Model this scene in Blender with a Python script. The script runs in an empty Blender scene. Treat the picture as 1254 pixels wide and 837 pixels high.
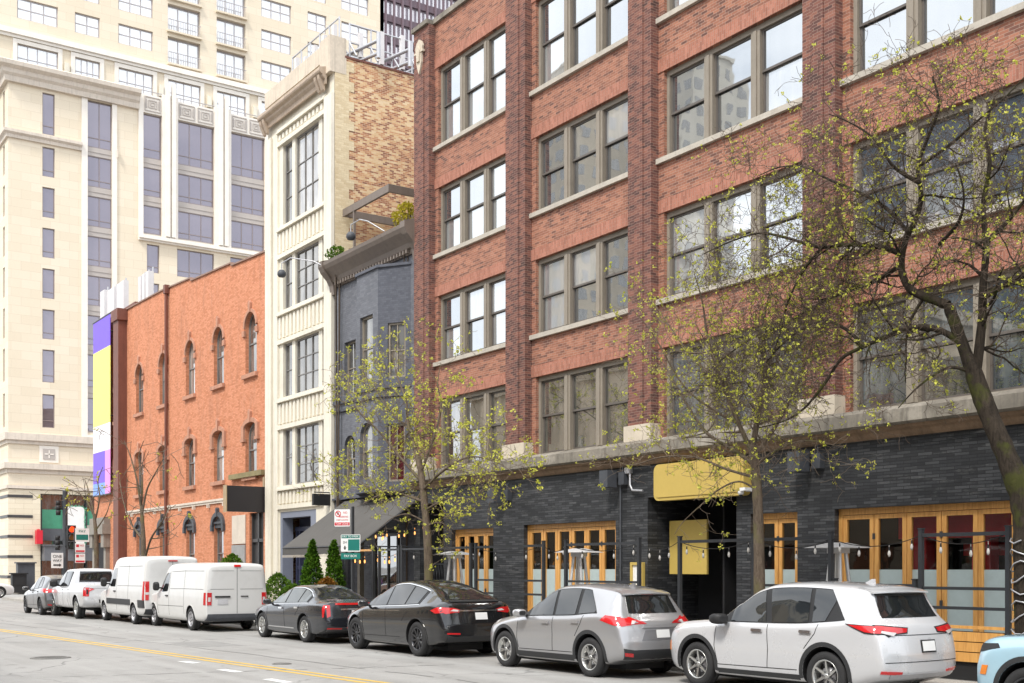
import bpy, bmesh, math, random
import numpy as np
from mathutils import Vector, Matrix
from mathutils.bvhtree import BVHTree
from mathutils.geometry import delaunay_2d_cdt

random.seed(7)
SC = bpy.context.scene
COL = SC.collection
PI = math.pi

# ------------------------------------------------------------------ camera model (photo pixels -> street metres)
F_PX, VPX, HOR, EYE = 1440.0, -360.0, 696.0, 1.95
TH = math.atan2(627 - VPX, F_PX)
SN, CS = math.sin(TH), math.cos(TH)

def ray(x, y):
    u = (x - 627) / F_PX
    return (u * SN - CS, u * CS + SN, (HOR - y) / F_PX)

def at_y(x, y, Y):
    r = ray(x, y); t = Y / r[1]
    return Vector((r[0] * t, Y, EYE + r[2] * t))

def on_ground(x, y, z=0.0):
    r = ray(x, y); t = (z - EYE) / r[2]
    return Vector((r[0] * t, r[1] * t, z))

# ------------------------------------------------------------------ mesh builder
class MB:
    def __init__(s):
        s.v = []; s.f = []; s.m = []; s.sm = []

    def face(s, pts, m=0, smooth=False):
        i = len(s.v); s.v.extend(tuple(p) for p in pts)
        s.f.append(tuple(range(i, i + len(pts)))); s.m.append(m); s.sm.append(smooth)

    def grid(s, rows, m=0, smooth=True, closed=False):
        i0 = len(s.v); n = len(rows[0])
        for r in rows: s.v.extend(tuple(p) for p in r)
        for a in range(len(rows) - 1):
            for b in range(n if closed else n - 1):
                c = (b + 1) % n
                s.f.append((i0 + a * n + b, i0 + a * n + c, i0 + (a + 1) * n + c, i0 + (a + 1) * n + b))
                s.m.append(m); s.sm.append(smooth)

    def hexa(s, p, m=0):
        i = len(s.v); s.v.extend(tuple(q) for q in p)
        for f in ((0, 3, 2, 1), (4, 5, 6, 7), (0, 1, 5, 4), (1, 2, 6, 5), (2, 3, 7, 6), (3, 0, 4, 7)):
            s.f.append(tuple(i + k for k in f)); s.m.append(m); s.sm.append(False)

    def box(s, x0, x1, y0, y1, z0, z1, m=0):
        s.hexa([(x0, y0, z0), (x1, y0, z0), (x1, y1, z0), (x0, y1, z0),
                (x0, y0, z1), (x1, y0, z1), (x1, y1, z1), (x0, y1, z1)], m)

    def ubox(s, mp, u0, u1, v0, v1, d0, d1, m=0):
        s.hexa([mp(u0, v0, d0), mp(u1, v0, d0), mp(u1, v0, d1), mp(u0, v0, d1),
                mp(u0, v1, d0), mp(u1, v1, d0), mp(u1, v1, d1), mp(u0, v1, d1)], m)

    def tube(s, pts, rad, n=6, m=0, cap=True, smooth=True):
        pts = [Vector(p) for p in pts]
        if not isinstance(rad, (list, tuple)): rad = [rad] * len(pts)
        rows = []; up = Vector((0.13, 0.31, 1)).normalized(); prev = None
        for i, p in enumerate(pts):
            t = (pts[min(i + 1, len(pts) - 1)] - pts[max(i - 1, 0)])
            if t.length < 1e-9: t = Vector((0, 0, 1))
            t.normalize()
            if prev is None:
                a = t.cross(up)
                if a.length < .05: a = t.cross(Vector((1, 0, 0)))
            else:
                a = prev - t * prev.dot(t)
                if a.length < 1e-4: a = t.cross(up)
            a.normalize(); b = t.cross(a); prev = a
            rows.append([p + (a * math.cos(2 * PI * k / n) + b * math.sin(2 * PI * k / n)) * rad[i] for k in range(n)])
        s.grid(rows, m, smooth, closed=True)
        if cap:
            s.face(list(reversed(rows[0])), m); s.face(rows[-1], m)

    def lathe(s, prof, mat4, n=24, m=0, smooth=True, closed_prof=False):
        rows = []
        for (r, h) in prof:
            rows.append([mat4 @ Vector((r * math.cos(2 * PI * k / n), r * math.sin(2 * PI * k / n), h)) for k in range(n)])
        s.grid(rows, m, smooth, closed=True)

    def prism(s, mp, poly, d0, d1, m=0):
        """2-D outline poly (u,v) extruded from depth d0 to d1"""
        a = [mp(u, v, d0) for u, v in poly]; b = [mp(u, v, d1) for u, v in poly]
        s.face(a, m); s.face(list(reversed(b)), m)
        n = len(poly)
        for i in range(n):
            j = (i + 1) % n
            s.face([a[j], a[i], b[i], b[j]], m)

    def profile_x(s, prof, x0, x1, m=0):
        """(y,z) outline extruded along X"""
        s.prism(lambda u, v, d: (d, u, v), prof, x0, x1, m)

    def profile_y(s, prof, y0, y1, m=0):
        s.prism(lambda u, v, d: (u, d, v), prof, y0, y1, m)

    def build(s, name, mats, parent=None, sharp=None):
        me = bpy.data.meshes.new(name)
        vs = s.v
        if parent is not None and parent.get('_abs'):
            o = wloc(parent); vs = [(v[0] - o[0], v[1] - o[1], v[2] - o[2]) for v in vs]
        me.from_pydata([tuple(v) for v in vs], [], s.f)
        for m in (mats if isinstance(mats, (list, tuple)) else [mats]): me.materials.append(m)
        me.polygons.foreach_set('material_index', s.m)
        me.polygons.foreach_set('use_smooth', s.sm)
        me.update()
        if sharp is not None:
            bm = bmesh.new(); bm.from_mesh(me)
            bmesh.ops.remove_doubles(bm, verts=bm.verts, dist=.0004)
            bmesh.ops.recalc_face_normals(bm, faces=bm.faces)
            for e in bm.edges:
                if len(e.link_faces) == 2: e.smooth = e.calc_face_angle(0) < sharp
            bm.to_mesh(me); bm.free()
        o = bpy.data.objects.new(name, me); COL.objects.link(o)
        if parent is not None:
            o.parent = parent
            if parent.get('_abs'): o['_abs'] = 1
        return o

def wloc(o):
    p = Vector((0, 0, 0))
    while o is not None:
        p += o.location; o = o.parent
    return p

def thing(name, label, cat, loc=(0, 0, 0), rz=0.0, group=None, local=False):
    o = bpy.data.objects.new(name, None); COL.objects.link(o)
    o.location = loc; o.rotation_euler = (0, 0, rz)
    o['label'] = label; o['category'] = cat
    if group: o['group'] = group
    if not local: o['_abs'] = 1
    o.empty_display_size = .3
    return o

def tag(o, label, cat, group=None):
    o['label'] = label; o['category'] = cat
    if group: o['group'] = group
    return o

def struct(mb, name, mats, kind='structure'):
    o = mb.build(name, mats); o['kind'] = kind
    return o

# planes: u along the wall, v up, d depth INTO the building
def PY(Y): return lambda u, v, d: (u, Y + d, v)
def PX(X): return lambda u, v, d: (X - d, u, v)
def PL(a, b):
    """vertical plane through plan points a->b (a left as seen from outside)"""
    a = Vector((a[0], a[1], 0)); b = Vector((b[0], b[1], 0)); t = (b - a).normalized()
    n = Vector((-t.y, t.x, 0))          # pointing inwards when a->b runs left to right seen from outside
    return lambda u, v, d: tuple(a + t * u + n * d + Vector((0, 0, v)))

def inside(poly, x, y):
    c = False; n = len(poly); j = n - 1
    for i in range(n):
        xi, yi = poly[i]; xj, yj = poly[j]
        if (yi > y) != (yj > y) and x < (xj - xi) * (y - yi) / (yj - yi) + xi: c = not c
        j = i
    return c

def wall(mb, mp, outer, holes, depth, m=0, reveal_m=None):
    pts = []; edges = []
    for loop in [outer] + holes:
        i0 = len(pts); n = len(loop)
        pts += [Vector(p) for p in loop]
        edges += [(i0 + k, i0 + (k + 1) % n) for k in range(n)]
    vs, es, fs, _, _, _ = delaunay_2d_cdt(pts, edges, [], 0, 1e-6)
    for f in fs:
        cx = sum(vs[i].x for i in f) / len(f); cy = sum(vs[i].y for i in f) / len(f)
        if not inside(outer, cx, cy) or any(inside(h, cx, cy) for h in holes): continue
        tri = [vs[i] for i in f]
        ar = sum(tri[i].x * tri[(i + 1) % len(tri)].y - tri[(i + 1) % len(tri)].x * tri[i].y for i in range(len(tri)))
        if ar < 0: tri.reverse()
        mb.face([mp(p.x, p.y, 0) for p in tri], m)
    rm = m if reveal_m is None else reveal_m
    for h in holes:
        n = len(h)
        for k in range(n):
            a, b = h[k], h[(k + 1) % n]
            mb.face([mp(a[0], a[1], 0), mp(b[0], b[1], 0), mp(b[0], b[1], depth), mp(a[0], a[1], depth)], rm)

def rect(u0, u1, v0, v1): return [(u0, v0), (u1, v0), (u1, v1), (u0, v1)]

def arch(u0, u1, v0, v1, n=10, rise=None):
    """window outline with an arched head whose crown is v1"""
    r = (u1 - u0) / 2; c = (u0 + u1) / 2; rise = r if rise is None else rise
    sp = v1 - rise
    return [(u0, v0), (u1, v0)] + [(c + r * math.cos(PI * k / n), sp + rise * math.sin(PI * k / n)) for k in range(n + 1)]

# ------------------------------------------------------------------ materials
def nt(name):
    m = bpy.data.materials.new(name); m.use_nodes = True
    t = m.node_tree; t.nodes.clear()
    out = t.nodes.new('ShaderNodeOutputMaterial')
    return m, t, out

def N(t, kind, **kw):
    n = t.nodes.new('ShaderNode' + kind)
    for k, v in kw.items():
        if k.startswith('i_'):
            key = k[2:]
            n.inputs[int(key) if key.isdigit() else key.replace('_', ' ')].default_value = v
        else: setattr(n, k, v)
    return n

def math_(t, op, a, b=None, c=None, clamp=False):
    n = N(t, 'Math', operation=op); n.use_clamp = clamp
    for i, x in enumerate((a, b, c)):
        if x is None: continue
        if isinstance(x, (int, float)): n.inputs[i].default_value = x
        else: t.links.new(x, n.inputs[i])
    return n.outputs[0]

def mixc(t, fac, a, b, blend='MIX'):
    n = N(t, 'Mix', data_type='RGBA', blend_type=blend)
    for sock, x in ((n.inputs[0], fac), (n.inputs[6], a), (n.inputs[7], b)):
        if isinstance(x, (int, float)): sock.default_value = x
        elif isinstance(x, (tuple, list)): sock.default_value = (*x[:3], 1)
        else: t.links.new(x, sock)
    return n.outputs[2]

def pr(t, out, **kw):
    p = N(t, 'BsdfPrincipled')
    for k, v in kw.items():
        s_ = p.inputs[k.replace('_', ' ')]
        if isinstance(v, (int, float)): s_.default_value = v
        elif isinstance(v, (tuple, list)): s_.default_value = (*v[:3], 1)
        else: t.links.new(v, s_)
    t.links.new(p.outputs[0], out.inputs[0])
    return p

def noise(t, vec, scale, detail=4, rough=.6, dist=0.0):
    n = N(t, 'TexNoise'); n.inputs['Scale'].default_value = scale; n.inputs['Detail'].default_value = detail
    n.inputs['Roughness'].default_value = rough; n.inputs['Distortion'].default_value = dist
    if vec is not None: t.links.new(vec, n.inputs['Vector'])
    return n.outputs[0]

def ramp(t, fac, stops, interp='LINEAR'):
    n = N(t, 'ValToRGB'); n.color_ramp.interpolation = interp
    e = n.color_ramp.elements
    while len(e) < len(stops): e.new(0.5)
    for i, (p, c) in enumerate(stops):
        e[i].position = p; e[i].color = (*c[:3], 1) if isinstance(c, (tuple, list)) else (c, c, c, 1)
    t.links.new(fac, n.inputs[0])
    return n.outputs[0]

def bump(t, h, strength=.3, dist=.01, normal=None):
    b = N(t, 'Bump'); b.inputs['Strength'].default_value = strength; b.inputs['Distance'].default_value = dist
    t.links.new(h, b.inputs['Height'])
    return b.outputs[0]

def pos(t): return N(t, 'NewGeometry').outputs['Position']
def objco(t): return N(t, 'TexCoord').outputs['Object']

def stretch(t, vec, s):
    n = N(t, 'Mapping'); n.inputs['Scale'].default_value = s
    t.links.new(vec, n.inputs[0]); return n.outputs[0]

def plain(name, col, rough=.6, metal=0.0, var=.18, vs=3.0, bmp=0.0, bs=40.0, streak=0.0, spec=.5, coat=0.0, alt=None, altf=.5):
    """one colour with uneven wear: noise at two sizes, optional vertical streaks"""
    m, t, out = nt(name)
    P = objco(t)
    n1 = noise(t, P, vs, 5, .65); n2 = noise(t, P, vs * 9, 3, .6)
    f = math_(t, 'ADD', math_(t, 'MULTIPLY', n1, .65), math_(t, 'MULTIPLY', n2, .35))
    lo = tuple(max(0, c * (1 - var)) for c in col); hi = tuple(min(1, c * (1 + var)) for c in col)
    c = ramp(t, f, [(.3, lo), (.7, hi)])
    if alt is not None:
        na = noise(t, P, vs * .7, 6, .7)
        c = mixc(t, math_(t, 'MULTIPLY', ramp(t, na, [(.52, 0.0), (.66, 1.0)]), altf), c, alt)
    if streak:
        ns = noise(t, stretch(t, P, (3, 3, .18)), 2.0, 5, .7)
        c = mixc(t, math_(t, 'MULTIPLY', ramp(t, ns, [(.5, 0.0), (.72, 1.0)]), streak), c, tuple(x * .35 for x in col))
    kw = {}
    if bmp: kw['Normal'] = bump(t, noise(t, P, bs, 4), bmp, .01)
    pr(t, out, Base_Color=c, Roughness=rough, Metallic=metal, Specular_IOR_Level=spec, Coat_Weight=coat, Coat_Roughness=.05, **kw)
    return m

def brick(name, stops, mortar, w=.215, h=.073, mw=.009, stain=.35, stain_col=(.05, .035, .03), bmp=.5, rough=.85, soldier=False, wash=0.0, wash_col=(.5, .48, .45), joint=1.0):
    """bricks laid by floor()/fract() of the wall position; every brick draws its own colour from the ramp"""
    m, t, out = nt(name)
    P = pos(t); sx = N(t, 'SeparateXYZ'); t.links.new(P, sx.inputs[0])
    u = math_(t, 'ADD', sx.outputs[0], sx.outputs[1]); v = sx.outputs[2]
    if soldier: u, v = v, u
    row = math_(t, 'FLOOR', math_(t, 'DIVIDE', v, h))
    off = math_(t, 'MULTIPLY', math_(t, 'MODULO', math_(t, 'ABSOLUTE', row), 2.0), .5)
    uu = math_(t, 'ADD', math_(t, 'DIVIDE', u, w), off)
    colm = math_(t, 'FLOOR', uu)
    fu = math_(t, 'FRACT', uu); fv = math_(t, 'FRACT', math_(t, 'DIVIDE', v, h))
    mort = math_(t, 'MAXIMUM', math_(t, 'LESS_THAN', fu, mw / w), math_(t, 'LESS_THAN', fv, mw / h))
    cc = N(t, 'CombineXYZ'); t.links.new(colm, cc.inputs[0]); t.links.new(row, cc.inputs[1])
    wn = N(t, 'TexWhiteNoise', noise_dimensions='2D'); t.links.new(cc.outputs[0], wn.inputs['Vector'])
    big = noise(t, P, .55, 5, .65)
    sel = math_(t, 'ADD', math_(t, 'MULTIPLY', wn.outputs[0], .85), math_(t, 'MULTIPLY', math_(t, 'SUBTRACT', big, .42), .55), clamp=True)
    c = ramp(t, sel, stops)
    fine = noise(t, P, 60, 3)
    c = mixc(t, .5, c, mixc(t, 1.0, c, ramp(t, fine, [(.3, (.6, .6, .6)), (.7, (1.25, 1.25, 1.25))]), 'MULTIPLY'))
    if stain:
        st = noise(t, stretch(t, P, (1.4, 1.4, .35)), 1.1, 6, .7)
        c = mixc(t, math_(t, 'MULTIPLY', ramp(t, st, [(.5, 0.0), (.72, 1.0)]), stain), c, stain_col)
    if wash:
        st = noise(t, stretch(t, P, (.5, .5, 3.5)), 2.2, 7, .75)
        c = mixc(t, math_(t, 'MULTIPLY', ramp(t, st, [(.55, 0.0), (.72, 1.0)]), wash), c, wash_col)
    c = mixc(t, math_(t, 'MULTIPLY', mort, joint), c, mortar)
    hgt = math_(t, 'ADD', math_(t, 'SUBTRACT', 1.0, mort), math_(t, 'MULTIPLY', fine, .4))
    pr(t, out, Base_Color=c, Roughness=rough, Specular_IOR_Level=.3, Normal=bump(t, hgt, bmp, .008))
    return m

def glass_mat(name, inner, refl=.45, wav=.25, tint=(1, 1, 1), inner2=None, fresnel=True):
    """window pane: dim room colour seen through, plus a mirror-like wavy reflection that grows at grazing angles"""
    m, t, out = nt(name)
    P = pos(t)
    n = noise(t, P, .9, 2, .5)
    bm_ = bump(t, n, wav, .02)
    d = N(t, 'BsdfDiffuse')
    if inner2 is not None:
        nn = noise(t, stretch(t, P, (2.5, 2.5, .5)), 1.3, 4, .6)
        t.links.new(ramp(t, nn, [(.42, inner), (.6, inner2)]), d.inputs[0])
    else: d.inputs[0].default_value = (*inner, 1)
    g = N(t, 'BsdfGlossy'); g.inputs['Color'].default_value = (*tint, 1); g.inputs['Roughness'].default_value = .015
    t.links.new(bm_, g.inputs['Normal'])
    mx = N(t, 'MixShader')
    if fresnel:
        lw = N(t, 'LayerWeight'); lw.inputs['Blend'].default_value = .35
        f = math_(t, 'ADD', math_(t, 'MULTIPLY', lw.outputs['Fresnel'], .9), refl * .75, clamp=True)
        t.links.new(f, mx.inputs[0])
    else: mx.inputs[0].default_value = refl
    t.links.new(d.outputs[0], mx.inputs[1]); t.links.new(g.outputs[0], mx.inputs[2])
    t.links.new(mx.outputs[0], out.inputs[0])
    return m

def clear_glass(name, tint=(.75, .8, .8), refl=.16):
    m, t, out = nt(name)
    tr = N(t, 'BsdfTransparent'); tr.inputs[0].default_value = (*tint, 1)
    g = N(t, 'BsdfGlossy'); g.inputs['Roughness'].default_value = .01
    t.links.new(bump(t, noise(t, pos(t), 1.1, 2), .15, .02), g.inputs['Normal'])
    lw = N(t, 'LayerWeight'); lw.inputs['Blend'].default_value = .3
    mx = N(t, 'MixShader')
    t.links.new(math_(t, 'ADD', math_(t, 'MULTIPLY', lw.outputs['Fresnel'], .7), refl * .6, clamp=True), mx.inputs[0])
    t.links.new(tr.outputs[0], mx.inputs[1]); t.links.new(g.outputs[0], mx.inputs[2]); t.links.new(mx.outputs[0], out.inputs[0])
    return m

def emit(name, col, st):
    m, t, out = nt(name)
    e = N(t, 'Emission'); e.inputs[0].default_value = (*col, 1); e.inputs[1].default_value = st
    t.links.new(e.outputs[0], out.inputs[0]); return m

def paint(name, col, metal=0.0, rough=.3, coat=1.0, dirt_=.12):
    m, t, out = nt(name)
    P = objco(t)
    dirt = noise(t, P, 2.2, 6, .65)
    c = mixc(t, math_(t, 'MULTIPLY', ramp(t, dirt, [(.5, 0.0), (.75, 1.0)]), dirt_), col, (.22, .2, .17))
    pr(t, out, Base_Color=c, Metallic=metal, Roughness=math_(t, 'ADD', rough, math_(t, 'MULTIPLY', dirt, .08)), Coat_Weight=coat, Coat_Roughness=.03)
    return m

def leaf_mat(name, c0, c1, trans=.35):
    m, t, out = nt(name)
    n = noise(t, pos(t), 3.5, 3)
    wn = N(t, 'TexWhiteNoise', noise_dimensions='3D')
    sn = N(t, 'VectorMath', operation='SNAP'); sn.inputs[1].default_value = (.06, .06, .06)
    t.links.new(pos(t), sn.inputs[0]); t.links.new(sn.outputs[0], wn.inputs['Vector'])
    f = math_(t, 'ADD', math_(t, 'MULTIPLY', n, .5), math_(t, 'MULTIPLY', wn.outputs[0], .5))
    c = ramp(t, f, [(.25, c0), (.75, c1)])
    d = N(t, 'BsdfDiffuse'); tl = N(t, 'BsdfTranslucent'); mx = N(t, 'MixShader'); mx.inputs[0].default_value = trans
    t.links.new(c, d.inputs[0]); t.links.new(c, tl.inputs[0])
    t.links.new(d.outputs[0], mx.inputs[1]); t.links.new(tl.outputs[0], mx.inputs[2]); t.links.new(mx.outputs[0], out.inputs[0])
    return m

def text(parent, s, size, mp_loc, rot, mat, name='lettering', ax='CENTER'):
    cu = bpy.data.curves.new(name, 'FONT'); cu.body = s; cu.size = size; cu.align_x = ax; cu.align_y = 'CENTER'; cu.extrude = .002
    cu.materials.append(mat)
    tmp = bpy.data.objects.new(name, cu); COL.objects.link(tmp)
    dg = bpy.context.evaluated_depsgraph_get(); dg.update()
    me = bpy.data.meshes.new_from_object(tmp.evaluated_get(dg)); me.name = name
    bpy.data.objects.remove(tmp); bpy.data.curves.remove(cu)
    o = bpy.data.objects.new(name, me); COL.objects.link(o)
    o.parent = parent
    p = Vector(mp_loc)
    if parent.get('_abs'): p = p - wloc(parent)
    o.location = p; o.rotation_euler = rot
    return o
# ------------------------------------------------------------------ palette
X = {}
X['brick_wall'] = brick('orange_red_brick', [(.0, (.12, .06, .05)), (.12, (.19, .085, .062)), (.35, (.29, .122, .08)), (.7, (.365, .155, .098)), (1, (.44, .205, .135))], (.42, .32, .25), w=.205, h=.067, mw=.01, stain=.35, stain_col=(.09, .055, .05), joint=.7)
X['brick_pier'] = brick('purple_brown_brick', [(.0, (.078, .042, .038)), (.3, (.14, .063, .053)), (.65, (.205, .087, .066)), (1, (.295, .128, .09))], (.34, .25, .2), w=.205, h=.067, mw=.01, stain=.35, joint=.65)
X['brick_soldier'] = brick('soldier_course_brick', [(0, (.3, .12, .08)), (.5, (.4, .165, .11)), (1, (.46, .2, .14))], (.36, .25, .2), w=.205, h=.067, mw=.01, soldier=True, stain=.25, joint=.7)
X['brick_dark'] = brick('charcoal_painted_brick', [(0, (.025, .0265, .029)), (.5, (.042, .044, .048)), (1, (.084, .087, .092))], (.016, .017, .02), w=.33, h=.064, mw=.011, stain=.3, stain_col=(.014, .015, .017), wash=.5, wash_col=(.22, .22, .215), rough=.55, bmp=1.0)
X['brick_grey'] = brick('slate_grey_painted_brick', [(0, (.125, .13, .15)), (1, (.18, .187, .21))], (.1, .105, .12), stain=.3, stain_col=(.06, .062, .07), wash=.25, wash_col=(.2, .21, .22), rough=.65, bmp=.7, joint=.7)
X['brick_grey_dark'] = brick('slate_brick_trim_and_shade', [(0, (.085, .09, .11)), (1, (.12, .126, .15))], (.07, .075, .09), stain=.3, stain_col=(.04, .04, .05), rough=.65, bmp=.7, joint=.7)  # darker trim colour; on the oriel side it holds painted-in shade
X['brick_party'] = brick('mottled_cream_party_brick', [(0, (.2, .085, .055)), (.18, (.33, .14, .075)), (.4, (.52, .26, .13)), (.58, (.61, .39, .2)), (.75, (.67, .49, .28)), (1, (.72, .57, .37))], (.66, .52, .37), w=.2, h=.07, mw=.013, stain=.3, stain_col=(.32, .17, .09), joint=.8)
X['brick_cream'] = brick('cream_glazed_brick', [(0, (.6, .48, .3)), (1, (.75, .64, .44))], (.55, .45, .3), w=.22, h=.085, mw=.012, stain=.1, stain_col=(.4, .3, .2), joint=.7)
X['brick_orange'] = brick('orange_painted_brick', [(0, (.52, .2, .1)), (.4, (.63, .26, .14)), (1, (.72, .32, .19))], (.47, .19, .1), mw=.012, stain=.55, stain_col=(.3, .14, .085), wash=.18, wash_col=(.7, .37, .24), bmp=.8, joint=.85)
X['stone_tan'] = brick('buff_limestone_panels', [(0, (.71, .62, .48)), (.5, (.74, .65, .51)), (1, (.77, .68, .545))], (.55, .46, .34), w=1.5, h=.72, mw=.03, stain=.06, stain_col=(.62, .53, .38), bmp=.1, joint=.55)
X['stone_base'] = brick('smooth_buff_stone_courses', [(0, (.72, .64, .49)), (1, (.8, .72, .57))], (.55, .46, .33), w=1.3, h=.42, mw=.03, stain=.12, stain_col=(.5, .42, .3), bmp=.15, joint=.7)
X['stone_white'] = plain('white_cast_stone', (.78, .73, .66), var=.08, vs=1.2, rough=.8, streak=.12)
X['stone_pink'] = plain('pale_weathered_stone', (.62, .55, .47), var=.12, vs=1.1, rough=.85, streak=.3)
X['terracotta'] = plain('cream_white_terracotta', (.72, .67, .56), var=.1, vs=1.3, rough=.55, streak=.3, bmp=.1)
X['terracotta_dirty'] = plain('grimy_terracotta_parapet', (.58, .5, .4), var=.2, vs=1.1, rough=.75, streak=.5)
X['limestone'] = plain('grey_weathered_limestone', (.2, .178, .145), var=.3, vs=1.4, rough=.85, streak=.75, bmp=.3, alt=(.44, .4, .34), altf=.5)
X['limestone_pale'] = plain('pale_limestone_blocks', (.56, .49, .39), var=.15, vs=2, rough=.85, streak=.2, bmp=.2)
X['sill'] = plain('grey_stone_sill', (.44, .4, .34), var=.2, vs=2.5, rough=.85, streak=.2, bmp=.15)
X['brown_mould'] = plain('brown_bed_moulding', (.24, .16, .1), var=.3, vs=2, rough=.8, streak=.5)
X['taupe'] = plain('taupe_painted_frame', (.255, .22, .175), var=.14, vs=2, rough=.6, streak=.15)
X['sash'] = plain('grey_brown_sash', (.115, .1, .088), var=.12, rough=.5)
X['frame_dark'] = plain('dark_metal_frame', (.05, .05, .052), var=.15, rough=.45)
X['frame_grey'] = plain('grey_window_frame', (.2, .19, .18), var=.1, rough=.5)
X['frame_mauve'] = plain('mauve_grey_aluminium', (.24, .195, .19), var=.06, rough=.4)
X['frame_pale'] = plain('pale_grey_aluminium', (.4, .37, .37), var=.05, rough=.4)
X['spandrel'] = plain('grey_spandrel_panel', (.42, .38, .35), var=.06, rough=.5)
X['wood'] = None
X['blackmetal'] = plain('charcoal_powder_coated_steel', (.032, .035, .04), var=.15, rough=.45)
X['black'] = plain('matt_black', (.012, .012, .013), var=.1, rough=.6)
X['rubber'] = plain('tyre_rubber', (.022, .022, .023), var=.2, vs=6, rough=.8)
X['cladding'] = plain('black_plastic_cladding', (.028, .029, .031), var=.15, vs=5, rough=.55)
X['alu'] = plain('brushed_silver_alloy', (.6, .6, .58), var=.06, rough=.3, metal=.9)
X['alu_dark'] = plain('dark_grey_alloy', (.09, .09, .095), var=.08, rough=.3, metal=.8)
X['steel'] = plain('galvanised_steel', (.47, .47, .49), var=.12, vs=4, rough=.4, metal=.5)
X['heater_steel'] = plain('pale_stainless_steel', (.66, .66, .66), var=.06, rough=.35, metal=.3)
X['aerial'] = plain('weathered_white_aerial', (.62, .6, .6), var=.08, rough=.5)
X['chrome'] = plain('chrome_trim', (.75, .75, .75), var=.02, rough=.12, metal=1.0)
X['white'] = plain('white_enamel', (.8, .8, .79), var=.04, rough=.45)
X['plate'] = plain('blank_white_plate', (.75, .75, .74), var=.03, rough=.5)
X['yellow_sign'] = plain('golden_yellow_enamel', (.53, .385, .1), var=.06, vs=1.2, rough=.45)
X['navy'] = plain('navy_painted_joinery', (.035, .04, .075), var=.12, rough=.4)
X['navy_pale'] = plain('pale_slate_blue_trim', (.2, .22, .28), var=.1, rough=.5)
X['awning'] = plain('charcoal_awning_canvas', (.085, .08, .074), var=.12, vs=1.5, rough=.85)
X['fringe'] = plain('beige_awning_fringe', (.45, .4, .33), var=.15, rough=.9)
X['rust'] = plain('oxide_brown_duct', (.16, .055, .035), var=.25, vs=1.5, rough=.6, streak=.4)
X['iron'] = plain('dark_grey_cast_iron', (.06, .065, .075), var=.2, vs=4, rough=.6)
X['hood'] = plain('sandstone_window_hood', (.46, .235, .155), var=.25, vs=4, rough=.85, streak=.4)
X['brownstone'] = plain('grey_carved_portal_stone', (.25, .23, .2), var=.2, vs=3, rough=.85, streak=.3)
X['bronze'] = plain('brown_pressed_metal_cornice', (.17, .135, .11), var=.15, vs=2.5, rough=.55, streak=.3)
X['roof'] = plain('grey_roof_felt', (.16, .155, .15), var=.2, rough=.9)
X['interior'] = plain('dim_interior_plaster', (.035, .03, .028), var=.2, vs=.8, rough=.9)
X['red'] = plain('deep_red_painted_partition', (.72, .012, .025), var=.12, rough=.5)
X['frost'] = plain('frosted_window_film', (.42, .5, .5), var=.1, vs=.8, rough=.25)
X['green_band'] = plain('green_shop_panel', (.09, .36, .22), var=.15, rough=.5)
X['sign_green'] = plain('sign_green', (.01, .17, .14), var=.05, rough=.45)
X['sign_red'] = plain('sign_red', (.6, .02, .04), var=.05, rough=.45)
X['ban_purple'] = plain('purple_vinyl', (.18, .1, .62), var=.05, rough=.6)
X['ban_yellow'] = plain('lemon_vinyl', (.8, .8, .2), var=.04, rough=.6)
X['ban_white'] = plain('white_vinyl', (.82, .8, .82), var=.04, rough=.6)
X['ban_pink'] = plain('pink_vinyl', (.75, .3, .68), var=.04, rough=.6)
X['ban_blue'] = plain('blue_vinyl', (.2, .36, .82), var=.04, rough=.6)
X['led_red'] = emit('red_signal_lens', (1, .05, .01), 1.6)
X['bulb_warm'] = emit('warm_bulb', (1, .42, .12), 1.5)
X['bulb'] = plain('clear_bulb_glass', (.55, .53, .5), var=.1, rough=.1)
X['tail'] = plain('red_tail_lamp', (.55, .012, .015), var=.1, rough=.12, coat=1)
X['tail_clear'] = plain('clear_lamp_lens', (.6, .56, .55), var=.15, rough=.1, coat=1)
X['amber'] = plain('amber_lens', (.75, .22, .02), var=.08, rough=.2)
X['seam'] = plain('panel_gap', (.008, .008, .008), var=.1, rough=.9)
X['carglass'] = None

def wood_mat():
    m, t, out = nt('honey_stained_timber')
    P = pos(t)
    g = noise(t, stretch(t, P, (9, 9, .7)), 2.2, 5, .65, .6)
    c = ramp(t, g, [(.25, (.46, .21, .055)), (.55, (.68, .35, .1)), (.8, (.78, .46, .16))])
    pr(t, out, Base_Color=c, Roughness=.42, Coat_Weight=.25)
    return m
X['wood'] = wood_mat()

def car_glass(name, base=(.012, .014, .015)):
    m, t, out = nt(name)
    pr(t, out, Base_Color=base, Roughness=.02, Specular_IOR_Level=.7, IOR=1.6)
    return m
X['carglass'] = car_glass('tinted_car_glass')
X['carglass_light'] = car_glass('pale_car_glass', (.05, .058, .055))

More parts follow.
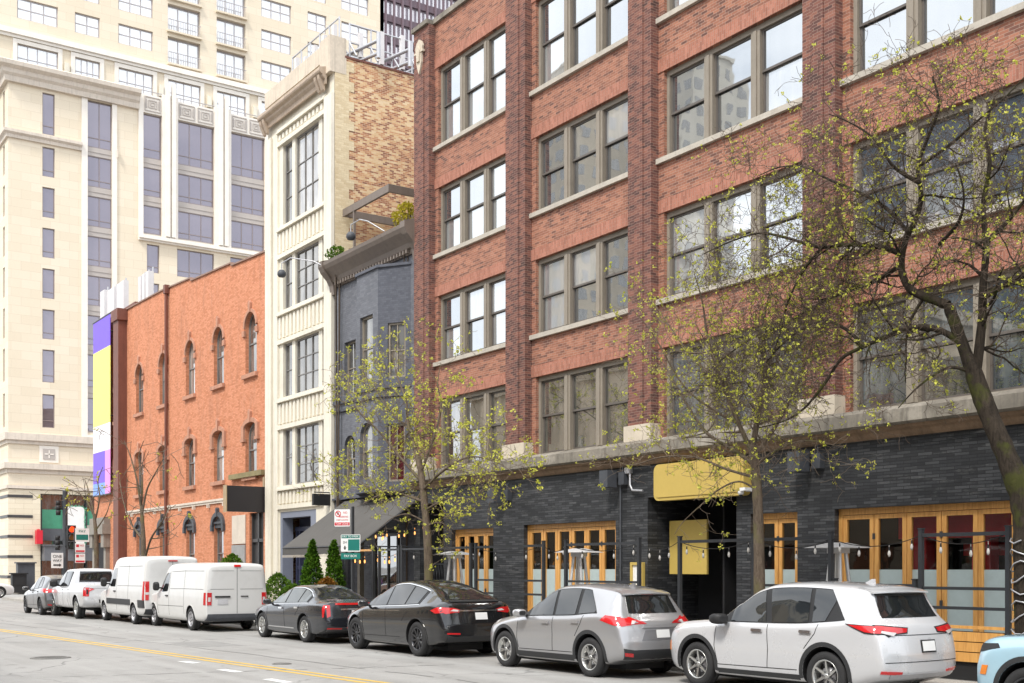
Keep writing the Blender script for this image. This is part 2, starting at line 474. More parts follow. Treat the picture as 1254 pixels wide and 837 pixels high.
X['pane_a'] = glass_mat('loft_pane', (.05, .055, .06), .52, .1, inner2=(.075, .08, .085), tint=(.95, .98, 1))
X['pane_b'] = glass_mat('loft_pane_blinds', (.26, .27, .27), .48, .1, inner2=(.33, .33, .33), tint=(.95, .98, 1))
X['pane_c'] = glass_mat('loft_pane_low_floor', (.035, .04, .034), .36, .1, inner2=(.15, .14, .115))
X['pane_d'] = glass_mat('loft_pane_teal', (.04, .052, .06), .26, .12, inner2=(.12, .14, .15))
X['pane_tan'] = glass_mat('flare_tinted_office_glass', (.115, .1, .12), .24, .08, tint=(.8, .76, .86))  # mauve lens-flare tint put into the pane and reflection colours
X['pane_tower'] = glass_mat('pale_tower_glass', (.5, .52, .56), .42, .1)
X['pane_old'] = glass_mat('old_sash_glass', (.06, .058, .055), .22, .3, inner2=(.17, .165, .155), tint=(1, .97, .93))
X['pane_old_b'] = glass_mat('curtained_sash_glass', (.22, .2, .18), .26, .3, inner2=(.4, .38, .35))
X['pane_redroom'] = glass_mat('red_curtained_glass', (.085, .014, .018), .14, .3, inner2=(.03, .02, .02))
X['pane_black'] = glass_mat('black_tower_glass', (.5, .46, .52), .35, .05)
X['shopglass'] = clear_glass('shop_front_glass', (.9, .92, .92), .1)
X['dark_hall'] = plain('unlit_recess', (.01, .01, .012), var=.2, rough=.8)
# ------------------------------------------------------------------ window helper
def panes(mb, mp, u0, u1, v0, v1, d, m=0, j=.004):
    a = [random.uniform(-j, j) for _ in range(3)]
    mb.face([mp(u0, v0, d + a[0]), mp(u1, v0, d + a[1]), mp(u1, v1, d + a[1] + a[2]), mp(u0, v1, d + a[0] + a[2])], m)

def sash_window(parent, mp, u0, u1, v0, v1, d, frame, glass, fw=.07, cols=1, rows=2, bar=.035, dep=.08, name='window', transom=0):
    """framed window: the frame mesh with its bars, and its glass as a child"""
    f = MB(); g = MB()
    f.ubox(mp, u0, u0 + fw, v0, v1, d, d + dep); f.ubox(mp, u1 - fw, u1, v0, v1, d, d + dep)
    f.ubox(mp, u0 + fw, u1 - fw, v0, v0 + fw, d, d + dep); f.ubox(mp, u0 + fw, u1 - fw, v1 - fw, v1, d, d + dep)
    iu0, iu1, iv0, iv1 = u0 + fw, u1 - fw, v0 + fw, v1 - fw
    for i in range(1, cols):
        c = iu0 + (iu1 - iu0) * i / cols; f.ubox(mp, c - bar / 2, c + bar / 2, iv0, iv1, d + .01, d + dep - .01)
    for k in range(1, rows):
        c = iv0 + (iv1 - iv0) * k / rows; f.ubox(mp, iu0, iu1, c - bar / 2, c + bar / 2, d + .015, d + dep - .015)
    if transom:
        c = iv0 + (iv1 - iv0) * transom; f.ubox(mp, iu0, iu1, c - bar / 2, c + bar / 2, d + .012, d + dep - .012)
    for i in range(cols):
        for k in range(rows):
            panes(g, mp, iu0 + (iu1 - iu0) * i / cols, iu0 + (iu1 - iu0) * (i + 1) / cols, iv0 + (iv1 - iv0) * k / rows, iv0 + (iv1 - iv0) * (k + 1) / rows, d + dep * .6 + .002 * ((i + k) % 2))
    o = f.build(name, frame, parent); g.build('glass', glass, o)
    return o

# ================================================================== 1. brick loft building
def loft_building():
    root = thing('brick_building', 'red brick loft building with big three-light windows above a charcoal painted ground floor', 'building', (-20, 20, .13))
    YW, YF = 20.0, 19.75
    piers = [(-34.68, -33.69), (-29.16, -28.15), (-23.49, -22.58), (-17.6, -16.7), (-11.8, -10.85), (-5.9, -4.9)]
    heads = [7.53, 10.95, 14.53, 18.52]; sills = [5.22, 8.76, 12.33, 15.9]
    mp = PY(YW)
    holes = []; wins = []
    for b in range(5):
        x0, x1 = piers[b][1] + .2, piers[b + 1][0] - .2
        for r in range(4):
            holes.append(rect(x0, x1, sills[r], heads[r])); wins.append((b, r, x0, x1))
    w = MB()
    wall(w, mp, rect(piers[0][0], piers[-1][1], 5.15, 20.0), holes, .3)
    w.box(piers[0][0], piers[-1][1], 20.45, 21, 4.62, 20.0); w.box(piers[0][0], piers[0][0] + .3, 20.0, 42, .1, 20.0)
    w.box(piers[-1][1] - .3, piers[-1][1], 20.0, 42, .1, 20.0); w.box(piers[0][0], piers[-1][1], 41.7, 42, .1, 20.0)
    w.build('wall', X['brick_wall'], root)
    rf = MB(); rf.box(piers[0][0] + .3, piers[-1][1] - .3, 21, 41.7, 19.2, 19.4); rf.build('roof', X['roof'], root)
    cap = MB(); cap.box(piers[0][1], piers[-1][1], 19.9, 20.3, 20.0, 20.17); cap.box(piers[0][0] - .05, piers[0][1] + .003, 19.66, 20.2, 20.0, 20.14)
    cap.build('coping', X['limestone'], root)
    for i, (a, b) in enumerate(piers):
        p = MB(); top = 20.0 if i in (0, 5) else 19.35
        g = .06                                     # narrow raised strips either side of the shaft
        p.box(a, b, YF, YW, 5.62, top); p.box(a + .3, b - .3, YF - .035, YF, 5.62, top - .25)
        o = p.build('pier', X['brick_pier'], root)
        q = MB(); q.box(a - .07, b + .07, YF - .09, YW, 5.21, 5.62); q.build('pier_base', X['limestone_pale'], root)
        if i not in (0, 5):
            q = MB(); q.box(a - .04, b + .04, YF - .05, YW - .002, 19.35, 19.5); q.build('pier_cap', X['brick_wall'], root)
        else:                                       # carved cartouche near the top of the corner pier
            q = MB(); c = (a + b) / 2
            k_ = lambda P_: [(c + (u - c) * .8, 19.62 + (v - 19.72) * .62) for u, v in P_]
            sh = [(c - .2, 19.55), (c - .3, 19.3), (c - .22, 18.95), (c - .2, 18.45), (c - .1, 18.1), (c, 17.85), (c + .1, 18.1), (c + .2, 18.45), (c + .22, 18.95), (c + .3, 19.3), (c + .2, 19.55), (c, 19.72)]
            q.prism(PY(YF - .1), k_(list(reversed(sh))), 0, .07)
            q.prism(PY(YF - .15), k_([(c - .1, 18.5), (c + .1, 18.5), (c + .14, 19.1), (c, 19.35), (c - .14, 19.1)]), 0, .05)
            q.box(c - .28, c + .28, YF - .12, YF - .036, 19.15, 19.22)
            q.build('cartouche', X['limestone_pale'], root)
    # lintels and sills
    for b, r, x0, x1 in wins:
        l = MB(); l.box(x0 - .2, x1 + .2, YW - .025, YW - .001, heads[r], heads[r] + .33); l.build('lintel', X['brick_soldier'], root)
        f = MB(); W = x1 - x0; fw = .1; mw = .28; lw = (W - 2 * fw - 2 * mw) / 3
        d0 = .1
        z0, z1 = sills[r], heads[r]
        f.ubox(mp, x0, x0 + fw, z0, z1, d0, .32); f.ubox(mp, x1 - fw, x1, z0, z1, d0, .32)
        f.ubox(mp, x0 + fw, x1 - fw, z1 - .13, z1, d0, .32); f.ubox(mp, x0 + fw, x1 - fw, z0, z0 + .07, d0, .32)
        for k in (1, 2):
            u = x0 + fw + lw * k + mw * (k - 1)
            f.ubox(mp, u, u + mw, z0 + .07, z1 - .13, d0 - .02, .32)
            f.ubox(mp, u + .09, u + mw - .09, z0 + .07, z1 - .13, d0 - .05, d0 - .02)
        win = f.build('window', X['taupe'], root)
        s = MB(); g = MB()
        for k in range(3):
            u = x0 + fw + (lw + mw) * k; t = .055
            a0, a1 = z0 + .07, z1 - .13; mid = a0 + (a1 - a0) * .52
            for (va, vb, dd) in ((mid - .03, a1, .16), (a0, mid + .03, .2)):
                s.ubox(mp, u, u + t, va, vb, dd, dd + .045); s.ubox(mp, u + lw - t, u + lw, va, vb, dd, dd + .045)
                s.ubox(mp, u + t, u + lw - t, va, va + t, dd, dd + .045); s.ubox(mp, u + t, u + lw - t, vb - t * .8, vb, dd, dd + .045)
                if r == 0: mi = random.choice((0, 0, 2))
                else: mi = random.choice((0, 0, 1)) if b != 0 else random.choice((0, 1, 1))
                panes(g, mp, u + t, u + lw - t, va + t, vb - t * .8, dd + .03, mi, .0035)
        s.build('sash', X['sash'], win)
        lo = X['pane_c'] if b < 2 else X['pane_d']
        g.build('glass', [lo, lo, X['pane_c']] if r == 0 else [X['pane_a'], X['pane_b'], X['pane_c']], win)
        if r > 0:
            q = MB(); q.box(x0 - .2, x1 + .2, YW - .1, YW + .12, z0 - .13, z0); q.build('sill', X['sill'], win)
    # stone cornice above the shop floor
    c = MB(); xa, xb = piers[0][0] - .05, piers[-1][1] + .1
    c.profile_x([(20.1, 5.24), (19.62, 5.2), (19.42, 5.1), (19.4, 4.84), (19.46, 4.8), (20.1, 4.8)], xa, xb)
    c.build('cornice', X['limestone'], root)
    c = MB(); c.profile_x([(20.1, 4.798), (19.52, 4.798), (19.54, 4.74), (19.62, 4.7), (19.66, 4.62), (19.7, 4.58), (20.1, 4.58)], xa, xb - .05)
    c.build('cornice_moulding', X['brown_mould'], root)
    # ground floor
    YG = 19.76; mg = PY(YG)
    wins = [(-32.25, -29.84, .15, 3.18, 4), (-28.22, -24.0, .15, 3.21, 6), (-19.15, -17.75, .15, 3.19, 2), (-16.72, -10.9, .15, 3.2, 7), (-9.9, -6.2, .15, 3.2, 4)]
    ent = (-22.72, -19.6, .13, 3.75); gate = (-34.3, -32.75, .13, 4.1)
    g = MB()
    wall(g, mg, rect(piers[0][0] - .02, piers[-1][1] + .02, .1, 4.6), [rect(*x[:4]) for x in wins] + [rect(*ent), rect(*gate)], .24)
    for (a, b_) in ((ent[0], ent[1]), (gate[0], gate[1])):
        pass
    g.build('ground_floor_wall', X['brick_dark'], root)
    for (x0, x1, z0, z1, n) in wins:
        f = MB(); d = .14; top = .13
        f.ubox(mg, x0, x1, z1 - top, z1, d, d + .12); f.ubox(mg, x0, x0 + .1, z0, z1 - top, d, d + .12); f.ubox(mg, x1 - .1, x1, z0, z1 - top, d, d + .12)
        fw = f.build('folding_window', X['wood'], root)
        lw = (x1 - x0 - .2) / n
        for k in range(n):
            u0 = x0 + .1 + k * lw + .008; u1 = u0 + lw - .016; st = .1
            l = MB(); dd = d + .012 + .004 * (k % 2)
            l.ubox(mg, u0, u0 + st, z0 + .02, z1 - top - .01, dd, dd + .07); l.ubox(mg, u1 - st, u1, z0 + .02, z1 - top - .01, dd, dd + .07)
            l.ubox(mg, u0 + st, u1 - st, z1 - top - .1, z1 - top - .01, dd, dd + .07); l.ubox(mg, u0 + st, u1 - st, z0 + .02, z0 + .22, dd, dd + .07)
            for hz in (.35, .8): l.ubox(mg, (u0 if k % 2 else u1) - .02, (u0 if k % 2 else u1) + .02, z0 + hz * 3, z0 + hz * 3 + .12, dd - .02, dd, 1)
            leaf = l.build('window_leaf', [X['wood'], X['frame_dark']], fw)
        q = MB()
        for k in range(n):
            u0 = x0 + .1 + k * lw + .108; u1 = u0 + lw - .216
            panes(q, mg, u0, u1, 1.92, z1 - top - .1, d + .05, 0, .003)
        q.build('glass', X['shopglass'], fw)
        q = MB()
        for k in range(n):
            u0 = x0 + .1 + k * lw + .108; u1 = u0 + lw - .216
            q.ubox(mg, u0, u1, z0 + .22, 1.92, d + .048, d + .054)
        q.build('frosted_film', X['frost'], fw)
    # dining room behind the folding windows
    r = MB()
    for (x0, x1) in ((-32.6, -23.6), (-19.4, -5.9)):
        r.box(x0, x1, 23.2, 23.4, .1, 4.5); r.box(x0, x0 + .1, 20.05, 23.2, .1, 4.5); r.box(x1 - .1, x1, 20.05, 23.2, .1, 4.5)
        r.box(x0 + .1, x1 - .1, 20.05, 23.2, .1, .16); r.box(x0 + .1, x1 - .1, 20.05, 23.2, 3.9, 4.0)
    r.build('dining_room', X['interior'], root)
    r = MB()
    r.box(-15.6, -6.5, 20.42, 20.5, 2.55, 3.05); r.box(-14.4, -6.5, 20.9, 20.96, 2.2, 2.45)
    for x in (-15.4, -13.95, -13.0, -11.6, -9.4): r.box(x, x + .4, 20.52, 20.8, .16, 3.6)
    r.box(-16.6, -15.9, 22.4, 22.5, .3, 3.3)
    r.build('red_partition', X['red'], root)
    r = MB()
    for k in range(5): r.box(-13.0, -6.6, 22.6, 23.0, 1.35 + k * .33, 1.38 + k * .33)
    rr = random.Random(3)
    for k in range(4):
        x = -12.9
        while x < -6.8:
            r.lathe([(0, 0), (.04, 0), (.04, .16), (.014, .2), (.014, .26), (0, .26)], Matrix.Translation((x, 22.75, 1.382 + k * .33)), 6); x += rr.uniform(.1, .3)
    r.build('bottle_shelves', plain('dim_bottles', (.1, .14, .16), var=.6, vs=8, rough=.2), root)
    # entrance recess
    e = MB()
    e.box(ent[0] - .2, ent[0], 20.0, 23.2, .1, 4.3); e.box(ent[1], ent[1] + .2, 20.0, 23.2, .1, 4.3)
    e.box(ent[0] - .2, ent[1] + .2, 23.2, 23.4, .1, 4.3); e.box(ent[0] - .2, ent[1] + .2, 20.0, 23.2, 3.8, 4.0); e.box(ent[0], ent[1], 20.0, 23.2, .1, .17)
    e.build('entrance_recess', X['brick_dark'], root)
    e = MB()
    e.box(ent[0], -20.9, 21.5, 21.56, .17, 3.8); e.box(-20.9, -20.84, 20.6, 21.56, .17, 3.8)
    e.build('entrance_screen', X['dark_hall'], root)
    e = MB(); e.box(-20.45, -19.75, 22.0, 22.06, .17, 2.0); e.build('glazed_panel', plain('dull_teal_panel', (.12, .19, .18), var=.15, rough=.3), root)
    e = MB()
    e.tube([(-20.02, 20.6, 1.45), (-20.02, 20.5, 1.5), (-20.02, 20.5, 3.0), (-20.02, 20.6, 3.05)], .025, 8)
    e.tube([(-19.86, 20.6, 1.45), (-19.86, 20.5, 1.5), (-19.86, 20.5, 3.0), (-19.86, 20.6, 3.05)], .025, 8)
    e.box(-20.1, -19.65, 20.58, 20.63, .17, 3.25)
    e.build('entrance_door', plain('grey_brown_door_trim', (.2, .17, .15), rough=.4), root)
    # scissor gate in the left recess
    e = MB()
    e.box(gate[0] - .1, gate[1] + .1, 21.6, 21.8, .1, 4.3); e.box(gate[0] - .1, gate[0], 20.0, 21.6, .1, 4.3); e.box(gate[1], gate[1] + .1, 20, 21.6, .1, 4.3); e.box(gate[0], gate[1], 20, 21.6, 4.1, 4.3)
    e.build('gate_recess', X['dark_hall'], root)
    e = MB(); n = 9; w_ = (gate[1] - gate[0]) / n
    for k in range(n):
        u = gate[0] + k * w_
        for (za, zb) in ((.25, 1.15), (1.15, 2.05)):
            e.tube([(u, 19.95, za), (u + w_, 19.95, zb)], .014, 4); e.tube([(u, 19.97, zb), (u + w_, 19.97, za)], .014, 4)
    for zz in (.2, 2.08): e.tube([(gate[0], 19.96, zz), (gate[1], 19.96, zz)], .02, 6)
    e.build('scissor_gate', X['blackmetal'], root)
    # wall gear: speaker boxes with conduit, a camera
    for (x, z) in ((-29.25, 4.12), (-23.9, 4.28), (-17.4, 4.25)):
        q = MB(); q.box(x - .22, x + .12, 19.3, 19.62, z - .22, z + .22); q.box(x - .12, x + .04, 19.62, 19.76, z - .05, z + .05); q.box(x + .2, x + .42, 19.6, 19.755, z - .16, z + .16)
        q.tube([(x + .31, 19.66, z + .16), (x + .31, 19.66, z + .32), (x + .34, 19.72, z + .36)], .02, 6)
        q.build('wall_speaker', X['iron'], root)
    q = MB(); q.tube([(-23.75, 19.72, 4.06), (-23.75, 19.72, .2)], .025, 6); q.build('conduit', X['iron'], root)
    q = MB(); q.tube([(-23.35, 19.7, 4.5), (-23.3, 19.66, 4.1), (-23.2, 19.66, 3.95), (-22.8, 19.66, 3.92)], .03, 6)
    q.box(-23.5, -23.3, 19.64, 19.75, 4.4, 4.55); q.build('conduit', X['steel'], root)
    return root
loft_building()

# ================================================================== 2. slate grey three-storey building with an oriel
def grey_building():
    root = thing('grey_building', 'narrow slate grey painted building with an angled oriel and bracketed brown cornice', 'building', (-38, 20, .13))
    xa, xb = -41.28, -34.72; YW, YO = 20.0, 19.3
    o0, o1, o2, o3 = -39.1, -38.02, -36.41, -35.34
    mp = PY(YW); w = MB()
    h_a = [rect(-40.45, -39.5, 8.5, 10.5), arch(-40.45, -39.55, 5.2, 6.95)]
    wall(w, mp, rect(xa, o0, 4.6, 13.2), h_a, .25)
    wall(w, mp, rect(o3, xb, 4.6, 13.2), [], .25)
    wall(w, mp, rect(o0, o3, 12.4, 13.2), [], .1)
    w.box(xa, xb, 20.5, 21, .1, 13.6); w.box(xa, xa + .2, 20.02, 32, .1, 13.6); w.box(xb - .2, xb, 20.02, 32, .1, 13.6); w.box(xa, xb, 31.8, 32, .1, 13.6)
    w.build('wall', X['brick_grey'], root)
    w = MB(); mo = PY(YO)
    h_f = [rect(-37.78, -36.8, 8.6, 10.88), arch(-37.78, -36.82, 5.1, 7.1)]
    wall(w, mo, rect(o1, o2, 4.75, 12.4), h_f, .2)
    ml = PL((o0, YW), (o1, YO)); Ll = math.hypot(o1 - o0, YW - YO)
    wall(w, ml, rect(0, Ll, 4.75, 12.4), [], .2)
    w.face([(o0, YW, 12.4), (o1, YO, 12.4), (o2, YO, 12.4), (o3, YW, 12.4)]); w.face([(o0, YW, 4.75), (o1, YO, 4.75), (o2, YO, 4.75), (o3, YW, 4.75)])
    w.box(o1 + .1, o2 - .1, 19.85, 20.4, 4.8, 12.39)
    w.build('oriel', X['brick_grey'], root)
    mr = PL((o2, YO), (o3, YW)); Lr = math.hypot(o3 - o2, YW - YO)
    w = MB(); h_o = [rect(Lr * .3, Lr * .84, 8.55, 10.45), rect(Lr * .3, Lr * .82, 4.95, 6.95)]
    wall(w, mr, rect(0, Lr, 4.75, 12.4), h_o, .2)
    w.build('oriel_side', X['brick_grey_dark'], root)  # shade of the oblique face is put into this darker brick colour
    pts = [(o0 - .06, YW), (o1 - .03, YO - .07), (o2 + .03, YO - .07), (o3 + .08, YW), (o3 + .08, YW + .02), (o0 - .06, YW + .02)]
    for (za, zb) in ((12.401, 12.5), (8.2, 8.42), (7.9, 7.97), (4.62, 4.745)):
        w = MB()
        a = [(p[0], p[1], za) for p in pts]; b = [(p[0], p[1], zb) for p in pts]
        w.face(list(reversed(a))); w.face(b)
        for i in range(6): w.face([a[i], a[(i + 1) % 6], b[(i + 1) % 6], b[i]])
        if 5 < za < 9: w.box(xa, o0 - .06, 19.92, 20, za + .002, zb - .002)
        w.build('belt_course', X['brick_grey_dark'], root)
    w = MB(); w.box(xa, xb, 19.88, 19.995, 4.55, 4.61); w.build('belt_course', X['brick_grey_dark'], root)
    sash_window(root, mp, -40.45, -39.5, 8.5, 10.5, .14, X['taupe'], X['pane_old'])
    sash_window(root, mo, -37.78, -36.8, 8.6, 10.88, .1, X['taupe'], X['pane_old'])
    sash_window(root, mr, Lr * .3, Lr * .84, 8.55, 10.45, .06, X['taupe'], X['pane_old'], cols=2, rows=2)
    sash_window(root, mr, Lr * .3, Lr * .82, 4.95, 6.95, .06, X['taupe'], X['pane_redroom'], cols=2, rows=2)
    for (m_, u0, u1, v0, v1) in ((mp, -40.45, -39.55, 5.2, 6.95), (mo, -37.78, -36.82, 5.1, 7.1)):
        arched_window(root, m_, u0, u1, v0, v1, .12, X['taupe'], X['pane_old'])
    # pressed metal cornice
    c = MB()
    c.profile_x([(20.0, 12.72), (19.916, 12.72), (19.904, 12.86), (19.82, 12.9), (19.76, 13.05), (19.628, 13.2), (19.472, 13.35), (19.4, 13.48), (19.382, 13.6), (19.43, 13.62), (20.0, 13.8)], xa - .05, xb + .02)
    for s in (xa - .12, xb - .25):
        c.profile_x([(19.994, 12.45), (19.88, 12.45), (19.82, 12.8), (19.7, 13.0), (19.46, 13.25), (19.358, 13.45), (19.358, 13.66), (19.994, 13.84)], s, s + .33)
    x = xa + .4
    while x < xb - .5:
        c.box(x, x + .11, 19.8, 19.9, 12.75, 12.88); x += .22
    c.build('cornice', X['bronze'], root)
    r = MB(); r.box(xa, xb, 20.0, 32, 13.55, 13.65); r.build('roof', X['roof'], root)
    # street level: dark recess, glazed doors, posts
    g = MB(); g.box(xa, xb, 21.3, 21.5, .1, 4.6); g.box(xa, xa + .35, 20.0, 21.3, .1, 4.55); g.box(xb - 1.35, xb, 20.0, 21.3, .1, 4.55)
    g.build('street_wall', X['brick_grey_dark'], root)
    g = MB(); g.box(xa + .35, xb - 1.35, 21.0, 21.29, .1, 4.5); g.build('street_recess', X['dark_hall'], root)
    d = MB()
    for u in (-38.6, -37.6, -36.9, -36.15): d.ubox(mp, u, u + .08, .13, 3.2, .3, .4)
    d.ubox(mp, -38.6, -36.07, 3.1, 3.2, .29, .41)
    do = d.build('glazed_door', X['frame_dark'], root)
    q = MB()
    for u in (-38.52, -37.52, -36.82): panes(q, mp, u, u + .85 if u < -37.6 else u + .6, .2, 3.1, .35)
    q.build('glass', X['pane_c'], do)
    for a, b in ((-39.4, -39.2), (-36.0, -35.85)):
        d = MB(); d.ubox(mp, a, b, .13, 4.5, .02, .2); d.build('post', X['taupe'], root)
    return root

def arched_window(parent, mp, u0, u1, v0, v1, d, frame, glass, fw=.07, name='window', n=10):
    a = arch(u0, u1, v0, v1, n); b = arch(u0 + fw, u1 - fw, v0 + fw, v1 - fw, n)
    f = MB(); g = MB(); m_ = len(a)
    for k in range(m_):
        j = (k + 1) % m_
        f.face([mp(*a[k], d), mp(*a[j], d), mp(*b[j], d), mp(*b[k], d)])
        f.face([mp(*b[k], d), mp(*b[j], d), mp(*b[j], d + .07), mp(*b[k], d + .07)])
    mid = v0 + (v1 - v0) * .5
    f.ubox(mp, u0 + fw, u1 - fw, mid - .03, mid + .03, d + .005, d + .06)
    low = [p for p in b if p[1] < mid]; j = [random.uniform(-.003, .003) for _ in range(2)]
    g.face([mp(u0 + fw, v0 + fw, d + .05), mp(u1 - fw, v0 + fw, d + .05 + j[0]), mp(u1 - fw, mid, d + .05), mp(u0 + fw, mid, d + .05 - j[0])])
    g.face([mp(u0 + fw, mid, d + .035)] + [mp(u1 - fw, mid, d + .035)] + [mp(p[0], p[1], d + .035 + j[1] * (p[1] - mid)) for p in b[2:]])
    o = f.build(name, frame, parent); g.build('glass', glass, o)
    return o
grey_building()

# ================================================================== 3. cream terracotta building
def cream_building():
    root = thing('terracotta_building', 'tall narrow cream terracotta building with fluted spandrels and a mottled brick side wall', 'building', (-44.5, 20, .13))
    xa, xb = -47.8, -41.3; mp = PY(20.0)
    st = [(5.4, 7.75), (9.1, 11.35), (12.75, 14.95), (16.3, 19.7)]
    wx = [(-46.15, -45.35), (-45.0, -42.8), (-42.42, -42.02)]
    holes = [rect(-46.2, -42.0, a, b) for a, b in st] + [rect(-46.5, -42.95, .13, 4.3)]
    w = MB(); wall(w, mp, rect(xa, xb, .1, 22.35), holes, .4)
    w.build('front_wall', X['terracotta'], root)
    s = MB()
    s.box(xb - .35, xb, 20.42, 40, .1, 21.75); s.box(xa, xa + .3, 20.42, 40, .1, 21.75); s.box(xa, xb, 39.7, 40, .1, 21.75); s.box(xa + .3, xb - .35, 20.5, 21.0, 4.6, 21.5)
    s.build('side_wall', X['brick_party'], root)
    s = MB(); s.box(xb - .3, xb + .012, 20.02, 20.42, .1, 21.9)
    for k in range(44): s.box(xb - .2, xb + .014, 20.42, 20.62 + .22 * (k % 2), 4.9 + k * .38, 5.28 + k * .38)
    s.build('corner_quoin', X['brick_cream'], root)
    s = MB(); s.box(xb - .36, xb + .03, 20.44, 40, 21.751, 21.83); s.build('coping', X['rust'], root)
    r = MB(); r.box(xa + .3, xb - .35, 21.0, 39.7, 21.2, 21.4); r.build('roof', X['roof'], root)
    p = MB()
    p.box(xa + .003, xa + .62, 19.86, 19.998, .13, 20.3); p.box(xa + .75, xa + 1.2, 19.92, 19.998, .13, 20.3)
    p.box(xb - .66, xb + .005, 19.86, 19.998, .13, 20.3)
    p.build('pilaster', X['terracotta'], root)
    t = MB(); t.box(xa, xb + .004, 19.85, 20.5, 21.7, 22.36); t.box(xb - .9, xb + .02, 19.8, 20.5, 21.1, 22.5); t.build('parapet', X['terracotta_dirty'], root)
    c = MB(); c.profile_x([(19.849, 20.72), (19.8, 20.74), (19.78, 20.9), (19.68, 21.0), (19.66, 21.08), (19.55, 21.14), (19.52, 21.2), (19.53, 21.32), (19.849, 21.4)], xa - .04, xb - .35)
    for x in (xa, xa + .3, xb - 1.0, xb - .7): c.profile_x([(19.848, 20.5), (19.77, 20.55), (19.6, 20.95), (19.58, 21.1), (19.848, 21.1)], x, x + .18)
    c.build('cornice', plain('brown_grey_cornice', (.42, .33, .25), var=.2, rough=.7, streak=.3), root)
    for k, (z0, z1) in enumerate([(4.4, 5.4), (7.75, 9.1), (11.35, 12.75), (14.95, 16.3), (19.7, 20.45)]):
        f = MB(); u0, u1 = xa + 1.2, xb - .67
        f.box(u0, u1, 19.9, 19.998, z1 - .13, z1 - .01); f.box(u0, u1, 19.84, 19.998, z1 - .2, z1 - .13)
        f.box(u0, u1, 19.9, 19.998, z0 + .02, z0 + .2)
        x = u0 + .1; n = 12; st_ = (u1 - u0 - .2) / n
        for i in range(n): f.box(x + i * st_, x + i * st_ + st_ * .55, 19.925, 19.998, z0 + .26, z1 - .26)
        f.build('fluted_spandrel', X['terracotta'], root)
    for k, (z0, z1) in enumerate(st):
        for a, b in ((-45.33, -45.03), (-42.78, -42.45)):
            f = MB(); f.ubox(mp, a, b, z0, z1, .03, .2); f.build('mullion', X['terracotta'], root)
        sash_window(root, mp, wx[0][0], wx[0][1], z0, z1, .1, X['frame_grey'], X['pane_old'], cols=1, rows=3 if k == 3 else 2)
        sash_window(root, mp, wx[1][0], wx[1][1], z0, z1, .1, X['frame_grey'], X['pane_old_b'] if k == 3 else X['pane_old'], cols=3, rows=3 if k else 3)
        sash_window(root, mp, wx[2][0], wx[2][1], z0, z1, .1, X['frame_grey'], X['pane_old'], cols=1, rows=3 if k == 3 else 2)
    d = MB()
    d.ubox(mp, -46.5, -46.3, .13, 4.3, .02, .5); d.ubox(mp, -43.5, -42.95, .13, 4.3, .02, .5); d.ubox(mp, -46.3, -43.5, 4.05, 4.3, .02, .5)
    d.build('shopfront_trim', X['navy_pale'], root)
    d = MB()
    d.ubox(mp, -46.3, -43.5, .13, 4.05, .8, .9)
    for u in (-46.25, -45.95, -45.3, -44.6, -43.9): d.ubox(mp, u, u + .14, .13, 3.7, .6, .8)
    d.ubox(mp, -46.3, -43.5, 3.5, 3.68, .58, .8); d.ubox(mp, -46.3, -43.5, 1.9, 2.05, .62, .8)
    d.build('shopfront', X['navy'], root)
    return root
cream_building()

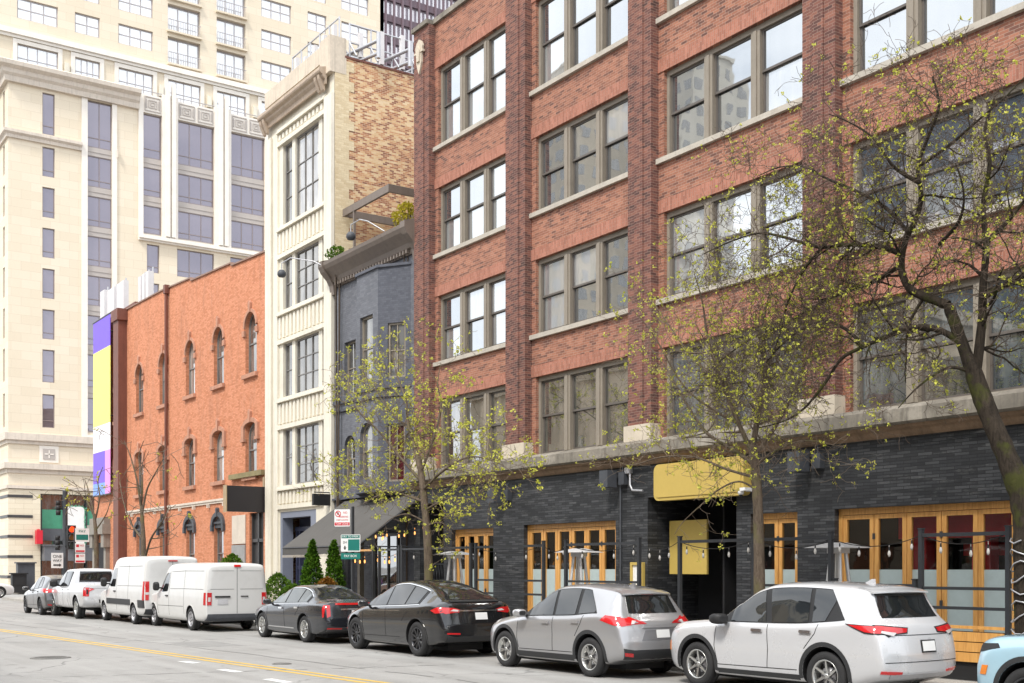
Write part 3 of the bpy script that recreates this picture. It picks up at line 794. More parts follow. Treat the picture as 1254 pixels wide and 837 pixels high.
# ================================================================== 4. orange painted brick hall
def orange_building():
    root = thing('orange_building', 'orange painted brick hall with rows of narrow arched windows and a sloping parapet', 'building', (-61, 20, .13))
    xa, xb = -75.3, -47.85; mp = PY(20.0)
    zt = lambda x: 16.95 + (15.62 - 16.95) * (x + 70.1) / 22.3
    cs = [-66.0, -61.85, -57.65, -53.7, -49.72]; hw = .66
    cs3 = cs + [-70.35]
    outer = [(xa, .1), (xb, .1), (xb, zt(xb)), (-52, zt(-52)), (-52.05, zt(-52) + .12), (-57.5, zt(-57.5) + .08), (-57.55, zt(-57.5) + .22), (-62, zt(-62) + .2), (-67.5, zt(-67.5)), (xa, 16.9)]
    holes = [arch(c - hw * (.6 if c < -70 else 1), c + hw * (.6 if c < -70 else 1), 10.6, 13.35) for c in cs3]
    holes += [arch(c - hw, c + hw, 6.05, 8.45, rise=.2) for c in cs3]
    holes += [arch(c - .62, c + .62, .9, 4.4, rise=.45) for c in cs[:4]]
    holes += [rect(-49.9, -48.3, .13, 4.4)]
    w = MB(); wall(w, mp, outer, holes, .3)
    w.box(xa, xb, 20.45, 20.9, .1, 15.5); w.box(xa, xa + .3, 20.002, 40, .1, 15.5); w.box(xb - .3, xb, 20.45, 40, .1, 15.5); w.box(xa, xb, 39.7, 40, .1, 15.5)
    w.face([(xa, 20.0, 15.4), (xa, 20.46, 15.4), (xa, 20.46, 16.9), (xa, 20.0, 16.9)])
    back = [(u, v) for u, v in outer if v > 1]
    w.face([mp(u, v, .3) for u, v in [(xb, 15.3)] + back + [(xa, 15.3)]])
    w.build('wall', X['brick_orange'], root)
    c = MB(); top = [p for p in outer if p[1] > 1]
    for a, b in zip(top[:-1], top[1:]):
        c.hexa([(a[0], 19.93, a[1]), (b[0], 19.93, b[1]), (b[0], 20.4, b[1]), (a[0], 20.4, a[1]), (a[0], 19.93, a[1] + .07), (b[0], 19.93, b[1] + .07), (b[0], 20.4, b[1] + .07), (a[0], 20.4, a[1] + .07)])
    c.build('coping', plain('rusty_flashing', (.26, .16, .12), var=.3, rough=.7), root)
    r = MB(); r.box(xa + .3, xb - .3, 20.9, 39.7, 14.9, 15.1); r.build('roof', X['roof'], root)
    def ring(mb, c, hw_, v0, v1, rise, t, d0, d1, key=1.0):
        a = arch(c - hw_ - t, c + hw_ + t, v0, v1 + t, 10, rise + t * .7)[2:]; b = arch(c - hw_, c + hw_, v0, v1, 10, rise)[2:]
        for k in range(len(a) - 1):
            p = [a[k], a[k + 1], b[k + 1], b[k]]
            mb.face([mp(*q, d0) for q in p]); mb.face([mp(*a[k], d0), mp(*a[k], d1), mp(*a[k + 1], d1), mp(*a[k + 1], d0)])
            mb.face([mp(*b[k], d1), mp(*b[k], d0), mp(*b[k + 1], d0), mp(*b[k + 1], d1)])
        if key: mb.prism(mp, [(c - .09, v1 - .02), (c + .09, v1 - .02), (c + .13 * key, v1 + t + .26 * key), (c, v1 + t + .38 * key), (c - .13 * key, v1 + t + .26 * key)], d0 - .04, d1)
    for c in cs3:
        h_ = hw * (.6 if c < -70 else 1)
        win = arched_window(root, mp, c - h_, c + h_, 10.6, 13.35, .16, X['frame_grey'], X['pane_old_b'] if c in (-57.65, -61.85) else X['pane_old'])
        q = MB(); ring(q, c, h_, 10.6, 13.35, h_, .14, -.07, 0); 
        for s in (-1, 1): q.box(c + s * (h_ + .1) - .13, c + s * (h_ + .1) + .13, 19.91, 19.999, 12.35, 12.6)
        q.build('window_hood', X['hood'], win)
        q = MB(); q.box(c - h_ - .15, c + h_ + .15, 19.86, 20.1, 10.42, 10.6); q.build('sill', X['hood'], win)
        win = arched_window(root, mp, c - h_, c + h_, 6.05, 8.42, .16, X['frame_grey'], X['pane_old_b'] if c in (-53.7,) else X['pane_old'])
        q = MB(); ring(q, c, h_, 6.05, 8.45, .2, .2, -.08, 0)
        for s in (-1, 1):
            q.box(c + s * (h_ + .16) - .14, c + s * (h_ + .16) + .14, 19.9, 19.999, 7.75, 8.35); q.box(c + s * (h_ + .16) - .2, c + s * (h_ + .16) + .2, 19.88, 19.999, 7.62, 7.75)
        q.build('window_hood', X['hood'], win)
        q = MB(); q.box(c - h_ - .15, c + h_ + .15, 19.86, 20.1, 5.87, 6.05); q.build('sill', X['hood'], win)
    for c in cs[:4]:
        win = arched_window(root, mp, c - .62, c + .62, .9, 4.4, .16, X['frame_grey'], X['pane_d'])
        q = MB(); ring(q, c, .62, .9, 4.4, .45, .2, -.12, 0, .55)
        q.prism(mp, [p for p in arch(c - .61, c + .61, 3.85, 4.39, 10, .45)], .02, .1)
        for s in (-1, 1): q.box(c + s * .74 - .11, c + s * .74 + .11, 19.87, 19.999, 3.7, 4.0)
        q.box(c - .6, c + .6, 19.95, 20.1, 4.05, 4.15)
        q.build('window_hood', X['iron'], win)
    q = MB(); q.box(xa + 5.5, -48.6, 19.9, 19.998, 5.12, 5.22); q.box(xa + 5.5, -48.6, 19.94, 19.998, 5.02, 5.12)
    x = xa + 6
    while x < -49: q.box(x, x + .1, 19.85, 19.998, 4.85, 5.02); x += 2.05
    q.build('string_course', X['stone_pink'], root)
    d = MB(); d.ubox(mp, -49.9, -48.3, .13, 4.4, .2, .28)
    for u in (-49.9, -49.15, -48.4): d.ubox(mp, u, u + .1, .13, 4.4, .1, .2)
    d.ubox(mp, -49.8, -48.4, 3.1, 3.25, .1, .2); d.ubox(mp, -49.8, -48.4, 1.0, 1.15, .1, .2)
    d.build('side_door', X['frame_dark'], root)
    d = MB(); d.box(-51.9, -50.3, 19.93, 19.99, .8, 3.0); d.build('boarded_panel', plain('grey_board', (.3, .3, .3), rough=.8), root)
    d = MB(); d.box(-51.9, -50.3, 19.95, 19.99, 3.05, 4.35); d.build('plaster_patch', X['stone_pink'], root)
    d = MB(); d.box(-51.95, -48.1, 19.8, 19.998, 6.0, 6.22); d.build('timber_lintel', plain('mossy_timber', (.24, .2, .1), var=.3, rough=.9), root)
    d = MB(); d.box(-69.4, -68.4, 19.5, 19.998, 1.4, 16.2); d.box(-69.5, -68.25, 19.4, 20.6, 16.2, 16.85); d.box(-69.3, -67.2, 20.1, 20.9, 16.8, 17.1)
    d.build('flue_duct', X['rust'], root)
    d = MB(); d.tube([(-61.0, 19.86, zt(-61) + .3), (-61.0, 19.86, 6.2), (-61.05, 19.86, 5.9), (-61.05, 19.86, .3)], .085, 8); d.box(-61.15, -60.85, 19.75, 20, zt(-61) - .1, zt(-61) + .35)
    d.build('downspout', X['rust'], root)
    d = MB(); d.tube([(-70.0, 19.8, 16.6), (-70.0, 19.8, .3)], .07, 8); d.build('downspout', X['stone_pink'], root)
    p = MB(); p.box(-75.1, -71.7, 19.5, 19.998, 4.0, 4.6); p.box(-75.0, -71.8, 19.62, 19.998, 4.6, 5.0)
    for u in (-74.9, -72.4): p.box(u, u + .6, 19.6, 19.998, 3.2, 4.0); p.box(u + .08, u + .5, 19.75, 19.998, .13, 3.2)
    p.build('carved_portal', X['brownstone'], root)
    p = MB(); p.box(-74.2, -72.5, 19.9, 19.99, .13, 3.5); p.build('portal_door', X['dark_hall'], root)
    return root
orange_building()
# ================================================================== 5. buff stone building at the far corner, its setback tower
def tan_building():
    root = thing('corner_building', 'pale buff stone corner building across the far street with white trimmed windows given a mauve flare tint', 'building', (-100.4, 20, 0))
    XF = -100.4; mp = PX(XF); YA, YB = 19.94, 47.5
    rows = [(13.39, 16.11), (17.08, 19.74), (20.6, 23.01), (23.92, 26.34), (27.23, 29.64), (30.5, 32.96), (33.83, 36.23), (37.26, 40.64)]
    A = (22.55, 23.51); Bc = (26.1, 28.1); C = (30.7, 32.3); D = (33.66, 36.95); E_ = (38.45, 41.68); G = (43.2, 46.4)
    top3 = [(30.55, 32.95), (33.75, 36.2), (37.0, 40.72)]
    low = [r for r in rows if r[1] < 30]
    holes = [rect(*A, a, b) for a, b in rows] + [rect(*Bc, 13.2, 40.84)] + [rect(*q, 30.45, 40.78) for q in (C, D, E_, G)]
    C2 = (31.04, 32.1)
    for q in (C2, D, E_, G): holes += [rect(*q, a, b) for a, b in low]
    w = MB(); wall(w, mp, rect(YA, YB, 8.3, 41.0), holes, .4)
    # street-side face
    ms = lambda u, v, d: (XF - u, YA + d, v)
    hs = [rect(6.0 + 5.0 * k, 7.3 + 5.0 * k, a, b) for k in range(5) for a, b in rows] + [rect(1.3, 2.0, a, b) for a, b in rows]
    wall(w, lambda u, v, d: (XF + u, YA + d, v), [(u - 30, v) for u, v in rect(0, 30, .1, 41.0)], [[(-p[0], p[1]) for p in reversed(h)] for h in hs], .4)
    w.box(XF - 30, XF - .45, YA + .45, YB, 8.4, 40.9); w.box(XF - .44, XF, YB - .3, YB, 8.3, 41.0)
    w.build('wall', X['stone_tan'], root)
    r = MB(); r.box(XF - 30, XF, YA, YB, 41.0, 41.2); r.build('roof', X['roof'], root)
    for a, b in rows: sash_window(root, mp, *A, a, b, .12, X['frame_mauve'], X['pane_tan'], rows=1, fw=.07, bar=.06, transom=.2)
    for k in range(6):
        u = -2.0 if k == 5 else -(7.3 + 5.0 * k)
        for a, b in rows: sash_window(root, lambda u_, v, d: (XF + u_, YA + d, v), u, u + (.7 if k == 5 else 1.3), a, b, .12, X['frame_mauve'], X['pane_tan'], rows=1, fw=.07, bar=.06, transom=.2)
    def strip(q, glz, cols, sp0, sp1):
        for a, b in glz: sash_window(root, mp, *q, a, b, .14, X['frame_mauve'], X['pane_tan'], cols=cols, rows=1, fw=.07, bar=.06, transom=.2)
        zs = [sp0] + [z for g in glz for z in g] + [sp1]
        for k in range(0, len(zs), 2):
            if zs[k + 1] - zs[k] > .05:
                s = MB(); s.ubox(mp, *q, zs[k], zs[k + 1], .1, .35); s.ubox(mp, *q, (zs[k] + zs[k + 1]) / 2 - .04, (zs[k] + zs[k + 1]) / 2 + .04, .06, .1); s.build('spandrel', X['spandrel'], root)
    strip(Bc, [(13.3, 16.1), (17.0, 19.72), (20.5, 23.0), (23.8, 26.3), (27.1, 29.6), (30.4, 32.92), (33.7, 36.27), (36.98, 40.8)], 2, 13.2, 40.84)
    for q, n in ((C, 1), (D, 3), (E_, 3), (G, 3)): strip(q, top3, n, 30.45, 40.78)
    for q, n in ((C2, 1), (D, 3), (E_, 3), (G, 3)):
        for a, b in low: sash_window(root, mp, *q, a, b, .14, X['frame_mauve'], X['pane_tan'], cols=n, rows=1, fw=.07, bar=.06, transom=.2)
    t = MB()
    for (u0, u1) in ((25.62, 26.1), (28.1, 28.5)): t.ubox(mp, u0, u1, 13.0, 40.88, -.12, -.002)
    t.ubox(mp, 25.62, 28.5, 12.8, 13.0, -.12, -.002)
    t.ubox(mp, 30.3, 30.7, 30.35, 42.3, -.15, -.002)
    t.build('window_surround', X['stone_white'], root)
    for (u0, u1) in ((32.3, 33.66), (36.95, 38.45), (41.68, 43.2)):
        t = MB(); c = (u0 + u1) / 2
        t.ubox(mp, u0, u1, 30.35, 42.6, -.25, -.002); t.ubox(mp, c - .42, c - .08, 30.4, 43.6, -.5, -.25); t.ubox(mp, c + .08, c + .42, 30.4, 43.6, -.5, -.25)
        t.build('pilaster', X['stone_white'], root)
    t = MB(); t.ubox(mp, 30.3, YB, 30.0, 30.3, -.45, -.002); t.ubox(mp, 30.3, YB, 29.85, 30.0, -.25, -.002); t.build('string_course', X['stone_white'], root)
    for (u0, u1, n) in ((30.7, 32.3, 1), (33.66, 36.95, 2), (38.45, 41.68, 2), (43.2, 46.4, 2)):
        t = MB(); t.ubox(mp, u0, u1, 40.79, 42.35, -.1, -.003)
        for k in range(n):
            a = u0 + (u1 - u0) * k / n + .12; b = u0 + (u1 - u0) * (k + 1) / n - .12; c = (a + b) / 2; h = (b - a) / 2
            for f in (1.0, .55, .28):
                z0, z1 = 41.57 - .62 * f, 41.57 + .62 * f
                t.ubox(mp, c - h * f, c + h * f, z1 - .07, z1, -.17, -.1, 1); t.ubox(mp, c - h * f, c + h * f, z0, z0 + .07, -.17, -.1, 1)
                t.ubox(mp, c - h * f, c - h * f + .07, z0 + .07, z1 - .07, -.17, -.1, 1); t.ubox(mp, c + h * f - .07, c + h * f, z0 + .07, z1 - .07, -.17, -.1, 1)
            for sx in (-1, 1):
                t.ubox(mp, c + sx * h * .78 - .05, c + sx * h * .78 + .05, 41.2, 41.94, -.155, -.1, 1)
        t.build('ornament_panel', [X['stone_white'], X['spandrel']], root)
    # main cornice (wraps the corner)
    c = MB()
    prof = [(0, 40.9), (-.3, 40.9), (-.35, 41.3), (-.55, 41.5), (-.6, 41.8), (-.95, 42.0), (-1.0, 42.3), (-.9, 42.4), (0, 42.4)]
    pa = [mp(YA + d, z, d) for d, z in prof]; pb = [mp(30.3, z, d) for d, z in prof]; pcn = [(XF - 30, YA + d, z) for d, z in prof]
    for a, b in ((pa, pb), (pcn, pa)):
        for k in range(len(prof) - 1): c.face([a[k], b[k], b[k + 1], a[k + 1]])
    c.face(pb)
    c.build('cornice', X['stone_pink'], root)
    c = MB()
    pr_ = [(0, 36.45), (-.18, 36.45), (-.2, 36.7), (-.4, 36.85), (-.4, 37.08), (0, 37.15)]
    pa = [mp(YA + d, z, d) for d, z in pr_]; pb = [mp(25.6, z, d) for d, z in pr_]; pcn = [(XF - 30, YA + d, z) for d, z in pr_]
    for a, b in ((pa, pb), (pcn, pa)):
        for k in range(len(pr_) - 1): c.face([a[k], b[k], b[k + 1], a[k + 1]])
    c.ubox(mp, 28.5, 28.56, 36.45, 37.1, -.3, -.002)
    c.build('belt_course', X['stone_pink'], root)
    # base: belts, square vents, rusticated corner pier, shop opening
    c = MB()
    for (z0, z1, dd) in ((12.25, 12.8, .3), (11.95, 12.25, .12), (9.6, 9.95, .1), (9.95, 10.4, .35), (8.35, 8.6, .15)):
        c.ubox(mp, YA - dd, YB, z0, z1, -dd, -.002); c.box(XF - 30, XF, YA - dd, YA - .003, z0 + .003, z1 - .003)
    c.build('base_moulding', X['stone_pink'], root)
    for u in (22.3, 28.4, 34.5):
        c = MB()
        c.ubox(mp, u, u + 1.5, 10.55, 11.9, -.06, -.002); c.ubox(mp, u + .28, u + 1.22, 10.8, 11.65, -.1, -.06, 1)
        c.ubox(mp, u + .4, u + 1.1, 11.18, 11.27, -.13, -.1); c.ubox(mp, u + .71, u + .79, 10.9, 11.55, -.13, -.1)
        c.build('vent_panel', [X['stone_white'], X['spandrel']], root)
    b = MB()
    wall(b, mp, rect(YA + .002, YB, .1, 8.34), [rect(22.4, 32.5, .13, 8.0), rect(34, 44, .13, 8.0)], .5)
    b.build('base_wall', X['stone_base'], root)
    b = MB()
    for k in range(5): b.ubox(mp, YA - .02, 21.8, 1.15 + 1.62 * k, 1.37 + 1.62 * k, -.05, .3)
    for k in range(5): b.box(XF - 3, XF, YA - .05, YA, 1.152 + 1.62 * k, 1.368 + 1.62 * k)
    b.build('dark_stone_band', X['frame_dark'], root)
    for (u0, u1) in ((22.4, 32.5), (34, 44)):
        s = MB(); s.ubox(mp, u0, u1, .13, 8.0, .8, .9); s.build('shop_interior', X['pane_d'], root)
        s = MB(); s.ubox(mp, u0 + .2, u1, 5.2, 6.75, .6, .79); s.build('green_shop_panel', X['green_band'], root)
        s = MB(); s.ubox(mp, u0 + .1, u1 - .1, 4.2, 5.19, .55, .79); s.ubox(mp, u0 + .1, u1 - .1, 2.55, 3.75, -.9, .4); s.ubox(mp, u0, u1, 3.75, 3.85, -1.0, .5); s.build('shop_canopy', X['frame_grey'] if False else plain('slate_canopy', (.13, .135, .15), rough=.6), root)
        s = MB()
        for q in range(6): s.ubox(mp, u0 + 1.8 * q + .1, u0 + 1.8 * q + .22, .13, 8.0, .45, .6)
        s.build('shop_frame', X['frame_dark'], root)
    return root
tan_building()

def tan_tower():
    root = thing('hotel_tower', 'bright cream high-rise set back behind the stone corner building, with balconies', 'tower', (-105, 20, 42))
    XF = -105.0; mp = PX(XF); YA, YB = 17.5, 56.3
    w = MB(); wins = []
    cols = [(21.56, 24.85, 3), (26.25, 28.35, 2), (29.95, 33.0, 3), (34.35, 37.35, -3), (38.9, 41.7, -3), (43.26, 46.3, 3), (48.0, 50.0, 2), (51.6, 54.6, 3)]
    zr = [48.2 + 2.95 * k for k in range(7)]
    for (a, b, n) in cols:
        for z in zr: wins.append((a, b, z - (.7 if n < 0 else 0), z + 1.75, n))
        wins.append((a, b, 43.8, 46.05, 9))
    wall(w, mp, rect(YA, YB, 41.0, 70), [rect(*q[:4]) for q in wins], .5)
    w.box(XF - 20, XF - .6, YA, YB, 41.2, 69.9); w.box(XF - .59, XF, YB - .4, YB, 41, 70); w.box(XF - .59, XF, YA, YA + .4, 41, 70)
    w.build('wall', X['stone_tan'], root)
    for (a, b, z0, z1, n) in wins:
        if n < 0:
            o = sash_window(root, mp, a, b, z0, z1, .35, X['frame_pale'], X['pane_tower'], cols=3, rows=1, fw=.09, bar=.08, name='balcony_door')
            r = MB(); r.ubox(mp, a - .1, b + .1, z0 - .16, z0, -.3, .3, 1); r.ubox(mp, a, b, z0 + .95, z0 + 1.0, -.25, -.2)
            k = a
            while k < b: r.ubox(mp, k, k + .03, z0, z0 + .95, -.24, -.21); k += .22
            r.build('balcony', [X['frame_pale'], X['stone_tan']], o)
        elif n == 9:
            o = sash_window(root, mp, a, b, z0, z1, .1, X['frame_pale'], X['pane_tower'], cols=4, rows=2, fw=.08, bar=.06)
            r = MB(); t = .35
            r.ubox(mp, a - t, a - .002, z0 - .1, z1 + t, -.1, .09); r.ubox(mp, b + .002, b + t, z0 - .1, z1 + t, -.1, .09); r.ubox(mp, a, b, z1 + .002, z1 + t, -.1, .09)
            r.build('surround', X['stone_white'], o)
        else:
            sash_window(root, mp, a, b, z0, z1, .15, X['frame_pale'], X['pane_tower'], cols=n, rows=2, fw=.1, bar=.09)
    c = MB(); c.ubox(mp, YA - .3, YB + .3, 46.7, 47.15, -.35, -.002); c.ubox(mp, YA - .15, YB + .15, 46.45, 46.7, -.18, -.002)
    c.build('ledge', X['stone_white'], root)
    for y in (25.55, 33.7, 38.15, 42.6, 47.1):
        l = MB(); l.ubox(mp, y - .2, y + .2, 44.3, 45.3, -.25, -.002); l.build('wall_lamp', X['terracotta'], root)
    c = MB(); c.ubox(mp, 20.5, 47, 42.3, 42.36, -3.0, -2.95)
    for k in range(60): c.ubox(mp, 20.5 + .45 * k, 20.53 + .45 * k, 41.3, 42.3, -3.0, -2.97)
    c.ubox(mp, 20.5, 47, 43.3, 43.36, -3.0, -2.95)
    for k in range(14): c.ubox(mp, 20.5 + 2.0 * k, 20.56 + 2.0 * k, 42.36, 43.3, -3.0, -2.95)
    c.build('terrace_railing', X['frame_pale'], root)
    return root
tan_tower()

def black_tower():
    XF = -190.0; mp = PX(XF)
    root = thing('glass_skyscraper', 'distant dark gridded glass skyscraper rising behind the cream tower', 'skyscraper', (XF, 115, 0))
    YA, YB = 60.0, 123.3
    b = MB(); b.box(XF - 40, XF - .5, YA, YB, .1, 190); b.build('tower_body', X['pane_black'], root)
    g = MB()
    z = 20.0
    while z < 190: g.ubox(mp, YA, YB, z, z + 1.25, -.05, .45); z += 3.9
    y = YA
    while y < YB: g.ubox(mp, y, y + .3, .1, 190, -.5, -.051); y += 1.75
    g.build('facade_grid', plain('mauve_brown_mullions', (.15, .105, .125), var=.05), root)
black_tower()

# ------------------------------------------------------------------ the other side of the street (seen mirrored in the panes)
def block_with_windows(name, label, x0, x1, y0, y1, h, wm, gm, fl=3.5, pitch=3.2, face='N', wfrac=.55, z0=.1, hfrac=.55):
    root = thing(name, label, 'building', ((x0 + x1) / 2, (y0 + y1) / 2, 0))
    b = MB(); b.box(x0, x1, y0, y1, z0, h); b.box(x0 - .3, x1 + .3, y0 - .3, y1 + .3, h, h + .6); b.build('wall', wm, root)
    g = MB(); n = max(1, int((x1 - x0) / pitch)); m_ = int((h - 1) / fl)
    for k in range(m_):
        for i in range(n):
            c = x0 + (i + .5) * (x1 - x0) / n; w_ = (x1 - x0) / n * wfrac / 2; zz = 1.2 + k * fl
            g.box(c - w_, c + w_, y1 - .1, y1 + .03, zz, zz + fl * hfrac)
        for i in range(max(1, int((y1 - y0) / pitch))):
            mm = max(1, int((y1 - y0) / pitch)); c = y0 + (i + .5) * (y1 - y0) / mm; w_ = (y1 - y0) / mm * wfrac / 2; zz = 1.2 + k * fl
            g.box(x0 - .03, x0 + .1, c - w_, c + w_, zz, zz + fl * hfrac); g.box(x1 - .1, x1 + .03, c - w_, c + w_, zz, zz + fl * hfrac)
    g.build('window', gm, root)
    return root
stone_ref = plain('pale_stone_across', (.5, .43, .33), var=.15, vs=.5)
block_with_windows('stone_building', 'low tan stone building across the street, mirrored in the lowest loft windows', -70, -34, -24, -4.5, 13.5, stone_ref, X['pane_c'])
block_with_windows('stone_building', 'grey brick building across the street behind the viewer, mirrored in parked cars', -33, -8, -24, -4.5, 10.5, plain('grey_brick_across', (.28, .25, .23), var=.2, vs=.5), X['pane_c'])
block_with_windows('stone_building', 'brown brick building across the street to the right, mirrored in car paint', -7, 26, -24, -4.5, 12.0, plain('brown_brick_across', (.26, .15, .11), var=.2, vs=.5), X['pane_c'])
block_with_windows('office_block', 'dark slate office block across the street, mirrored in the right-hand loft windows', -60, -28, -50, -29, 33, plain('slate_cladding_across', (.1, .12, .15), var=.2, vs=.3), X['pane_black'], fl=4, pitch=5, wfrac=.8, hfrac=.25)
block_with_windows('apartment_tower', 'tall tan apartment tower mirrored in the second bay of loft windows', -196, -180, -112, -97, 98, stone_ref, X['pane_old'], fl=4, pitch=3.4)
block_with_windows('apartment_tower', 'pale stone skyscraper mirrored in the third bay of loft windows', -186, -172, -134, -120, 105, plain('pale_tower_across', (.58, .54, .46), var=.1, vs=.5), X['pane_old'], fl=4, pitch=3)
def round_tower():
    root = thing('round_tower', 'round tower of scalloped balconies mirrored in the loft windows', 'tower', (-222, -130, 0))
    b = MB(); b.lathe([(0, .1), (6, .1), (6, 84), (0, 84)], Matrix.Translation((-222, -130, 0)), 24); b.build('tower_core', X['frame_dark'], root)
    f = MB()
    for k in range(26):
        z = 4 + 3.1 * k; rows = []
        prof = [(1, 0), (1, 1.2), (.93, 1.2), (.93, 0)]
        for (q, h) in prof:
            rows.append([(-222 + q * (7.6 + .7 * math.cos(16 * a)) * math.cos(a), -130 + q * (7.6 + .7 * math.cos(16 * a)) * math.sin(a), z + h) for a in [2 * PI * i / 96 for i in range(96)]])
        f.grid(rows, 0, True, True)
    f.build('balcony_ring', X['stone_white'], root)
round_tower()
# ------------------------------------------------------------------ ground, street, pavements
def asphalt():
    m, t, out = nt('worn_grey_asphalt')
    P = pos(t)
    base = noise(t, P, .35, 5, .6); grain = noise(t, P, 55, 3, .7); mid = noise(t, P, 2.6, 6, .7)
    along = noise(t, stretch(t, P, (.05, 1.6, 1)), 1.0, 4, .6)
    c = ramp(t, math_(t, 'ADD', math_(t, 'MULTIPLY', base, .5), math_(t, 'MULTIPLY', along, .5)), [(.35, (.255, .248, .236)), (.65, (.36, .352, .338))])
    c = mixc(t, .4, c, mixc(t, 1.0, c, ramp(t, grain, [(.3, (.55, .55, .55)), (.7, (1.35, 1.35, 1.35))]), 'MULTIPLY'))
    c = mixc(t, math_(t, 'MULTIPLY', ramp(t, mid, [(.56, 0.0), (.7, 1.0)]), .22), c, (.13, .125, .12))
    vo = N(t, 'TexVoronoi', feature='DISTANCE_TO_EDGE'); vo.inputs['Scale'].default_value = .28
    nz = N(t, 'TexNoise'); nz.inputs['Scale'].default_value = 1.2; nz.inputs['Detail'].default_value = 6
    t.links.new(P, nz.inputs['Vector'])
    ad = N(t, 'VectorMath', operation='ADD'); t.links.new(P, ad.inputs[0]); t.links.new(nz.outputs[1], ad.inputs[1]); t.links.new(ad.outputs[0], vo.inputs['Vector'])
    cr = ramp(t, vo.outputs[0], [(0.0, 1.0), (.006, .6), (.012, 0.0)])
    c = mixc(t, math_(t, 'MULTIPLY', math_(t, 'MULTIPLY', cr, ramp(t, base, [(.45, 0.0), (.6, 1.0)])), .65), c, (.08, .078, .075))
    oil = noise(t, P, 1.3, 5, .6)
    c = mixc(t, math_(t, 'MULTIPLY', ramp(t, oil, [(.6, 0.0), (.7, 1.0)]), .35), c, (.12, .115, .11))
    spk = noise(t, P, 9, 2, .5)
    c = mixc(t, math_(t, 'MULTIPLY', ramp(t, spk, [(.68, 0.0), (.72, 1.0)]), .3), c, (.45, .44, .42))
    pr(t, out, Base_Color=c, Roughness=.82, Specular_IOR_Level=.35, Normal=bump(t, grain, .25, .006))
    return m
X['asphalt'] = asphalt()
def concrete():
    m, t, out = nt('pavement_concrete')
    P = pos(t); sx = N(t, 'SeparateXYZ'); t.links.new(P, sx.inputs[0])
    j = math_(t, 'MAXIMUM', math_(t, 'LESS_THAN', math_(t, 'FRACT', math_(t, 'DIVIDE', sx.outputs[0], 1.5)), .012), math_(t, 'LESS_THAN', math_(t, 'FRACT', math_(t, 'DIVIDE', sx.outputs[1], 1.5)), .012))
    c = ramp(t, noise(t, P, .9, 6, .7), [(.3, (.3, .285, .26)), (.7, (.42, .4, .37))])
    c = mixc(t, math_(t, 'MULTIPLY', j, .7), c, (.12, .11, .1))
    pr(t, out, Base_Color=c, Roughness=.85, Normal=bump(t, noise(t, P, 70, 3), .2, .005))
    return m
X['concrete'] = concrete()
g = MB(); g.face([(-2500, -2500, -.02), (2500, -2500, -.02), (2500, 2500, -.02), (-2500, 2500, -.02)]); struct(g, 'ground', plain('city_ground', (.22, .21, .2), var=.15, vs=.05))
g = MB(); g.face([(-99, 2.2, 0), (60, 2.2, 0), (60, 15.1, 0), (-99, 15.1, 0)]); g.face([(-140, 2.2, 0), (-99, 2.2, 0), (-99, 14.6, 0), (-140, 14.6, 0)]); struct(g, 'road', X['asphalt'])
g = MB(); g.face([(-94, 15.1, .0), (-78, 15.1, .0), (-78, 90, .0), (-94, 90, .0)]); g.face([(-94, -60, 0), (-78, -60, 0), (-78, 2.2, 0), (-94, 2.2, 0)]); struct(g, 'cross_street', X['asphalt'])
def slab(name, x0, x1, y0, y1, kerb):
    m_ = MB(); m_.box(x0, x1, y0, y1, -.1, .13); struct(m_, name, X['concrete'])
    k = MB()
    for (a, b, c, d) in kerb: k.box(a, b, c, d, -.1, .134)
    struct(k, name.replace('pavement', 'kerb'), plain('kerb_concrete', (.36, .34, .31), var=.2, vs=1.5, rough=.85))
slab('pavement_building_side', -77.6, 60, 15.32, 46, [(-77.8, 60, 15.1, 15.319), (-77.8, -77.601, 15.32, 46)])
slab('pavement_viewer_side', -77.6, 60, -40, 1.98, [(-77.8, 60, 1.981, 2.2)])
slab('pavement_far_corner', -160, -94.2, 14.9, 60, [(-160, -94, 14.68, 14.899), (-94.199, -94, 14.9, 60)])

rt = random.Random(8)
tar = plain('tar_sealed_crack', (.085, .083, .08), var=.25, vs=3, rough=.6)
for (a, b) in (((-60, 7.3), (-16, 10.9)), ((-34, 3.2), (-31, 12)), ((-22, 5), (-20.2, 12.5)), ((-50, 4), (-47, 11.3))):
    pts = []; n = 60
    for k in range(n + 1):
        f = k / n; pts.append(Vector((a[0] + (b[0] - a[0]) * f + rt.uniform(-.07, .07), a[1] + (b[1] - a[1]) * f + rt.uniform(-.06, .06), .003)))
    m_ = MB()
    for p, q in zip(pts[:-1], pts[1:]):
        if rt.random() < .2: continue
        d = (q - p).normalized(); nn = Vector((-d.y, d.x, 0)) * rt.uniform(.008, .02); m_.face([p - nn, q - nn, q + nn, p + nn])
    struct(m_, 'tar_seam', tar)
pat = plain('darker_asphalt_repair', (.25, .245, .235), var=.2, vs=2, rough=.85)
for (x0, x1, y0, y1) in ((-30.5, -28.3, 9.9, 11.2), (-44, -40.5, 9.5, 10.6)):
    m_ = MB(); m_.face([(x0, y0, .002), (x1, y0 + .1, .002), (x1 + .1, y1, .002), (x0 + .05, y1 - .06, .002)]); struct(m_, 'road_patch', pat)
gut = plain('gritty_concrete_gutter', (.27, .26, .24), var=.3, vs=2.5, rough=.9)
m_ = MB(); m_.face([(-77.5, 14.75, .004), (60, 14.75, .004), (60, 15.099, .004), (-77.5, 15.099, .004)]); struct(m_, 'gutter', gut)
yel = plain('worn_yellow_road_paint', (.62, .4, .06), var=.2, vs=2, rough=.7, alt=(.3, .28, .24), altf=.55)
wht = plain('worn_white_road_paint', (.72, .72, .7), var=.15, vs=3, rough=.7, alt=(.4, .39, .37), altf=.6)
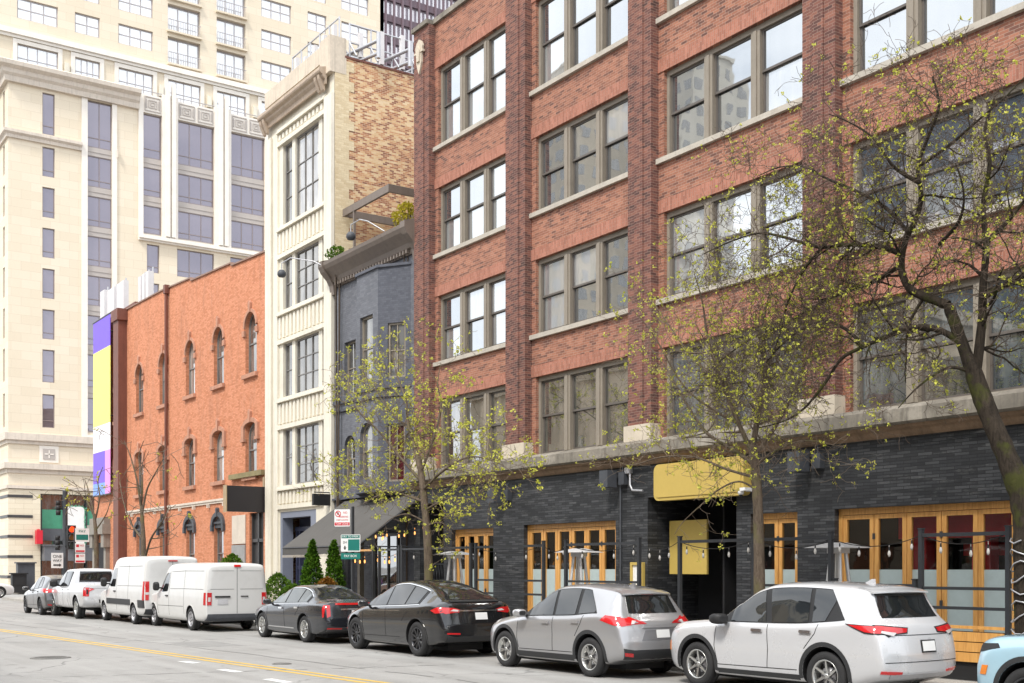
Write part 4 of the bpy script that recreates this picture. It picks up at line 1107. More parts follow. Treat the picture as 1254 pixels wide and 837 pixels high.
def strip_line(mb, a, b, w, z=.004):
    a, b = Vector(a), Vector(b); t = (b - a).normalized(); n = Vector((-t.y, t.x, 0)) * w / 2
    mb.face([(p.x, p.y, z) for p in (a - n, b - n, b + n, a + n)])
A = on_ground(0, 772); B = on_ground(225, 804); C_ = on_ground(452, 835.5)
d0 = (A - B).normalized(); d1 = (C_ - B).normalized()
for s in (-.13, .13):
    y = MB(); off = Vector((0, s, 0))
    strip_line(y, A + d0 * 35 + off, A + off, .11); strip_line(y, A + off, B + off, .11); strip_line(y, B + off, C_ + d1 * 30 + off, .11)
    o = struct(y, 'centre_line', yel)
for (p, q) in (((222, 810.3), (241, 812.6)), ((270, 820.3), (293, 823.6)), ((327, 832), (354, 836.5)), ((395, 846), (428, 852))):
    a = on_ground(*p); b = on_ground(*q)
    w_ = MB(); strip_line(w_, a, b, .2, .005); struct(w_, 'lane_dash', wht)
for i, (px, py, r) in enumerate(((62, 806, .42), (345, 813.5, .2))):
    p = on_ground(px, py)
    m_ = MB(); m_.lathe([(0, .012), (r * .8, .012), (r * .82, .018), (r * .9, .018), (r * .92, .012), (r, .012), (r, 0)], Matrix.Translation((p.x, p.y, 0)), 32, smooth=False)
    for k in range(-3, 4):
        hh = math.sqrt(max(0, (r * .75) ** 2 - (k * r * .2) ** 2)); m_.box(p.x + k * r * .2 - .015, p.x + k * r * .2 + .015, p.y - hh, p.y + hh, .0125, .02)
    o = m_.build('manhole_cover', plain('worn_iron_cover', (.17, .165, .155), var=.3, vs=8, rough=.6))
    tag(o, ['large round iron manhole cover in the open road left of the yellow lines', 'small iron valve cover in the road near the white dashes'][i], 'manhole cover')
# ------------------------------------------------------------------ vehicles
def pchip(keys):
    xs = np.array([k[0] for k in keys], float); ys = np.array([k[1] for k in keys], float)
    h = np.diff(xs); dl = np.diff(ys) / h; n = len(xs); d = np.zeros(n)
    for i in range(1, n - 1):
        if dl[i - 1] * dl[i] > 0:
            w1 = 2 * h[i] + h[i - 1]; w2 = h[i] + 2 * h[i - 1]; d[i] = (w1 + w2) / (w1 / dl[i - 1] + w2 / dl[i])
    d[0] = dl[0]; d[-1] = dl[-1]
    def f(x):
        x = min(max(x, xs[0]), xs[-1]); i = int(min(np.searchsorted(xs, x, side='right') - 1, n - 2)); i = max(i, 0)
        t = (x - xs[i]) / h[i]
        return float((2 * t**3 - 3 * t**2 + 1) * ys[i] + (t**3 - 2 * t**2 + t) * h[i] * d[i] + (-2 * t**3 + 3 * t**2) * ys[i + 1] + (t**3 - t**2) * h[i] * d[i + 1])
    return f

def chaikin(p, it=2):
    for _ in range(it):
        q = [p[0]]
        for a, b in zip(p[:-1], p[1:]):
            q.append((a[0] * .75 + b[0] * .25, a[1] * .75 + b[1] * .25)); q.append((a[0] * .25 + b[0] * .75, a[1] * .25 + b[1] * .75))
        q.append(p[-1]); p = q
    return p

class Car:
    """local frame: +x forward, +y left, z up, origin on the ground in the middle; s runs 0 (nose) .. L (tail)"""
    def __init__(c, sp):
        c.sp = sp; c.L = sp['L']; c.H2 = c.L / 2
        c.top = pchip(sp['top']); c.belt = pchip(sp['belt']); c.bot = pchip(sp['bot']); c.w = pchip(sp['w']); c.wt = pchip(sp['wtop'])
        c.cr = sp.get('curve_r', .12); c.cf = sp.get('curve_f', .25)
    def section(c, s):
        w, wt, b, t, z0 = c.w(s), c.wt(s), c.belt(s), c.top(s), c.bot(s)
        t = max(t, b + .01); wt = min(wt, w * .97)
        tum = c.sp.get('tumble', .045)
        dt = t - b
        e = c.sp.get('edge', .1)
        pts = [(0, z0), (w * .82, z0), (w * .955, z0 + .05), (w * .985, z0 + .33 * (b - z0)), (w, z0 + .6 * (b - z0)), (w * .99, b - min(.07, .12 * (b - z0))), (w * (1 - tum), b),
               (wt + min(e * .55, .3 * dt), b + dt * .82 if dt < .35 else t - e * .95), (wt - e * .3, t - min(.035, .12 * dt)), (wt * .55, t - min(.008, .02 * dt)), (0, t)]
        return chaikin(pts, 2)
    def dlo(c, s):
        """glass limits in side view"""
        b, t = c.belt(s), max(c.top(s), c.belt(s) + .01)
        return b + c.sp.get('gl', .035), t - c.sp.get('gh', .13)
    def warp(c, x, y, z):
        s = c.H2 - x
        w = max(c.w(s), .3)
        q = min(1.2, abs(y) / c.sp['W'] * 2) ** 2.6
        if s > c.L - .9: x += c.cr * q * min(1, (s - (c.L - .9)) / .6) ** 1.5
        if s < 1.9: x -= c.cf * q * min(1, (1.9 - s) / 1.2) ** 1.0 if s < 1.9 else 0
        return (x, y, z)
    def shell(c):
        L = c.L
        st = sorted(set([0, .012, .03, .06, .1, .16, .23] + list(np.arange(.3, L - .7, .075)) + list(np.arange(L - .7, L - .02, .03)) + [L - .018, L - .006, L]))
        mb = MB(); rows = []
        for s in st:
            half = c.section(s); x = c.H2 - s
            ring = [(x, y, z) for y, z in half] + [(x, -y, z) for y, z in reversed(half[1:-1])]
            rows.append([c.warp(*p) for p in ring])
        mb.grid(rows, 0, True, True)
        for s, r in ((st[0], rows[0]), (st[-1], rows[-1])):
            half = c.section(s); x = c.H2 - s
            ring = [(y, z) for y, z in half] + [(-y, z) for y, z in reversed(half[1:-1])]
            cz = sum(p[1] for p in ring) / len(ring)
            loops = [[c.warp(x, y * f, cz + (z - cz) * f) for y, z in ring] for f in (1, .85, .7, .5, .3, .12)]
            mb.grid(loops, 0, True, True); mb.face(loops[-1], 0, True)
        return mb

def bvh_of(obj):
    me = obj.data
    return BVHTree.FromPolygons([v.co[:] for v in me.vertices], [p.vertices[:] for p in me.polygons])

def patch(name, bv, poly, view, off, mat, parent, step=.06, holes=(), back=.012):
    """outline drawn on one side of the body and wrapped on to it. view: 'L','R' -> (x,z); 'B','F' -> (y,z); 'T' -> (x,y)"""
    poly = [Vector(p) for p in poly]
    pts = list(poly); edges = [(i, (i + 1) % len(poly)) for i in range(len(poly))]
    # subdivide the boundary
    bp = []
    for a, b in zip(poly, poly[1:] + poly[:1]):
        n = max(1, int((b - a).length / step))
        bp += [a.lerp(b, k / n) for k in range(n)]
    pts = list(bp); nb = len(bp); edges = [(i, (i + 1) % nb) for i in range(nb)]
    pl = [(p.x, p.y) for p in bp]
    x0, x1 = min(p[0] for p in pl), max(p[0] for p in pl); y0, y1 = min(p[1] for p in pl), max(p[1] for p in pl)
    x = x0 + step * .5
    while x < x1:
        y = y0 + step * .5
        while y < y1:
            if inside(pl, x, y) and min((Vector((x, y)) - q).length for q in bp) > step * .4: pts.append(Vector((x, y)))
            y += step
        x += step
    vs, es, fs, orig, _, _ = delaunay_2d_cdt(pts, edges, [], 1, 1e-6)
    fs = [f for f in fs if inside(pl, sum(vs[i].x for i in f) / len(f), sum(vs[i].y for i in f) / len(f))]
    out = []; nrm = []
    for p in vs:
        if view in 'LR':
            sgn = 1 if view == 'L' else -1
            o = Vector((p.x, 3 * sgn, p.y)); d = Vector((0, -sgn, 0))
        elif view == 'B': o = Vector((-8, p.x, p.y)); d = Vector((1, 0, 0))
        elif view == 'F': o = Vector((8, p.x, p.y)); d = Vector((-1, 0, 0))
        else: o = Vector((p.x, p.y, 5)); d = Vector((0, 0, -1))
        h, n, _, _ = bv.ray_cast(o, d)
        if h is None:
            q = o + d * (o.length if view in 'BF' else 2.2)
            h, n, _, _ = bv.find_nearest(q)
        if n.dot(d) > 0: n = -n
        out.append(h); nrm.append(n)
    mb = MB()
    for p, n in zip(out, nrm): mb.v.append(tuple(p + n * off))
    for f in fs:
        f = list(f)
        a, b, c_ = (Vector(mb.v[i]) for i in f[:3])
        if (b - a).cross(c_ - a).dot(nrm[f[0]]) < 0: f.reverse()
        mb.f.append(tuple(f)); mb.m.append(0); mb.sm.append(True)
    cnt = {}
    for f in fs:
        for i in range(len(f)):
            k = tuple(sorted((f[i], f[(i + 1) % len(f)]))); cnt[k] = cnt.get(k, 0) + 1
    rim_v = {}
    def rv_(i, o):
        if (i, o) not in rim_v: rim_v[(i, o)] = len(mb.v); mb.v.append(tuple(out[i] + nrm[i] * o))
        return rim_v[(i, o)]
    for (a, b), q in cnt.items():
        if q == 1: mb.f.append((rv_(a, off), rv_(b, off), rv_(b, -back), rv_(a, -back))); mb.m.append(0); mb.sm.append(False)
    return mb.build(name, mat, parent)

def wheel(parent, x, y, R, rw, width, style, side, rim_mat, dark_mat):
    """tyre with its rim as a child; side=+1 outer face towards +y"""
    mb = MB(); M4 = Matrix.Translation((x, y, R)) @ Matrix.Rotation(-side * PI / 2, 4, 'X')
    h = width / 2; sw = R - rw
    mb.lathe([(rw * .96, -h * .8), (rw, -h * .9), (rw + sw * .45, -h), (R - .02, -h * .9), (R, -h * .7), (R, -h * .1), (R - .008, -h * .09), (R - .008, h * -.02), (R, 0), (R, h * .7), (R - .02, h * .9), (rw + sw * .45, h), (rw, h * .9), (rw * .96, h * .8), (rw * .96, -h * .8)], M4, 40)
    w = mb.build('wheel', X['rubber'], parent)
    mb = MB()
    mb.lathe([(rw * .965, h * .8), (rw * .985, h * .92), (rw * .95, h * .94), (rw * .88, h * .8), (rw * .86, -h * .7)], M4, 40)
    mb.lathe([(0, h * .05), (rw * .86, h * .0)], M4, 32, 1)
    mb.lathe([(0, h * .3), (rw * .55, h * .28), (rw * .55, h * .06)], M4, 24, 2)
    n, kind = style
    def bar(a0, r0, a1, r1, wa, wb, z0, z1, m=0):
        p0 = Vector((math.cos(a0) * r0, math.sin(a0) * r0)); p1 = Vector((math.cos(a1) * r1, math.sin(a1) * r1)); t = (p1 - p0).normalized(); nn = Vector((-t.y, t.x))
        f = [p0 - nn * wa, p1 - nn * wb, p1 + nn * wb, p0 + nn * wa]
        zt = [z0, z1, z1, z0]
        mb.hexa([M4 @ Vector((q.x, q.y, z - .03)) for q, z in zip(f, zt)] + [M4 @ Vector((q.x, q.y, z)) for q, z in zip(f, zt)], m)
    for k in range(n):
        a = 2 * PI * k / n + .2
        if kind == 'single': bar(a, rw * .12, a, rw * .92, rw * .075, rw * .06, h * .62, h * .84)
        elif kind == 'pair':
            for s in (-1, 1): bar(a + s * .22, rw * .13, a + s * .13, rw * .92, rw * .045, rw * .04, h * .62, h * .84)
        elif kind == 'vee':
            for s in (-1, 1): bar(a, rw * .14, a + s * .24, rw * .92, rw * .06, rw * .035, h * .62, h * .86)
        elif kind == 'blade':
            bar(a, rw * .12, a + .3, rw * .92, rw * .1, rw * .05, h * .62, h * .85); bar(a + .35, rw * .3, a + .5, rw * .9, rw * .05, rw * .04, h * .58, h * .78, 1)
        elif kind == 'steel':
            bar(a, rw * .2, a, rw * .9, rw * .14, rw * .16, h * .4, h * .7)
    mb.lathe([(0, h * .72), (rw * .13, h * .72), (rw * .17, h * .6), (rw * .17, h * .3)], M4, 16, 0)
    for k in range(5):
        a = 2 * PI * k / 5; mb.lathe([(0, h * .74), (.012, h * .74), (.012, h * .6)], M4 @ Matrix.Translation((math.cos(a) * rw * .24, math.sin(a) * rw * .24, 0)), 6, 1)
    mb.build('rim', [rim_mat, dark_mat, X['steel']], w)
    return w

def sq(v): return math.copysign(abs(v) ** .55, v)

def make_car(sp, label, cat, rear_x, left_y, group='vehicles parked nose to tail along the kerb', name='parked_car', yaw=0.0):
    c = Car(sp); L, W, R = sp['L'], sp['W'], sp['R']
    H2 = c.H2; X_ = lambda s: H2 - s
    root = thing(name, label, cat, (rear_x - H2 * math.cos(yaw), left_y + W / 2, 0), PI + yaw, group, local=True)
    raw = c.shell().build('body', [sp['paint'], X['black']], root, sharp=math.radians(40))
    bv = bvh_of(raw)
    wf, wr = sp['fo'], sp['fo'] + sp['wb']; tr = W / 2 - .13
    # wheel openings
    cut = MB()
    for s in (wf, wr):
        for sd in (-1, 1):
            M4 = Matrix.Translation((X_(s), sd * (W / 2 - .19), R + .015)) @ Matrix.Rotation(PI / 2, 4, 'X')
            rc = R + sp.get('gap', .055); hh = .25
            cut.lathe([(0, -hh), (rc, -hh), (rc, hh), (0, hh)], M4, 36, 1, False)
    co = cut.build('cutter', [sp['paint'], X['black']], root, sharp=.5)
    md = raw.modifiers.new('arches', 'BOOLEAN'); md.operation = 'DIFFERENCE'; md.object = co; md.solver = 'EXACT'
    dg = bpy.context.evaluated_depsgraph_get(); dg.update()
    me = bpy.data.meshes.new_from_object(raw.evaluated_get(dg)); raw.modifiers.clear()
    old = raw.data; raw.data = me; me.name = 'body'; bpy.data.meshes.remove(old)
    cm = co.data; bpy.data.objects.remove(co); bpy.data.meshes.remove(cm)
    for (s, sd) in ((wf, 1), (wf, -1), (wr, 1), (wr, -1)):
        wheel(root, X_(s), sd * (W / 2 - sp.get('tw', .235) / 2 - .02), R, R * sp.get('rimf', .68), sp.get('tw', .235), sp['spokes'], sd, sp.get('rim', X['alu']), sp.get('rimd', X['black']))
    sides = (('L', 1), ('R', -1))
    clad = sp.get('clad')
    for v, sd in sides:
        # arch lips and sills
        for s in (wf, wr):
            r0 = R + sp.get('gap', .055) + .002; r1 = r0 + (.065 if clad else .022)
            a0 = math.asin(min(.95, max(-.95, (c.bot(s) + .06 - R) / r1)))
            pl = [(X_(s) + r1 * math.cos(a), R + .015 + r1 * math.sin(a)) for a in np.linspace(a0, PI - a0, 26)] + [(X_(s) + r0 * math.cos(a), R + .015 + r0 * math.sin(a)) for a in np.linspace(PI - a0, a0, 26)]
            patch('arch_trim', bv, pl, v, .008, clad if clad else sp['paint'], root, step=.05)
        if clad:
            h_ = sp.get('sill_h', .16); a, b = wf + R + .12, wr - R - .12
            patch('sill_trim', bv, [(X_(a), c.bot(a) + .055), (X_(b), c.bot(b) + .055), (X_(b), c.bot(b) + h_), (X_(a), c.bot(a) + h_)], v, .008, clad, root, step=.1)
        if 'sill_line' in sp:
            a, b, z = sp['sill_line']; patch('chrome_strip', bv, [(X_(a), z), (X_(b), z), (X_(b), z + .03), (X_(a), z + .03)], v, .006, X['chrome'], root, step=.1)
        # greenhouse
        if 'dlo' in sp:
            s0, s1 = sp['dlo']; n = 40
            ss = [s0 + (s1 - s0) * k / n for k in range(n + 1)]
            lo = [(X_(s), c.dlo(s)[0] - .012) for s in ss]; hi = [(X_(s), c.dlo(s)[1] + .014) for s in ss]
            keep = [k for k in range(n + 1) if hi[k][1] - lo[k][1] > .02]
            cutp = sp.get('dlo_cut')
            def top_(s, z): return min(z, cutp(s)) if cutp else z
            pl = [lo[k] for k in keep] + [(hi[k][0], max(top_(ss[k], hi[k][1]), lo[k][1] + .01)) for k in reversed(keep)]
            patch('window_surround', bv, pl, v, .004, sp.get('surround', X['black']), root, step=.045)
            if sp.get('chrome'):
                a = [(p[0], p[1] - .012) for p in [lo[k] for k in keep]] + [lo[k] for k in reversed(keep)]
                patch('chrome_strip', bv, a, v, .004, X['chrome'], root, step=.1)
                hh = [(hi[k][0], max(top_(ss[k], hi[k][1]), lo[k][1] + .01)) for k in keep]
                patch('chrome_strip', bv, hh + [(p[0], p[1] + .014) for p in reversed(hh)], v, .004, X['chrome'], root, step=.1)
            for (a0, a1, b0, b1) in sp['wins']:
                # lower edge from a0 to b0, upper edge from a1 to b1
                m_ = 14; low = []; up = []
                for k in range(m_ + 1):
                    s = a0 + (b0 - a0) * k / m_; low.append((X_(s), c.dlo(s)[0]))
                    s = a1 + (b1 - a1) * k / m_; up.append((X_(s), max(top_(s, c.dlo(s)[1]) - .004, c.dlo(s)[0] + .012)))
                patch('side_window', bv, low + list(reversed(up)), v, .011, sp.get('glass', X['carglass']), root, step=.045, back=.004)
        for pl in sp.get('side_wins', []):
            patch('side_window', bv, [(X_(s), z) for s, z in pl], v, .004, X['carglass'], root)
        # door gaps
        for pth in sp.get('gaps', []):
            th = .006
            pts = [Vector((X_(s), z)) for s, z in pth]; a = []; b = []
            for i, p in enumerate(pts):
                t = (pts[min(i + 1, len(pts) - 1)] - pts[max(i - 1, 0)]).normalized(); nn = Vector((-t.y, t.x)) * th
                a.append(tuple(p + nn)); b.append(tuple(p - nn))
            patch('door_gap', bv, a + b[::-1], v, .0025, X['seam'], root, step=.05)
        for (s, z) in sp.get('handles', []):
            patch('door_handle', bv, [(X_(s - .11), z - .02), (X_(s + .11), z - .02), (X_(s + .11), z + .022), (X_(s - .11), z + .022)], v, .03, sp.get('handle_mat', sp['paint']), root, step=.05, back=.0)
        for (pl, mt_, nm, of) in sp.get('side_patches', []):
            patch(nm, bv, [(X_(s), z) for s, z in pl], v, of, mt_, root)
    # mirrors
    if 'mirror' in sp:
        s, z, sc_ = sp['mirror']
        for sd in (1, -1):
            m_ = MB(); y = sd * (c.w(s) + .11 * sc_); prof = []
            for (q, f) in ((-.10, .55), (-.08, .85), (-.02, 1), (.05, .95), (.1, .7), (.13, .35)):
                prof.append([(X_(s) + q * sc_ + .02 * math.cos(a), y + .105 * f * sq(math.cos(a)) * sc_ * sp.get('mirror_w', 1), z + .075 * sp.get('mirror_h', 1) * f * sq(math.sin(a)) * sc_) for a in [2 * PI * k / 14 for k in range(14)]])
            m_.grid(prof, 0, True, True); m_.face(list(reversed(prof[0])), 1); m_.face(prof[-1], 0)
            m_.box(X_(s) - .02, X_(s) + .05, min(sd * (c.w(s) - .07), y), max(sd * (c.w(s) - .07), y), z - .07 * sc_, z - .03 * sc_, 1)
            m_.build('wing_mirror', [sp.get('mirror_mat', sp['paint']), X['black']], root)
    # glass front and back, lamps, plate, bumper pieces drawn on the rear view
    for key, v, nm in (('windshield', 'F', 'windshield'), ('rear_glass', 'B', 'rear_window')):
        if key in sp:
            pl = sp[key]; full = [(y, z) for y, z in pl] + [(-y, z) for y, z in reversed(pl)]
            patch(nm, bv, full, v, .006, X['carglass'], root, step=.045, back=.004)
    for (pl, mt_, nm, of) in sp.get('rear', []):
        patch(nm, bv, pl, 'B', of, mt_, root, step=.05)
    for (pl, mt_, nm, of) in sp.get('rear_pair', []):
        patch(nm, bv, pl, 'B', of, mt_, root, step=.05); patch(nm, bv, [(-y, z) for y, z in reversed(pl)], 'B', of, mt_, root, step=.05)
    for (pl, mt_, nm, of) in sp.get('front_pair', []):
        patch(nm, bv, pl, 'F', of, mt_, root, step=.05); patch(nm, bv, [(-y, z) for y, z in reversed(pl)], 'F', of, mt_, root, step=.05)
    for (pl, mt_, nm, of) in sp.get('top', []) if False else sp.get('top_patches', []):
        patch(nm, bv, [(X_(s), y) for s, y in pl], 'T', of, mt_, root)
    if 'fin' in sp:
        s, z = sp['fin']; m_ = MB(); z = bv.ray_cast(Vector((X_(s), 0, 5)), Vector((0, 0, -1)))[0].z - .012
        m_.prism(lambda u, v, d: (X_(s) - u, d, z + v), [(-.1, 0), (.1, 0), (.09, .075), (.05, .075)], -.02, .02); m_.build('roof_fin', sp['paint'], root)
    if 'spoiler' in sp:
        s, z, hw, dp = sp['spoiler']; m_ = MB(); rows = []
        for k in range(9):
            y = hw * (k / 4 - 1); q = .06 * (abs(y) / hw) ** 2
            rows.append([(X_(s) + q + .16, y, z + .02 - q * .3), (X_(s) + q, y, z - .005 - q * .3), (X_(s) + q - dp, y, z - .045 - q * .3), (X_(s) + q - dp, y, z - .065 - q * .3), (X_(s) + q + .1, y, z - .06 - q * .3)])
        m_.grid(rows, 0, True, True); m_.face(rows[0]); m_.face(list(reversed(rows[-1]))); m_.build('spoiler', sp.get('spoiler_mat', sp['paint']), root, sharp=.6)
    # underside pieces that show below the bumper: axle, exhaust
    m_ = MB(); m_.tube([(X_(wr), -W / 2 + .2, R), (X_(wr), W / 2 - .2, R)], .05, 8); m_.box(X_(wr) - .5, X_(wf) + .4, -.45, .45, c.bot(L / 2) - .06, c.bot(L / 2) + .1)
    m_.tube([(X_(L - .9), -W * .28, c.bot(L / 2) - .02), (X_(L - .12), -W * .28, c.bot(L / 2) - .0)], .035, 8)
    m_.build('underbody', X['black'], root)
    return root

P_grey = paint('silver_grey_metallic_paint', (.43, .43, .44), .6, .28, 1.0, .04)
P_white = paint('pearl_white_paint', (.58, .585, .6), .15, .24, 1.0, .03)
P_van = paint('plain_white_van_paint', (.64, .64, .63), 0, .4, .4)
P_black = paint('deep_charcoal_paint', (.007, .0075, .009), 0, .12, 1.0, .025)
P_slate = paint('dark_slate_metallic_paint', (.03, .033, .041), .5, .2, 1.0, .04)
P_gun = paint('gunmetal_paint', (.13, .13, .135), .6, .3)
P_blue = paint('pale_blue_paint', (.34, .52, .62), 0, .3)

CL = X['cladding']
# --- silver-grey compact SUV
cx = dict(L=4.54, W=1.84, R=.355, fo=.9, wb=2.7, paint=P_grey, clad=CL, spokes=(5, 'pair'), rimd=X['alu_dark'],
    top=[(0, .70), (.08, .84), (.3, .93), (.7, 1.0), (1.2, 1.07), (1.35, 1.1), (1.8, 1.36), (2.2, 1.58), (2.55, 1.655), (3.0, 1.67), (3.5, 1.64), (3.95, 1.58), (4.1, 1.54), (4.17, 1.45), (4.36, 1.13), (4.42, 1.06), (4.47, 1.0), (4.51, .8), (4.54, .66)],
    belt=[(0, .62), (.08, .74), (.35, .84), (.8, .93), (1.3, .98), (2, 1.02), (3, 1.06), (3.8, 1.12), (4.2, 1.1), (4.4, 1.0), (4.47, .92), (4.51, .74), (4.54, .62)],
    bot=[(0, .42), (.1, .26), (.4, .2), (3.9, .22), (4.3, .3), (4.5, .36), (4.54, .45)],
    w=[(0, .72), (.08, .8), (.25, .87), (.6, .91), (1, .92), (3.7, .92), (4.1, .91), (4.4, .885), (4.5, .86), (4.54, .82)],
    wtop=[(0, .5), (.3, .66), (1.2, .74), (1.5, .7), (2.2, .6), (3, .6), (3.9, .58), (4.15, .58), (4.4, .7), (4.54, .7)],
    dlo=(1.5, 3.78), gh=.105, dlo_cut=lambda s: 9 if s < 3.35 else 1.585 - (s - 3.35) * 1.0, wins=[(1.72, 1.72, 2.48, 2.38), (2.56, 2.46, 3.16, 3.1), (3.26, 3.19, 3.72, 3.74)],
    gaps=[[(1.38, .98), (1.36, .6), (1.4, .42)], [(2.5, 1.04), (2.52, .7), (2.5, .42)], [(3.42, 1.1), (3.36, .95), (3.2, .72)], [(1.42, .4), (3.1, .42)]],
    handles=[(2.3, .93), (3.2, .97)], handle_mat=P_grey, mirror=(1.62, 1.09, 1.05),
    rear_glass=[(.57, 1.15), (.5, 1.465)], windshield=[(.66, 1.14), (.54, 1.5)],
    rear_pair=[([(.82, .98), (.81, 1.08), (.6, 1.07), (.5, 1.02), (.62, .95), (.8, .93)], X['tail'], 'tail_lamp', .008), ([(.62, .97), (.58, 1.03), (.5, 1.02), (.56, .97)], X['tail_clear'], 'reversing_lamp', .012), ([(.78, .48), (.62, .46), (.6, .4), (.76, .42)], X['tail'], 'reflector', .014)],
    rear=[([(-.76, .36), (.76, .36), (.8, .55), (.6, .52), (-.6, .52), (-.8, .55)], CL, 'bumper_trim', .01), ([(-.44, .68), (.44, .68), (.34, .86), (-.34, .86)], paint('mid_grey_metallic_paint', (.24, .24, .25), .65, .35), 'plate_recess', .006), ([(-.2, .72), (.1, .72), (.1, .86), (-.2, .86)], X['plate'], 'licence_plate', .016), ([(-.4, .9), (.4, .9), (.36, .95), (-.36, .95)], P_grey, 'tailgate_garnish', .02),
          ([(-.14, 1.475), (.14, 1.475), (.14, 1.5), (-.14, 1.5)], X['tail'], 'brake_lamp', .01)],
    side_patches=[([(3.92, 1.03), (4.02, 1.12), (4.35, 1.09), (4.5, .97), (4.3, .94)], X['tail'], 'tail_lamp', .008), ([(.12, .8), (.22, .84), (.55, .93), (.5, .84), (.2, .74)], X['tail_clear'], 'headlamp', .006)],
    fin=(3.72, 1.6), spoiler=(4.1, 1.55, .56, .1))
make_car(cx, 'silver-grey compact SUV with alloy wheels and a blank rear plate, behind the white SUV', 'car', -15.63, 13.0, name='compact_suv')

# --- white mid-size SUV (nearest whole car)
ol = dict(L=4.71, W=1.86, R=.365, fo=.93, wb=2.7, paint=P_white, clad=CL, spokes=(6, 'blade'), rim=X['alu'], rimd=X['alu_dark'], tw=.255, sill_h=.13,
    top=[(0, .8), (.06, .95), (.25, 1.04), (.7, 1.09), (1.15, 1.12), (1.3, 1.15), (1.8, 1.46), (2.15, 1.66), (2.5, 1.735), (3.0, 1.75), (3.6, 1.73), (4.1, 1.69), (4.24, 1.65), (4.31, 1.52), (4.48, 1.24), (4.55, 1.18), (4.62, 1.12), (4.68, .9), (4.71, .72)],
    belt=[(0, .72), (.06, .86), (.3, .97), (.8, 1.03), (1.3, 1.06), (2, 1.07), (3, 1.09), (3.8, 1.15), (4.2, 1.19), (4.5, 1.12), (4.62, 1.04), (4.68, .84), (4.71, .68)],
    bot=[(0, .42), (.1, .27), (.4, .21), (4.1, .23), (4.5, .32), (4.66, .38), (4.71, .46)],
    w=[(0, .78), (.06, .84), (.25, .9), (.6, .925), (1, .93), (3.9, .93), (4.3, .925), (4.6, .9), (4.68, .87), (4.71, .83)],
    wtop=[(0, .6), (.3, .74), (1.2, .77), (1.5, .74), (2.2, .64), (3, .645), (4.1, .63), (4.3, .63), (4.5, .74), (4.71, .74)],
    dlo=(1.45, 3.98), gh=.105, dlo_cut=lambda s: 9 if s < 3.6 else 1.635 - (s - 3.6) * 1.15, wins=[(1.7, 1.7, 2.46, 2.3), (2.58, 2.42, 3.3, 3.22), (3.38, 3.3, 3.62, 3.74)],
    gaps=[[(1.4, 1.06), (1.36, .7), (1.42, .42)], [(2.5, 1.08), (2.53, .7), (2.5, .42)], [(3.5, 1.12), (3.45, .98), (3.25, .75)], [(1.42, .4), (3.1, .42)]],
    handles=[(2.3, .98), (3.28, 1.0)], handle_mat=X['chrome'], mirror=(1.6, 1.14, 1.15), mirror_mat=X['black'],
    rear_glass=[(.63, 1.235), (.56, 1.58)], windshield=[(.68, 1.2), (.58, 1.58)],
    rear_pair=[([(.84, 1.07), (.83, 1.145), (.3, 1.1), (.34, 1.02), (.62, 1.0), (.7, .97)], X['black'], 'lamp_housing', .008), ([(.835, 1.09), (.82, 1.13), (.33, 1.085), (.36, 1.035), (.62, 1.015)], X['tail'], 'tail_lamp', .014), ([(.81, 1.03), (.79, 1.06), (.56, 1.03), (.62, .985)], X['tail_clear'], 'reversing_lamp', .02), ([(.84, .5), (.5, .48), (.5, .44), (.84, .46)], X['tail'], 'reflector', .012)],
    rear=[([(-.23, .74), (.09, .74), (.09, .92), (-.23, .92)], X['black'], 'plate_frame', .016), ([(-.21, .76), (.07, .76), (.07, .9), (-.21, .9)], X['plate'], 'licence_plate', .022), ([(-.7, .39), (.7, .39), (.7, .45), (-.7, .45)], X['steel'], 'bumper_trim', .012), ([(-.72, 1.0), (.62, 1.0), (.62, .99), (-.72, .99)], X['seam'], 'tailgate_gap', .003), ([(-.8, .62), (.8, .62), (.8, .61), (-.8, .61)], X['seam'], 'tailgate_gap', .003),
          ([(-.13, 1.6), (.13, 1.6), (.13, 1.625), (-.13, 1.625)], X['tail'], 'brake_lamp', .01)],
    side_patches=[([(4.0, 1.15), (4.5, 1.13), (4.66, 1.08), (4.6, 1.0), (4.35, 1.02)], X['black'], 'lamp_housing', .008), ([(4.06, 1.14), (4.5, 1.115), (4.62, 1.08), (4.58, 1.02), (4.36, 1.04)], X['tail'], 'tail_lamp', .014), ([(.16, .94), (.3, .99), (.62, 1.03), (.55, .97), (.2, .88)], X['tail_clear'], 'headlamp', .006), ([(.16, .56), (.22, .56), (.23, .72), (.17, .72)], X['amber'], 'side_marker', .008)],
    fin=(3.72, 1.715), spoiler=(4.22, 1.665, .62, .13))
make_car(ol, 'pearl white SUV with black arch trims and blank framed rear plate, nearest whole car', 'car', -10.55, 13.5, name='white_suv')

